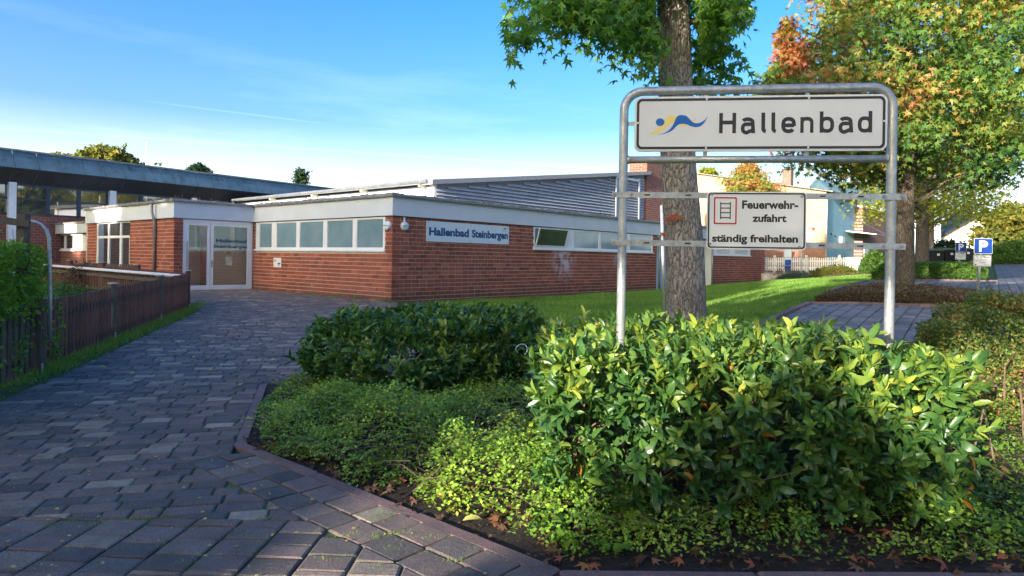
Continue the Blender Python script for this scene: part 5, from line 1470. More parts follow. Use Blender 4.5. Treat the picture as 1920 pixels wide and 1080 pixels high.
mb = MB(); Fy.box(mb, c_t - .36, c_t + .36, -2.64, -1.96, z + 1.301, z + 1.36); Fy.box(mb, c_t - .3, c_t + .3, -2.5, -2.1, z + 1.50, z + 1.53)
for q in (-.25, .25): Fy.box(mb, c_t + q - .02, c_t + q + .02, -2.35, -2.3, z + 1.36, z + 1.5)
mb.build('chimney_cap', M['dark'], ch)
mb = MB(); mb.tube([Fy.p(-.06, .06, .6), Fy.p(-.06, .06, 6.3)], .06, 8); mb.build('downpipe', M['zinc'], ph)
wa, wb = sorted((Fy.t(1521), Fy.t(1507)))
window(Fy, wa, wb, 2.75, 3.75, [(wa + .08, (wa + wb) / 2 - .03), ((wa + wb) / 2 + .03, wb - .08)], ph, M['mirror'], proud=.03)
window(Fy, Fy.t(1498) , Fy.t(1480) , 3.0, 4.3, [(Fy.t(1497.0), Fy.t(1481.0))] if False else [], ph, M['mirror'], proud=.03) if False else None
mb = MB(); mb.tube([Fy.p(Fy.t(1524.5), .0, 4.0), Fy.p(Fy.t(1524.5), .12, 4.0)], .11, 10); mb.build('alarm_box', M['signred'], ph)
Fz = Frame(H.x, H.y, d2.x, d2.y, -d1.x, -d1.y)
mb = MB(); Fz.box(mb, .02, Fz.t(1601), -4, .001, .3, 6.2); mb.build('blue_bay', M['bluepaint'], ph)
zt = Fz.t(1601)
for (px, y0, y1, w_) in ((1552, 500, 497, .1), (1557, 441, 437, .2), (1564, 445, 441, .2), (1593, 424, 422, .15)):
    t = Fz.t(px); q = Fz.p(t, 0, 0); za, zb_ = at(px, y0, q.y).z, at(px, y1, q.y).z; mb = MB(); Fz.box(mb, t - w_ / 2, t + w_ / 2, .002, .04, za, zb_); mb.build('wall_ornament', M['dark'], ph)
mb = MB(); t = Fz.t(1575.5); q = Fz.p(t, 0, 0); Fz.box(mb, t - .35, t + .45, .002, .2, at(1575, 456, q.y).z, at(1575, 444, q.y).z); mb.build('meter_box', M['whitepaint'], ph)
mb = MB(); Fz.box(mb, zt + .01, zt + 17, -4, .6, .3, 6.0); mb.build('red_wall', M['course_y3'], ph)
q = Fz.p(zt, .6, 0); zc = at(1598, 436, q.y).z
mb = MB(); mb.hexa([Fz.p(zt - 2.5, .05, zc), Fz.p(zt + 2.0, .05, zc), Fz.p(zt + 2.4, 2.0, zc - .25), Fz.p(zt - 2.1, 2.0, zc - .25), Fz.p(zt - 2.5, .05, zc + .07), Fz.p(zt + 2.0, .05, zc + .07), Fz.p(zt + 2.4, 2.0, zc - .18), Fz.p(zt - 2.1, 2.0, zc - .18)]); cn = mb.build('door_canopy', M['zinc'], ph)
mb = MB(); mb.bar(Fz.p(zt - 2.3, .02, zc + 1.3), Fz.p(zt + 1.9, 1.9, zc - .16), .03); mb.build('stay', M['zinc'], cn)
mb = MB(); Fz.box(mb, zt + .3, zt + 1.8, .602, .66, .9, 3.1); mb.build('front_door', M['whitepaint'], ph)

pb = thing('rendered_house', (xat(1680, 64), 64, 2), 'pale blue rendered house glimpsed between the sweetgum trunks', 'building')
Fp = Frame(xat(1640, 66), 66, .95, .3, .3, -.95)
mb = MB(); Fp.box(mb, -4, 8.5, -6, 0, .5, 7.5); mb.build('wall', M['panelpale'], pb)
mb = MB(); mb.hexa([Fp.p(-4.5, -6.5, 7.5), Fp.p(9, -6.5, 7.5), Fp.p(9, .5, 7.5), Fp.p(-4.5, .5, 7.5), Fp.p(-4.5, -3.2, 10), Fp.p(9, -3.2, 10), Fp.p(9, -2.8, 10), Fp.p(-4.5, -2.8, 10)]); mb.build('roof', M['slate'], pb)
for t in (-2, .5, 3, 5.5):
    window(Fp, t, t + 1.2, 3.4, 4.7, [(t + .08, t + .57), (t + .63, t + 1.12)], pb, M['mirror'], proud=.03)

# white house with beige gable on the right
HX, HY = xat(1842, 72), 72.0
wh = thing('gabled_house', (HX, HY, 2.6), 'white house with beige boarded gable and dark roof at the end of the road', 'building')
u_ = Vector((.97, -.24)).normalized(); n_ = Vector((-.24, -.97)).normalized()
Fw = Frame(HX, HY, u_.x, u_.y, n_.x, n_.y)
ze = at(1880, 446, 71.5).z; zp = at(1842, 403, 72).z; hw = 2.35 * 1.0
g0, g1 = Fw.t(1790), Fw.t(1879)
mid_ = Fw.t(1838)
mb = MB(); Fw.box(mb, g0 - 1.5, g1, -8, 0, 1.5, ze); mb.build('wall', M['whitepaint'], wh)
mb = MB(); gp = [(g0 - 1.5, ze + .002), (g1, ze + .002), (mid_, zp)]
mb.add([Fw.p(t, .0, z) for t, z in gp] + [Fw.p(t, -8, z) for t, z in gp], [(0, 1, 2), (5, 4, 3), (0, 3, 4, 1), (1, 4, 5, 2), (2, 5, 3, 0)]); mb.build('gable', M['cream'], wh)
for s0_, z0_, s1_, z1_, nm in ((g1 + .55, ze - .45, mid_, zp + .05, 'roof'), (g0 - 2.0, ze - .4, mid_, zp + .05, 'roof')):
    mb = MB(); mb.hexa([Fw.p(s0_, -8.4, z0_), Fw.p(s1_, -8.4, z1_), Fw.p(s1_, .5, z1_), Fw.p(s0_, .5, z0_), Fw.p(s0_, -8.4, z0_ + .28), Fw.p(s1_, -8.4, z1_ + .28), Fw.p(s1_, .5, z1_ + .28), Fw.p(s0_, .5, z0_ + .28)]); mb.build(nm, M['dark'], wh)
mb = MB(); Fw.box(mb, mid_ + .4, mid_ + 1.6, -5.5, -2.5, zp - 1.2, zp + .0) ; mb.build('dormer', M['panelpale'], wh)
window(Fw, Fw.t(1819), Fw.t(1834), ze + .85, ze + 1.9, [], wh, M['whitepaint'], proud=.05)
mb = MB(); Fw.box(mb, Fw.t(1819) + .1, Fw.t(1834) - .1, .0, .03, ze + .9, ze + 1.85); mb.build('shutter', M['whitepaint'], wh)
mb = MB(); Fw.box(mb, mid_ - .25, mid_ + .2, -3, -2.5, zp + .1, zp + .7); mb.build('chimney', M['course_y2'], wh)

# white picket fence, garden wall with railing, banner column
wf = thing('white_picket_fence', gxy(1520, 43), 'long white picket fence in front of the sunlit brick house', 'fence')
a = Vector((xat(1425, 43.5), 43.5)); b = Vector((xat(1640, 41.0), 41.0)); dw = (b - a).normalized(); nw = Vector((dw.y, -dw.x)); Lw = (b - a).length
s = 0; k = 0
while s < Lw:
    p = a + dw * s; z = at(960 + 1257 * p.x / p.y, 508, p.y).z
    if k % 15 == 7:
        mb = MB(); mb.bar((p.x, p.y, z - .4), (p.x, p.y, z + 1.0), .12, .12); mb.build('post', M['whitepaint'], wf)
    else:
        mb = MB(); mb.bar((p.x, p.y, z + .03), (p.x, p.y, z + .83 + .03 * math.sin(k * .8)), .075, .02, up=(nw.x, nw.y, 0)); mb.build('picket', M['whitepaint'], wf)
    s += .125; k += 1
for zz in (.2, .62):
    pa_ = a - nw * .03; pb_ = b - nw * .03
    mb = MB(); mb.bar((pa_.x, pa_.y, at(1425, 508, 43.5).z + zz), (pb_.x, pb_.y, at(1640, 508, 41).z + zz), .03, .07); mb.build('rail', M['whitepaint'], wf)
gwz = at(1455, 513, 40.5).z
gw = thing('garden_wall', (xat(1455, 40.5), 40.5, .2), 'low grey concrete retaining wall right of the far brick annex', 'wall')
mb = MB(); mb.box(xat(1431, 40.5), xat(1492, 40.5), 40.5, 40.8, -.3, gwz); mb.build('wall', M['mortar'], gw)
rl = thing('metal_railing', (xat(1455, 40.6), 40.6, gwz), 'grey steel railing on top of the low concrete wall', 'railing')
for px in (1439, 1503, 1516):
    x = xat(px, 40.6); mb = MB(); mb.tube([(x, 40.65, gwz - (.0 if px < 1490 else 1.2)), (x, 40.65, at(px, 483 if px != 1503 else 470, 40.6).z)], .035 if px != 1503 else .05, 8); mb.build('post', M['galv'], rl)
for py in (483, 497.5, 511):
    mb = MB(); mb.tube([tuple(at(1432, py, 40.6)), tuple(at(1517, py, 40.6))], .022, 6); mb.build('rail', M['galv'], rl)
bc = thing('information_column', (xat(1477.5, 41.2), 41.2, gwz), 'slim grey information column with a dark blue swimmer picture', 'column')
x0, x1 = xat(1471, 41.2), xat(1484, 41.2)
mb = MB(); mb.box(x0, x1, 41.2, 41.34, .4, at(1477, 462, 41.2).z); mb.build('column_body', M['panelpale'], bc)
mb = MB(); mb.box(x0 + .03, x1 - .03, 41.185, 41.199, at(1477, 510, 41.2).z, at(1477, 487, 41.2).z); mb.build('picture_panel', M['parkblue'], bc)
mb = MB(); c_ = at(1477, 491.5, 41.18); mb.tube([(c_.x, 41.184, c_.z), (c_.x, 41.18, c_.z)], .09, 10); mb.build('swimmer_picture', M['signblue'], bc)

# parking signs
def parking_sign(px, Y, wpx, label, tilt=0.02, sp_label=True):
    w = wpx * Y / FPX; x = xat(px, Y); g = gz(x, Y)
    th = thing('parking_sign', (x, Y, g), label, 'sign')
    dx_ = w / 4 * 0 ; 
    F = Frame(x - w / 2, Y, .985, .12, .12, -.985)
    return th, F, w, x, g
for (px, Y, wpx, ytop, ymid, ybot, base_px, label) in ((1843, 15.0, 38, 447, 476, 500, 1836, 'nearer blue parking sign with arrow text plate on a grey post'), (1801.5, 30.0, 22.5, 454.5, 472, 487, 1799, 'farther blue parking sign standing beside the wheelie bins')):
    w = wpx * Y / FPX; xc = xat(px, Y); xb = xat(base_px, Y); g = gz(xb, Y)
    th = thing('parking_sign', (xb, Y, g), label, 'sign')
    F = Frame(xc - w / 2 * .985, Y - w / 2 * .12, .985, .12, .12, -.985)
    zt, zm, zb2 = at(px, ytop, Y).z, at(px, ymid, Y).z, at(px, ybot, Y).z
    mb = MB(); mb.tube([(xb, Y + .05, g - .1), (xc, Y + .05, zt + .05)], .032, 10); mb.build('post', M['galv'], th, smooth=True)
    mb = MB(); mb.tube([(xc, Y + .05, zt + .03), (xc, Y + .05, zt + .07)], .05, 8); mb.build('post_cap', M['black'], th)
    rounded_plate(F, 0, w, zm, zt, w * .05, -.004, .004, 'sign_plate', M['whitepaint'], th)
    rounded_plate(F, w * .02, w * .98, zm + w * .02, zt - w * .02, w * .04, .0045, .006, 'sign_face', M['parkblue'], th)
    mb = MB(); hh = zt - zm; G = lambda u, v: F.p(u, .0075, zm + v)
    st = hh * .085
    stroke(mb, G, [(w * .33, hh * .13), (w * .33, hh * .86 - 0)], st)
    G2 = lambda u, v: F.p(u, .0079, zm + v)
    stroke(mb, G2, [(w * .33, hh * .86 - st)] + [(w * .52 + w * .16 * math.cos(rad(a_)), hh * .645 + (hh * .215 - st) * math.sin(rad(a_))) for a_ in range(90, -91, -15)] + [(w * .33, hh * .43 + st)], st)
    mb.build('letter', M['signwhite'], th)
    w2 = w * .97; o_ = -.01
    rounded_plate(F, o_, o_ + w2, zb2, zm - .03, w * .03, -.004, .006, 'text_plate', M['signwhite'], th)
    H2 = zm - .03 - zb2
    ring(F, o_, zb2, (w * .01, w2 - w * .01, w * .01, H2 - w * .01, w * .025), (w * .028, w2 - w * .028, w * .028, H2 - w * .028, w * .015), .0075, 'border', M['signblack'], th)
    for s, a0, a1, v0_, v1_, bo in (('← 2 Plätze', .14, .88, .78, .93, .03), ('für die Besucher des', .2, .8, .62, .71, .01), ('Hallenbades zum Ein- und', .1, .9, .47, .56, .01), ('Ausladen', .3, .7, .33, .42, .01), ('Gemeinde', .6, .88, .14, .2, .0)):
        if '←' in s: 
            mb = MB(); yb = (v0_ + v1_) / 2; mb.add([F.p(o_ + w2 * .14, .0078, zb2 + H2 * yb), F.p(o_ + w2 * .20, .0078, zb2 + H2 * (yb + .05)), F.p(o_ + w2 * .20, .0078, zb2 + H2 * (yb + .015)), F.p(o_ + w2 * .28, .0078, zb2 + H2 * (yb + .015)), F.p(o_ + w2 * .28, .0078, zb2 + H2 * (yb - .015)), F.p(o_ + w2 * .20, .0078, zb2 + H2 * (yb - .015)), F.p(o_ + w2 * .20, .0078, zb2 + H2 * (yb - .05))], [tuple(range(7))]); mb.build('arrow', M['signblack'], th)
            s = '2 Plätze'; a0 = .36
        mb = MB(); put_text(mb, s, lambda u, v: F.p(o_ + u, .0078, zb2 + v), w2 * a0, w2 * a1, H2 * v0_, H2 * v1_, bo); mb.build('lettering', M['signblack'], th)
    mb = MB(); F.box(mb, o_ + w2 * .07, o_ + w2 * .16, .007, .0085, zb2 + H2 * .09, zb2 + H2 * .22); mb.build('crest', M['signred'], th)

# blue round sign seen edge on behind the big trunk
bs = thing('road_sign', gxy(1245, 12), 'leaning post with a round blue sign seen almost edge on behind the trunk', 'sign')
g = gz(xat(1245, 12), 12)
pb0, pt0 = at(1246, 640, 12), at(1240.5, 385, 12)
mb = MB(); mb.tube([(pb0.x, 12, g - .1), tuple(pt0)], .031, 12); mb.build('post', M['galv'], bs, smooth=True)
c_ = at(1245, 417, 11.95); mb = MB(); ax = Vector((.98, -.2, 0)).normalized(); mb.tube([c_ - ax * .004, c_ + ax * .004], .23, 24); mb.build('sign_disc', M['signblue'], bs)

# bins, notice board
def bin_(px, Y, label):
    x = xat(px, Y); g = gz(x, Y) ; th = thing('wheelie_bin', (x, Y, g), label, 'bin', 'wheelie bins by the road')
    mb = MB(); w0, w1, h = .24, .29, .98
    mb.hexa([(x - w0, Y - .25, g + .06), (x + w0, Y - .25, g + .06), (x + w0, Y + .25, g + .06), (x - w0, Y + .25, g + .06), (x - w1, Y - .34, g + h), (x + w1, Y - .34, g + h), (x + w1, Y + .34, g + h), (x - w1, Y + .34, g + h)]); mb.build('bin_body', M['dark'], th)
    mb = MB(); mb.hexa([(x - .31, Y - .37, g + h + .003), (x + .31, Y - .37, g + h + .003), (x + .31, Y + .36, g + h + .003), (x - .31, Y + .36, g + h + .003), (x - .29, Y - .34, g + h + .04), (x + .29, Y - .34, g + h + .04), (x + .28, Y + .30, g + h + .11), (x - .28, Y + .30, g + h + .11)]); mb.build('lid', M['bindlid'], th)
    mb = MB(); mb.box(x - .06, x + .06, Y - .338, Y - .325, g + .75, g + .85); mb.build('sticker', M['signwhite'], th)
    for q in (-.2, .2): mb = MB(); mb.tube([(x + q - .03, Y + .28, g + .1), (x + q + .03, Y + .28, g + .1)], .1, 10); mb.build('wheel', M['black'], th)
M['bindlid'] = simple('mossy_green_lid', (.12, .15, .03), .6, var=.2)
bin_(1751, 31, 'black wheelie bin with green lid, leftmost in front of the notice board')
bin_(1776, 31, 'black wheelie bin with green lid right beside the notice board')
bin_(1807, 33, 'black wheelie bin behind the farther parking sign post')
nb = thing('notice_board', gxy(1761, 33), 'dark notice board with fine white lettering above the bins', 'notice board')
xx0, xx1 = xat(1749, 33), xat(1773, 33); zz0, zz1 = at(1761, 486, 33).z, at(1761, 463, 33).z
for x in (xx0, xx1): mb = MB(); mb.bar((x, 33.05, gz(x, 33) - .1), (x, 33.05, zz1 + .05), .06); mb.build('post', M['galv'], nb)
mb = MB(); mb.box(xx0, xx1, 33, 33.03, zz0, zz1); mb.build('board', M['black'], nb)
for v in (.75, .55, .3, .2):
    mb = MB(); mb.box(xx0 + .12, xx1 - .12, 32.985, 32.995, zz0 + (zz1 - zz0) * v, zz0 + (zz1 - zz0) * (v + .045)); mb.build('print', M['capmetal'], nb)

# ================================================================== HEDGES AND SHRUBS
def whorls(pts, dirs, nleaf, slen, size, spread=.9):
    """shoots at pts pointing along dirs, each carrying a spiral of leaves"""
    P, D, U, G = [], [], [], []
    for k, (p, d) in enumerate(zip(pts, dirs)):
        d = d / np.linalg.norm(d)
        a = np.cross(d, [0.1, .2, 1.]); a /= np.linalg.norm(a); b = np.cross(d, a)
        m = nleaf + random.randint(-2, 2); L = slen * random.uniform(.7, 1.3); ph = random.uniform(0, 6.28)
        for j in range(m):
            u = (j + .3) / m; an = ph + j * 2.4
            an += random.uniform(-.6, .6); rdir = a * math.cos(an) + b * math.sin(an)
            el = spread * (1.25 - .8 * u) * random.uniform(.6, 1.35)
            dd = d * math.cos(el) + rdir * math.sin(el); dd[2] += random.uniform(-.18, .12)
            P.append(p + d * L * (u - .5)); D.append(dd); U.append(d * .8 - rdir * .5 + RNG.normal(size=3) * .25 + np.array([0, 0, .25])); G.append(k)
    n = len(P); return np.array(P), np.array(D), np.array(U), RNG.uniform(size * .5, size * 1.22, n), np.array(G)
def wob(x, y, z, s=1.0):
    return (math.sin(x * 3.1 * s + 1.3) * math.cos(y * 2.7 * s + z * 2) + .6 * math.sin(x * 7.3 * s + z * 5 + y * 3.3)) * .5
def hedge_shoots(x0, x1, y0, y1, z0fn, z1, dens, lump=.07, round_=.14, shear=0.0, faces='tflrb'):
    pts, dirs = [], []
    def put(x, y, z, n):
        w = wob(x, y, z) * lump
        q = np.array([x, y, z]) + np.array(n) * (w + random.gauss(0, lump * .55))
        pts.append(q); d = np.array(n) * random.uniform(.5, 1.1) + np.array([0, 0, .45]) + RNG.normal(size=3) * .5; dirs.append(d)
    def rnd(a, b): return random.uniform(a, b)
    A = {'t': (x1 - x0) * (y1 - y0), 'f': (x1 - x0) * z1, 'b': (x1 - x0) * z1 * .5, 'l': (y1 - y0) * z1, 'r': (y1 - y0) * z1}
    for f in faces:
        for _ in range(int(A[f] * dens)):
            x, y = rnd(x0, x1), rnd(y0, y1); zg = z0fn(x, y); z = zg + (z1 - zg) * random.random() ** .8
            e = min(x - x0, x1 - x, y - y0, y1 - y)
            if f == 't': zt = z1 - round_ * max(0, 1 - e / .22) ** 2; put(x, y, zt - .03, (0, 0, 1))
            elif f == 'f': put(x, y0 + round_ * .6 * max(0, (z - z1 + .25) / .25) + .10 * max(0, 1 - z / .5), z, (0, -1, .1))
            elif f == 'b': put(x, y1, z, (0, 1, .1))
            elif f == 'l': put(x0 + round_ * .6 * max(0, (z - z1 + .25) / .25), y, z, (-1, 0, .1))
            else: put(x1 - .0 + shear * (z - zg), y, z, (1, 0, .1))
    for _ in range(int((x1 - x0) * (y1 - y0) * dens * 1.0)):
        x, y = rnd(x0 + .1, x1 - .1), rnd(y0 + .1, y1 - .1); zg = z0fn(x, y); put(x, y, rnd(zg + .25, z1 - .12), (0, 0, 0))
    return pts, dirs
def hedge_stems(th, x0, x1, y0, y1, z1, n, mat=None):
    mb = MB()
    for _ in range(n):
        x, y = random.uniform(x0 + .15, x1 - .15), random.uniform(y0 + .15, y1 - .15); g = gz(x, y)
        q = Vector((x + random.uniform(-.25, .25), y + random.uniform(-.25, .25), z1 - random.uniform(.1, .4)))
        branch(mb, (x, y, g - .05), q, .012, .005, n=4, wob=.06)
        for k in range(2):
            m = Vector((x, y, g)).lerp(q, random.uniform(.3, .8)); branch(mb, m, m + Vector((random.uniform(-.3, .3), random.uniform(-.3, .3), random.uniform(.1, .3))), .006, .003, n=3)
    mb.build('stems', mat or M['twig'], th, kind='stuff')
random.seed(81); RNG = np.random.default_rng(81)
hz_ = thing('laurel_hedge', (1.5, 4.7, gz(1.5, 4.7)), 'glossy sunlit cherry laurel hedge around the feet of the sign frame', 'hedge')
p_, d_ = hedge_shoots(.31, 2.58, 3.85, 5.75, gz, 1.03, 118, .075, .14, .10)
P, D, U, S, G = whorls(p_, d_, 10, .11, .100)
ok = P[:, 2] > gzv(P[:, 0], P[:, 1]) + .05 ; P, D, U, S, G = P[ok], D[ok], U[ok], S[ok], G[ok]
shoot_t = RNG.beta(2, 2.4, G.max() + 1)[G]
T_ = np.clip(.60 * shoot_t + .42 * RNG.uniform(0, 1, len(P)) - .06 + .24 * np.clip((P[:, 2] - .6) / .4, 0, 1), 0, .95); T_[RNG.uniform(size=len(P)) < .006] = 1.0  # lighter towards the top: sun on the upper shoots put into the tint
mx = RNG.uniform(size=len(P)) < .5
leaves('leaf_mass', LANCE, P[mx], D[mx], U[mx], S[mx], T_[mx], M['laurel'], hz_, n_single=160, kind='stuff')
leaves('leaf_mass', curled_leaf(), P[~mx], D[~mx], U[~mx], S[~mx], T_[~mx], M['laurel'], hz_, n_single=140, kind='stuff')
hedge_stems(hz_, .2, 2.9, 3.95, 5.7, 1.0, 60)
random.seed(83); RNG = np.random.default_rng(83)
sh = thing('laurel_shrub', (-1.0, 8.2, gz(-1, 8.2)), 'shaded dark green cherry laurel shrub beside the paved path', 'shrub')
pts, dirs = [], []
for _ in range(1500):
    a = random.uniform(0, 6.28); e = random.random() ** .75
    z = e; el = math.acos(min(1, z * .98)); rr_ = (1 - max(0, (z - .55) / .45) ** 2.2 * .32) * (0.80 + .22 * min(1, z * 2.0)) * (1 + .07 * math.sin(3 * a + 1) + .05 * math.sin(7 * a))
    top = random.random() < .42
    if top: q = math.sqrt(random.random()); x, y, z = -1.03 + 1.36 * q * math.cos(a), 8.1 + 1.12 * q * math.sin(a), .80 - .10 * q ** 4 + .05 * wob(math.cos(a) * q * 2, math.sin(a) * 2 * q, 1, 1.5); n = (0, 0, 1)
    else: x, y, z = -1.03 + 1.42 * rr_ * math.cos(a), 8.1 + 1.18 * rr_ * math.sin(a), .08 + .66 * z; n = (math.cos(a), math.sin(a), .1)
    w = random.gauss(0, .05) + .05 * wob(x, y, z, 1.6)
    pts.append(np.array([x, y, z + gz(x, y)]) + np.array(n) * w); dirs.append(np.array(n) * .8 + np.array([0, 0, .7]) + RNG.normal(size=3) * .35)
P, D, U, S, G = whorls(pts, dirs, 9, .11, .115)
T_ = np.clip(.12 + .50 * RNG.beta(2, 3, G.max() + 1)[G] + .40 * RNG.uniform(0, 1, len(P)), 0, .9); T_[RNG.uniform(size=len(P)) < .0015] = 1.0
mx = RNG.uniform(size=len(P)) < .5
leaves('leaf_mass', LANCE, P[mx], D[mx], U[mx], S[mx], T_[mx], M['laurel'], sh, n_single=150, kind='stuff')
leaves('leaf_mass', curled_leaf(), P[~mx], D[~mx], U[~mx], S[~mx], T_[~mx], M['laurel'], sh, n_single=150, kind='stuff')
hedge_stems(sh, -2.2, .2, 7.2, 9.0, .8, 40)

# coiled pale blue hose lying between the two laurels
hs = thing('garden_hose', at(983, 655, 7.2), 'short loop of pale blue garden hose between the two laurels', 'hose')
c = at(978, 655, 7.1); mb = MB(); mb.tube([c + Vector((.06 * math.cos(rad(a)), .03 * math.sin(rad(a * 2)), .055 * math.sin(rad(a)))) for a in range(-60, 230, 20)], .006, 6); mb.build('tube', M['panelpale'], hs)

# hornbeam hedge behind the old fence
random.seed(85); RNG = np.random.default_rng(85)
hb = thing('hornbeam_hedge', (-6.6, 7.9, 0), 'bright green hornbeam hedge spilling over the old fence at the path', 'hedge')
n = 15000
A = np.zeros((n, 3)); u = RNG.uniform(0, 1, n); s = -4.2 + 3.95 * u
o_ = -.12 - np.abs(RNG.normal(size=n)) * .45; o_ = np.where(RNG.uniform(size=n) < .35, RNG.normal(size=n) * .06 + .02, o_)
zt = 1.72 + .10 * np.sin(s * 2.3) + .06 * np.sin(s * 6) - .9 * np.clip((s + .65) / .9, 0, 1) ** 2
zz = zt * np.clip(RNG.uniform(.28, 1.04, n) ** .75, 0, 1.1)
A[:, 0] = FO.x + FDIR.x * s + FN.x * o_; A[:, 1] = FO.y + FDIR.y * s + FN.y * o_; A[:, 2] = zz
front = (o_ > -.08) & (zz < .80) & (RNG.uniform(size=n) < .80); A = A[~front]; n = len(A)
leaves('leaf_mass', small_leaf(.62), A, RNG.normal(size=(n, 3)) + [0, 0, -.2], RNG.normal(size=(n, 3)) * .6 + [.2, -.3, .8], RNG.uniform(.05, .09, n), RNG.beta(2, 2, n), M['hornbeam'], hb, kind='stuff')
mb = MB()
for k in range(40):
    s = random.uniform(-4.2, -.4); p = FO + FDIR * s - FN * random.uniform(.1, .5); branch(mb, (p.x, p.y, 0), (p.x + random.uniform(-.2, .3), p.y + random.uniform(-.3, .3), random.uniform(1.0, 1.7)), .014, .004, n=4)
for k in range(14):
    s = random.uniform(-3.5, -.6); p = FO + FDIR * s; branch(mb, (p.x, p.y, 1.5), (p.x + random.uniform(-.1, .2), p.y, random.uniform(1.8, 2.15)), .004, .002, n=3)
mb.build('stems', M['twig'], hb, kind='stuff')
# climbing shoots between the pickets
P = []
for k in range(30):
    s = random.choice([-.4, -.15, .05, -1.0, -1.6]) + random.gauss(0, .06); z0 = random.uniform(.1, .8)
    for j in range(10): P.append((FO.x + FDIR.x * s + FN.x * .05 + random.gauss(0, .05), FO.y + FDIR.y * s + FN.y * .05 + random.gauss(0, .05), z0 + random.gauss(0, .12)))
P = np.array(P); P[:, 2] = np.maximum(P[:, 2], .05)
leaves('climbing_leaves', small_leaf(.7), P, RNG.normal(size=(len(P), 3)), RNG.normal(size=(len(P), 3)) * .5 + [.8, -.5, .3], RNG.uniform(.04, .08, len(P)), RNG.beta(2, 2, len(P)) * .6, M['hornbeam'], hb, kind='stuff')

# generic loose shrub
def shrub(name, c, r, h, n, size, mat, label, cat='shrub', seed=1, tpl=SMALL, tf=None, hollow=.55, stems=14, flat=.0, zg=None):
    global RNG
    random.seed(seed); RNG = np.random.default_rng(seed)
    g = gz(c[0], c[1]) if zg is None else zg
    th = thing(name, (c[0], c[1], g), label, cat)
    d = rnd_dirs(n); d[:, 2] = np.abs(d[:, 2]); q = RNG.uniform(hollow, 1.0, n) ** .6
    lump = 1 + .10 * np.sin(d[:, 0] * 7 + seed) * np.cos(d[:, 1] * 6 + d[:, 2] * 5) + .07 * np.sin(d[:, 0] * 17 + d[:, 2] * 13)
    P = d * (q * lump)[:, None]
    if flat: P[:, 2] = np.minimum(P[:, 2], flat + RNG.normal(size=n) * .05); 
    P = P * np.array([r[0], r[1], h]) + np.array([c[0], c[1], 0]); 
    P[:, 2] += (gzv(P[:, 0], P[:, 1]) if zg is None else zg) + .02
    tt_ = np.clip(RNG.beta(2, 2, n) + (.12 * np.sin(P[:, 0] * 5 + P[:, 1] * 4)), 0, 1) if tf is None else np.clip(tf(P, n), 0, 1)
    leaves('foliage', tpl, P, RNG.normal(size=(n, 3)) + d * .8, RNG.normal(size=(n, 3)) * .6 + [0, 0, .7], RNG.uniform(size * .7, size * 1.3, n), tt_, mat, th, kind='stuff')
    mb = MB()
    for k in range(stems):
        a = random.uniform(0, 6.28); k_ = random.uniform(.4, .9); branch(mb, (c[0] + random.uniform(-.2, .2) * r[0], c[1] + random.uniform(-.2, .2) * r[1], g - .05), (c[0] + math.cos(a) * r[0] * k_, c[1] + math.sin(a) * r[1] * k_, g + h * random.uniform(.4, .95)), .012, .004, n=4)
    if mb.v: mb.build('stems', M['twig'], th, kind='stuff')
    return th
shrub('cotoneaster_shrub', (5.45, 6.7), (1.42, 1.35), .93, 62000, .034, M['cotoneaster'], 'reddish green small leaved cotoneaster mound at the right picture edge', seed=91, stems=60, flat=.90, hollow=.7)
# its bare arching stems and the dark undergrowth below it
random.seed(92)
mb = MB()
for k in range(30):
    x = random.uniform(3.3, 5.0); y = random.uniform(4.2, 6.0); g = gz(x, y)
    a = Vector((x, y, g)); t = Vector((x + random.uniform(.0, .9), y + random.uniform(.2, 1.0), g + random.uniform(.30, .62)))
    m = a.lerp(t, .45) + Vector((-.12, -.1, .22)); mb.tube([a, a.lerp(m, .6) + Vector((0, 0, .05)), m, t], [.009, .008, .006, .003], 5)
us = thing('bare_stems', (4.0, 5.0, gz(4, 5)), 'tangle of bare arching brown stems between laurel hedge and cotoneaster', 'shrub'); us['kind'] = 'stuff'
o = mb.build('stems', M['twig'], us, kind='stuff')

# ground cover of shrub honeysuckle in the bed
RNG = np.random.default_rng(95); random.seed(95)
def in_bed(x, y, m):
    """signed room inside the kerb line (positive inside)"""
    a = (x - K1[0]) * (K0[1] - K1[1]) / math.hypot(K0[0] - K1[0], K0[1] - K1[1]) - (y - K1[1]) * (K0[0] - K1[0]) / math.hypot(K0[0] - K1[0], K0[1] - K1[1])
    L = math.hypot(K3[0] - K1[0], K3[1] - K1[1]); b = -((x - K1[0]) * (K3[1] - K1[1]) - (y - K1[1]) * (K3[0] - K1[0])) / L
    return np.minimum(np.minimum(a, b), y - 3.28) - m
def mound(x, y):
    r = in_bed(x, y, .20 + .08 * np.sin(x * 3.7 + y * 2.1) + .06 * np.sin(x * 9 + 2))
    e = np.clip(r / .45, 0, 1) ** .6
    h = .35 + .12 * np.sin(x * 3.3 + 1) * np.cos(y * 2.9) + .09 * np.sin(x * 7.7 + y * 5.1) + .04 * np.sin(y * 13 - x * 9)
    return h * e * np.where(x > .5, .42, 1.0) * np.interp(y, [5.6, 7.0], [1.0, .5])
n = 170000
x = RNG.uniform(-3.1, 3.2, n); y = RNG.uniform(3.5, 8.6, n)
u = RNG.uniform(0, 1, n)
h = mound(x, y)
keep = (h > .015) & ~((x > .35) & (y > 4.25)) & (RNG.uniform(size=n) < np.clip(1.7 - .16 * y, .35, 1)) & ~((x > .8) & (RNG.uniform(size=n) < .55 + .35 * np.sin(x * 5 + y * 9)))
gap = np.sin(x * 2.3 + 4) * np.sin(y * 3.1 + x) + .5 * np.sin(x * 6.1 - y * 4.4)
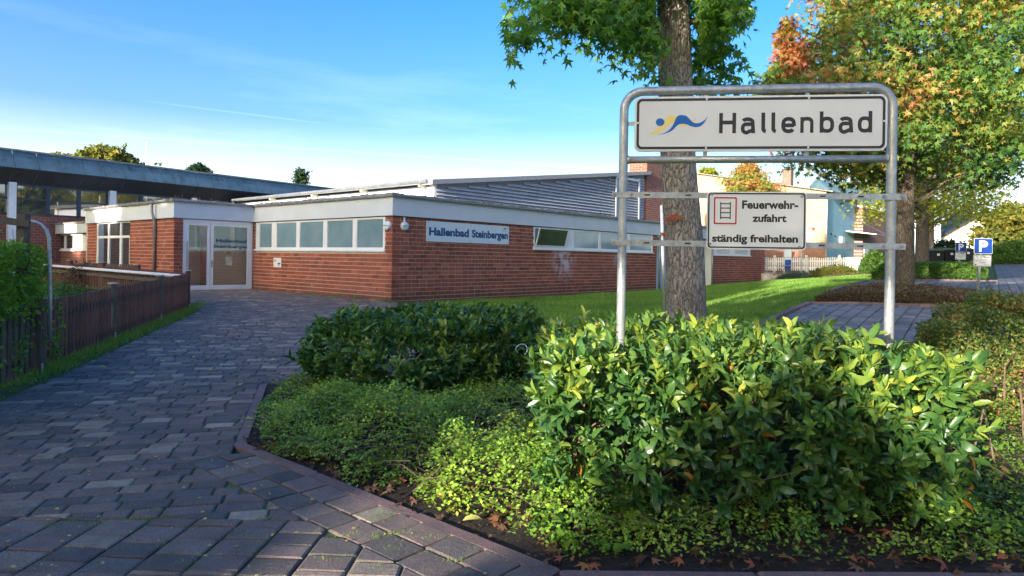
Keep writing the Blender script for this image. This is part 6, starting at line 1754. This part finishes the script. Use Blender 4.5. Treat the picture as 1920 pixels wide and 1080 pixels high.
keep &= ~((gap > .80) & (RNG.uniform(size=n) < .8)) & ~((x > -.3) & (x < .35) & (y > 4.6) & (RNG.uniform(size=n) < .65))
x, y, h, u = x[keep], y[keep], h[keep], u[keep]; n = len(x)
# snap leaves towards little twigs so they read as sprays
nt2 = 5200; tx = RNG.uniform(-3.1, 3.2, nt2); ty = RNG.uniform(3.5, 8.6, nt2); ta_ = RNG.uniform(0, 6.28, nt2)
z = gzv(x, y) + h * (1 - .45 * u ** 2) + RNG.normal(size=n) * .022 + .02
P = np.stack([x, y, z], 1)
tt_ = np.clip(.26 + .55 * RNG.beta(2, 2.4, n) + .22 * np.sin(x * 4.1 + y * 3) * np.cos(y * 5.3) + .12 * (1 - 2 * u) , 0, 1)
gc = leaves('ground_cover', small_leaf(.62), P, RNG.normal(size=(n, 3)) * [1, 1, .45] + [0, 0, .25], RNG.normal(size=(n, 3)) * .45 + [0, -.15, .9], RNG.uniform(.018, .038, n), tt_, M['lonicera'], None, base=(-1, 6, 0), kind='stuff')
# arching sprays rising from the mass with paired leaves
mb = MB(); P, D, U = [], [], []
for k in range(2100):
    x = random.uniform(-2.9, 2.4); y = random.uniform(3.6, 8.0); hh = float(mound(np.array(x), np.array(y)))
    if hh < .10 or (x > .35 and y > 4.2) or (x > 1.3 and random.random() < .7): continue
    g = gz(x, y); a = random.uniform(0, 6.28); L = random.uniform(.12, .30)
    p0 = Vector((x, y, g + hh * .55)); p2 = p0 + Vector((math.cos(a) * L, math.sin(a) * L, random.uniform(.02, .14))); p1 = p0.lerp(p2, .5) + Vector((0, 0, .06))
    mb.tube([p0, p1, p2], [.0024, .002, .0012], 3, False)
    side = Vector((-math.sin(a), math.cos(a), 0))
    for j in range(13):
        t = (j + 1) / 13; p = (p0 * (1 - t) + p1 * t) * (1 - t) + (p1 * (1 - t) + p2 * t) * t
        for sgn in (-1, 1): P.append(tuple(p)); D.append(tuple(side * sgn + (p2 - p0).normalized() * .5)); U.append((random.gauss(0, .25), random.gauss(0, .25), 1))
P = np.array(P); n = len(P)
leaves('ground_cover_sprays', small_leaf(.6), P, np.array(D), np.array(U), RNG.uniform(.020, .034, n), np.clip(RNG.beta(3, 2, n) * .9 + .15, 0, 1), M['lonicera'], None, base=(-1, 6, 0), kind='stuff')
mb.build('ground_cover_twigs', M['twig'], None, kind='stuff')
# dry twigs
mb = MB()
for k in range(190):
    x = random.uniform(-.9, .6) if k < 90 else random.uniform(-2, 5); y = random.uniform(4.3, 6.2) if k < 90 else random.uniform(3.6, 6.5)
    if float(in_bed(np.array(x), np.array(y), .2)) < 0: continue
    a = random.uniform(0, 6.28); L = random.uniform(.15, .5); g = gz(x, y) + random.uniform(.03, .3); p = Vector((x, y, g)); q = p + Vector((math.cos(a) * L, math.sin(a) * L, random.uniform(-.06, .22)))
    mb.tube([p, p.lerp(q, .5) + Vector((0, 0, random.uniform(0, .06))), q], [.0035, .003, .0015], 4, False)
mb.build('dry_twigs', M['twig'], None, kind='stuff')
# dark undergrowth right of the hedge
RNG = np.random.default_rng(97)
n = 26000; x = RNG.uniform(2.3, 7, n); y = RNG.uniform(3.55, 6.2, n)
P = np.stack([x, y, gzv(x, y) + .02 + np.abs(RNG.normal(size=n)) * .09 * (1 + .8 * np.sin(x * 4) * np.cos(y * 5))], 1)
leaves('undergrowth', small_leaf(.5), P, RNG.normal(size=(n, 3)) * [1, 1, .6], RNG.normal(size=(n, 3)) * .6 + [0, 0, .8], RNG.uniform(.02, .045, n), RNG.beta(2, 3, n) * .55, M['lonicera'], None, base=(4, 5, .1), kind='stuff')
# small broad leaved weeds by the kerb
def weed(x, y, r, n, label):
    th = thing('weed_plant', (x, y, gz(x, y)), label, 'plant')
    for k in range(n):
        a = k * 2.4; d = np.array([[math.cos(a), math.sin(a), random.uniform(.2, .6)]])
        leaves('leaf', lance_leaf(.62), np.array([[x, y, gz(x, y) + .05]]) + d * .02, d, np.array([[0, 0, 1.]]), np.array([r * random.uniform(.8, 1.2)]), np.array([random.uniform(.3, .7)]), M['hornbeam'], th)
weed(.56, 3.56, .075, 6, 'broad leaved weed with rounded leaves at the kerb corner')
weed(.30, 3.68, .09, 10, 'rosette of narrow serrated leaves by the kerb under the ground cover')
# leaf litter in the bed
RNG = np.random.default_rng(99)
n = 5200; x = RNG.uniform(-2.6, 6.5, n); y = RNG.uniform(3.36, 6.5, n); b_ = in_bed(x, y, .10)
k_ = (b_ > 0) & ((b_ < .50) | (x > 2.6) | (RNG.uniform(size=n) < .12)); x, y = x[k_], y[k_]; n = len(x)
P = np.stack([x, y, gzv(x, y) + .035 + RNG.uniform(0, .02, n)], 1)
leaves('leaf_litter', STAR, P, RNG.normal(size=(n, 3)) * [1, 1, .25], RNG.normal(size=(n, 3)) * .45 + [0, 0, 1], RNG.uniform(.03, .11, n), RNG.beta(1.5, 2.4, n), M['litter'], None, base=(1, 5, 0), kind='stuff')
n = 5000; x = RNG.uniform(-2.6, 6.5, n); y = RNG.uniform(3.5, 6.8, n); b_ = in_bed(x, y, .03); k_ = b_ > 0; x, y = x[k_], y[k_]; n = len(x)
P = np.stack([x, y, gzv(x, y) + .025 + RNG.uniform(0, .01, n)], 1)
leaves('bark_crumbs', small_leaf(.6), P, RNG.normal(size=(n, 3)) * [1, 1, .3], RNG.normal(size=(n, 3)) * .5 + [0, 0, 1], RNG.uniform(.01, .03, n), RNG.beta(1.4, 5, n), M['litter'], None, base=(1, 5, 0), kind='stuff')
# single leaves worth pointing at
def fallen(px, py, s, t, mat, label, tpl=STAR, name='fallen_leaf', rot=None, group=None, off=.05, up=None):
    rr_ = ray(px, py); Y = (EYE - .045) / -rr_.z
    for _ in range(6): Y = (EYE - off - gz(rr_.x * Y, Y)) / -rr_.z
    p = (rr_.x * Y, Y, gz(rr_.x * Y, Y) + off)
    a = random.uniform(0, 6.28) if rot is None else rot
    o = leaves(name, tpl, np.array([p]), np.array([[math.cos(a), math.sin(a), random.uniform(-.1, .2)]]), np.array([up or [random.gauss(0, .15), random.gauss(0, .15), 1]]), np.array([s]), np.array([t]), mat, None, base=p)
    tag(o, label, 'leaf', group); return o
random.seed(101)
fallen(868, 976, .12, .9, M['yellowleaf'], 'large curled pale yellow leaf lying just inside the kerb', lance_leaf(.5), rot=.3, up=[0, -.15, 1], off=.06)
fallen(843, 958, .07, .9, M['litter'], 'small pink fallen leaf above the curled yellow leaf')
fallen(1770, 1050, .12, .80, M['litter'], 'red sweetgum leaf lying upright near the lower right corner', up=[.2, -.8, .5])
fallen(1480, 1050, .13, .86, M['litter'], 'red sweetgum leaf on the soil in front of the hedge middle', up=[.1, -.4, 1])
fallen(1100, 1052, .10, .86, M['litter'], 'red leaf on the soil beside the broad leaved weed', up=[.1, -.4, 1])
fallen(1583, 1052, .08, .62, M['litter'], 'pale orange fallen leaf at the front kerb')
fallen(547, 1000, .05, .55, M['yellowleaf'], 'single ochre leaf on the lower pavers', SMALL, rot=.2, off=.052)
spots = [(292, 661), (300, 676), (218, 650), (243, 648), (252, 700), (257, 713), (142, 758), (458, 785), (505, 675), (127, 721), (192, 688), (335, 640), (489, 645), (362, 670), (312, 710), (404, 640), (215, 668),
         (390, 694), (316, 632), (268, 664), (455, 719), (183, 640), (233, 640), (150, 672), (560, 596), (640, 590), (524, 612)]
for px, py in spots:
    px += random.uniform(-4, 4); fallen(px, py, random.uniform(.06, .10), random.random(), M['yellowleaf'], 'small yellow leaf scattered on the paved path', small_leaf(.8), group='small yellow leaves on the path', off=.056)

RNG = np.random.default_rng(105)
n = 900; px_ = RNG.uniform(0, 1150, n); Y_ = RNG.uniform(2.9, 17, n); X_ = (px_ - 960) / FPX * Y_
k_ = (X_ < np.where(Y_ < 5.5, -2.3 + (5.45 - Y_) * 1.15, -2.9)) & (X_ > FO.x + (Y_ - FO.y) * -.243 + .35); X_, Y_ = X_[k_], Y_[k_]; n = len(X_)
leaves('path_leaf_bits', small_leaf(.8), np.stack([X_, Y_, gzv(X_, Y_) + .048], 1), RNG.normal(size=(n, 3)) * [1, 1, .1], RNG.normal(size=(n, 3)) * .25 + [0, 0, 1], RNG.uniform(.008, .032, n), RNG.uniform(.1, 1, n), M['yellowleaf'], None, base=(-4, 8, 0), kind='stuff')
# brown shrub island between the bays, clipped hedge behind, other shrubs
def strip_shrub(name, a0, a1, b0, b1, h, n, size, mat, label, cat, seed, tpl=SMALL, rag=.06, tf=None, top_r=.12):
    global RNG
    RNG = np.random.default_rng(seed); random.seed(seed)
    c = Pk((a0 + a1) / 2, (b0 + b1) / 2); th = thing(name, (c.x, c.y, gz(c.x, c.y)), label, cat)
    a = RNG.uniform(a0, a1, n); b = RNG.uniform(b0, b1, n); e = np.minimum(np.minimum(a - a0, a1 - a), np.minimum(b - b0, b1 - b))
    hh = h * np.clip(.55 + e / max(top_r, .01) * .45, 0, 1) * (1 + rag * 2 * np.sin(a * 4 + 1) * np.cos(b * 6) + rag * np.sin(a * 11 + b * 7))
    u = RNG.uniform(0, 1, n) ** .5
    edge = RNG.uniform(size=n) < .5; hh2 = np.where(edge, hh, hh * u)
    side = ~edge
    b = np.where(side & (RNG.uniform(size=n) < .7), b0 + np.abs(RNG.normal(size=n)) * .06, b)
    X = B1.x + e2.x * a + e1.x * b; Y = B1.y + e2.y * a + e1.y * b
    P = np.stack([X, Y, gzv(X, Y) + .03 + hh2 + RNG.normal(size=n) * rag * h * .5], 1)
    tt_ = RNG.beta(2, 2, n) if tf is None else tf(P, n)
    leaves('foliage', tpl, P, RNG.normal(size=(n, 3)) + [0, 0, .4], RNG.normal(size=(n, 3)) * .6 + [-.2, -.3, .6], RNG.uniform(size * .7, size * 1.3, n), np.clip(tt_, 0, 1), mat, th, kind='stuff')
    mb = MB()
    for k in range(40):
        q = Pk(random.uniform(a0 + .1, a1 - .1), random.uniform(b0 + .1, b1 - .1)); g = gz(q.x, q.y); branch(mb, (q.x, q.y, g), (q.x + random.uniform(-.15, .15), q.y + random.uniform(-.15, .15), g + h * random.uniform(.6, 1.15)), .006, .003, n=3)
    mb.build('stems', M['twig'], th, kind='stuff')
strip_shrub('low_shrub_bed', .0, 2.5, .25, 3.3, .20, 24000, .038, M['brownheath'], 'brown leafed low shrub bed around the second tree between the bays', 'shrub', 111, rag=.13, top_r=.5)
strip_shrub('clipped_hedge', -.25, 2.65, 9.7, 11.3, .48, 22000, .055, M['boxhedge'], 'neatly clipped low green hedge behind the far parking bay', 'hedge', 112, rag=.03, top_r=.25)
def shrub_px(name, px, Y, wpx, ytop, n, size, mat, label, seed, dy=.7, **k):
    x = xat(px, Y); g = gz(x, Y); shrub(name, (x, Y), (wpx / 2 * Y / FPX, wpx / 2 * Y / FPX * dy), at(px, ytop, Y).z - g, n, size, mat, label, seed=seed, **k)
shrub_px('lavender_shrub', 1487, 37.5, 74, 511, 7000, .07, M['bluegreen'], 'grey green lavender mound in front of the low concrete wall', 121)
shrub_px('autumn_shrub', 1560, 36, 92, 499, 7000, .075, M['distant'], 'ragged green and ochre shrub before the white picket fence', 122)
shrub_px('autumn_shrub', 1583, 33, 90, 515, 5000, .06, M['brownheath'], 'low rust brown plants in front of the ragged green shrub', 123)
shrub_px('bare_shrub', 1470, 38.5, 60, 497, 900, .06, M['brownheath'], 'sparse twiggy shrub against the metal railing', 124, stems=50)
shrub_px('evergreen_shrub', 1637, 35, 50, 471, 7500, .09, M['boxhedge'], 'dark rounded evergreen at the end of the white picket fence', 125)
shrub_px('evergreen_shrub', 1690, 36, 56, 470, 6000, .09, M['boxhedge'], 'dark evergreen partly behind the right sign post', 126)
shrub_px('evergreen_shrub', 1745, 38, 80, 470, 6000, .10, M['hornbeam'], 'bright sunlit shrub behind the bins and notice board', 127)
shrub_px('road_hedge', 1925, 36, 140, 452, 26000, .09, M['boxhedge'], 'tall dense green hedge beside the road at the right edge', 128, dy=1.6)
sg = shrub('garden_shrub', (-10.1, 14.6), (1.9, 1.6), .78, 9000, .05, M['boxhedge'], 'dark leafy garden shrub inside the fenced corner', seed=129)
shrub('garden_shrub', (-8.6, 11.6), (1.1, 1.0), .60, 5000, .05, M['boxhedge'], 'low dark garden shrub just behind the red fence', seed=130)
xw = xat(160, 22.0); shrub('garden_shrub', (xw, 22.0), (.8, .6), 1.0, 2500, .06, M['brownheath'], 'thin reddish shrub by the light timber fence', seed=131)

# ================================================================== GRASS
RNG = np.random.default_rng(141)
def blades(name, x, y, h, w, t, base, kind='stuff'):
    n = len(x); a = RNG.uniform(0, 6.28, n); z = gzv(x, y)
    lean = RNG.normal(size=(n, 2)) * (h * .45)[:, None]
    V = np.zeros((n, 3, 3))
    V[:, 0] = np.stack([x - np.cos(a) * w, y - np.sin(a) * w, z], 1); V[:, 1] = np.stack([x + np.cos(a) * w, y + np.sin(a) * w, z], 1)
    V[:, 2] = np.stack([x + lean[:, 0], y + lean[:, 1], z + h], 1)
    V -= np.array(base)
    me = bpy.data.meshes.new(name); me.vertices.add(n * 3); me.vertices.foreach_set('co', V.ravel())
    me.loops.add(n * 3); me.loops.foreach_set('vertex_index', np.arange(n * 3)); me.polygons.add(n); me.polygons.foreach_set('loop_start', np.arange(n) * 3)
    at_ = me.attributes.new('tint', 'FLOAT', 'POINT'); at_.data.foreach_set('value', np.repeat(np.clip(t, 0, 1), 3)); me.materials.append(M['grass']); me.update(calc_edges=True)
    o = link_mesh(name, me, base); o['kind'] = kind; return o
n = 900000
x = RNG.uniform(-3, 24, n); y = RNG.uniform(9, 42, n)
dA = (x - C0.x) * (-d1.x) + (y - C0.y) * (-d1.y)          # in front of the right wall
Lr = (B1.x - .16 - x) * e2.x + (B1.y - y) * e2.y           # left of the bays
ip = (x - -1.2) * (18.3 - 8) - (y - 8) * (-1.9 + 1.2)      # right of the path
ip2 = (x + 1.9) * (20.9 - 18.3) - (y - 18.3) * (-2.6 + 1.9)
ratio = x / y
k_ = (dA > .02) & (Lr > 0) & ((ip > 0) | (y > 18.3)) & ((ip2 > 0) | (y < 18.3)) & (ratio > -.15) & (ratio < .60) & (RNG.uniform(size=n) < np.clip(15.0 / y, .35, 1.)) & (y < 41)
x, y = x[k_], y[k_]; n = len(x)
pt = np.sin(x * 1.3 + y * .7) * np.cos(y * 1.1 - x * .4) + .6 * np.sin(x * 3.7) * np.cos(y * 3.1 + x)
blades('lawn_grass', x, y, RNG.uniform(.03, .075, n) * (1 + .35 * pt), RNG.uniform(.006, .011, n) * np.clip(y / 16, .8, 2), .42 + .16 * pt + RNG.normal(size=n) * .17, (5, 20, .3))
# rim of grass at the foot of the fence, and against the brick corner
n = 15000; s = RNG.uniform(-1.2, 9.3, n); o_ = np.abs(RNG.normal(size=n)) * .16 - .05; k_ = (o_ < .46 + .05 * np.sin(s * 3)) & ((s > -.6) | (RNG.uniform(size=n) < .3)); s, o_ = s[k_], o_[k_]
x = FO.x + FDIR.x * s + FN.x * o_; y = FO.y + FDIR.y * s + FN.y * o_; n = len(x)
blades('fence_grass', x, y, RNG.uniform(.05, .15, n) * (1 - o_), np.full(n, .004), RNG.normal(size=n) * .2 + .72, (FO.x, FO.y, 0))
n = 2600; s = RNG.uniform(-.3, 4.5, n) ; t_ = np.abs(RNG.normal(size=n)) * .08 + .02
x = C0.x + d1.x * s - d2.x * t_; y = C0.y + d1.y * s - d2.y * t_; k_ = (np.sin(s * 5) > .2) | (s < .5); x, y = x[k_], y[k_]; n = len(x)
blades('wall_weeds', x, y, RNG.uniform(.03, .12, n), np.full(n, .007), RNG.normal(size=n) * .2 + .3, (C0.x, C0.y, .2))
# tufts and moss pads in paver joints
xs, ys = [], []
random.seed(151)
for k in range(150):
    px = random.uniform(0, 1050); py = random.uniform(640, 1078) ; r_ = ray(px, py); Y = EYE / -r_.z; X = r_.x * Y
    if X > -2.4 + (5.7 - Y) * 1.12 and Y > 3.3: continue
    a = random.uniform(0, 3.14); m = random.randint(10, 70)
    for j in range(m): q = random.gauss(0, .05); xs.append(X + uF[0] * q + random.gauss(0, .007)); ys.append(Y + uF[1] * q + random.gauss(0, .007))
xs, ys = np.array(xs), np.array(ys); n = len(xs)
o = blades('joint_weeds', xs, ys, RNG.uniform(.008, .03, n) + .035, np.full(n, .003), RNG.normal(size=n) * .2 + .65, (-3, 6, 0))
# grass beyond the bays (verge near the second parking sign)
n = 3000; a = RNG.uniform(2.7, 3.7, n); b = RNG.uniform(-.3, .9, n); x = B1.x + e2.x * a + e1.x * b; y = B1.y + e2.y * a + e1.y * b
k_ = RNG.uniform(size=n) < np.clip(1.3 - (a - 2.7) * 1.1, 0, 1); x, y = x[k_], y[k_]; n = len(x)
blades('verge_grass', x, y, RNG.uniform(.04, .10, n) + .03, np.full(n, .007), RNG.normal(size=n) * .2 + .6, (10, 12, .9))
# daisies / pale specks in the lawn
n = 420; x = RNG.uniform(-1.5, 12, n); y = RNG.uniform(11, 36, n); dA = (x - C0.x) * (-d1.x) + (y - C0.y) * (-d1.y); Lr = (B1.x - .2 - x) * e2.x + (B1.y - y) * e2.y; k_ = (dA > .3) & (Lr > .2); x, y = x[k_], y[k_]; n = len(x)
leaves('lawn_leaf_specks', small_leaf(.7), np.stack([x, y, gzv(x, y) + .05], 1), RNG.normal(size=(n, 3)) * [1, 1, .2], RNG.normal(size=(n, 3)) * .3 + [0, 0, 1], RNG.uniform(.03, .06, n), RNG.uniform(.4, 1, n), M['yellowleaf'], None, base=(5, 20, .3), kind='stuff')

# ================================================================== added unseen tree row behind the camera, heights and gaps shaped for shade
RNG = np.random.default_rng(161)
n = 17000
k3 = RNG.choice(3, n, p=[.74, .12, .14])   # added shade casters: tall band, low row, floating leaf band above a gap
x = np.where(k3 == 0, RNG.uniform(-56, -12.8, n), np.where(k3 == 1, RNG.uniform(-14.5, 4, n), RNG.uniform(-12.6, 4, n)))
f = RNG.uniform(0, 1, n)
z = np.where(k3 == 0, .6 + (np.where(x > -16.5, 6.0, np.where(x > -19, 10.2, np.where(x > -28, 18.0, 12.6))) + 1.0 * np.sin(x * .9)) * f ** .85, np.where(k3 == 1, .4 + (np.where(x < -9.9, 2.85 + .45 * np.sin(x * 5.3), 4.0 + .35 * np.sin(x * 2.7))) * f, 5.9 + .10 * np.sin(x * 2.1) + 3.0 * f))
yy = -10 + RNG.normal(size=n) * np.where(k3 == 1, .25, .8)
leaves('shade_treeline', CLUMP, np.stack([x, yy, z], 1), RNG.normal(size=(n, 3)), RNG.normal(size=(n, 3)), np.where(k3 == 0, 1., .55) * RNG.uniform(.9, 1.6, n), RNG.beta(2, 2, n), M['distant'], None, base=(-24, -10, 0), kind='stuff')
n = 4200; y = RNG.uniform(0, 34, n); leaves('roadside_treeline', CLUMP, np.stack([38 + RNG.normal(size=n) * 1.2, y, 1.5 + (7.5 + np.sin(y * .8)) * RNG.uniform(0, 1, n)], 1), RNG.normal(size=(n, 3)), RNG.normal(size=(n, 3)), RNG.uniform(.9, 1.7, n), np.clip(RNG.beta(2, 2, n) + .3 * np.sin(y), 0, 1), M['distant'], None, base=(38, 15, 1), kind='stuff')
mb = MB()
for k in range(10): xx = -54 + k * 4.4; mb.tube([(xx, -10, -.2), (xx + .2, -10, 7), (xx, -10, 10.5)], [.32, .22, .08], 8)
mb.build('shade_tree_trunks', M['bark2'], None, kind='stuff')
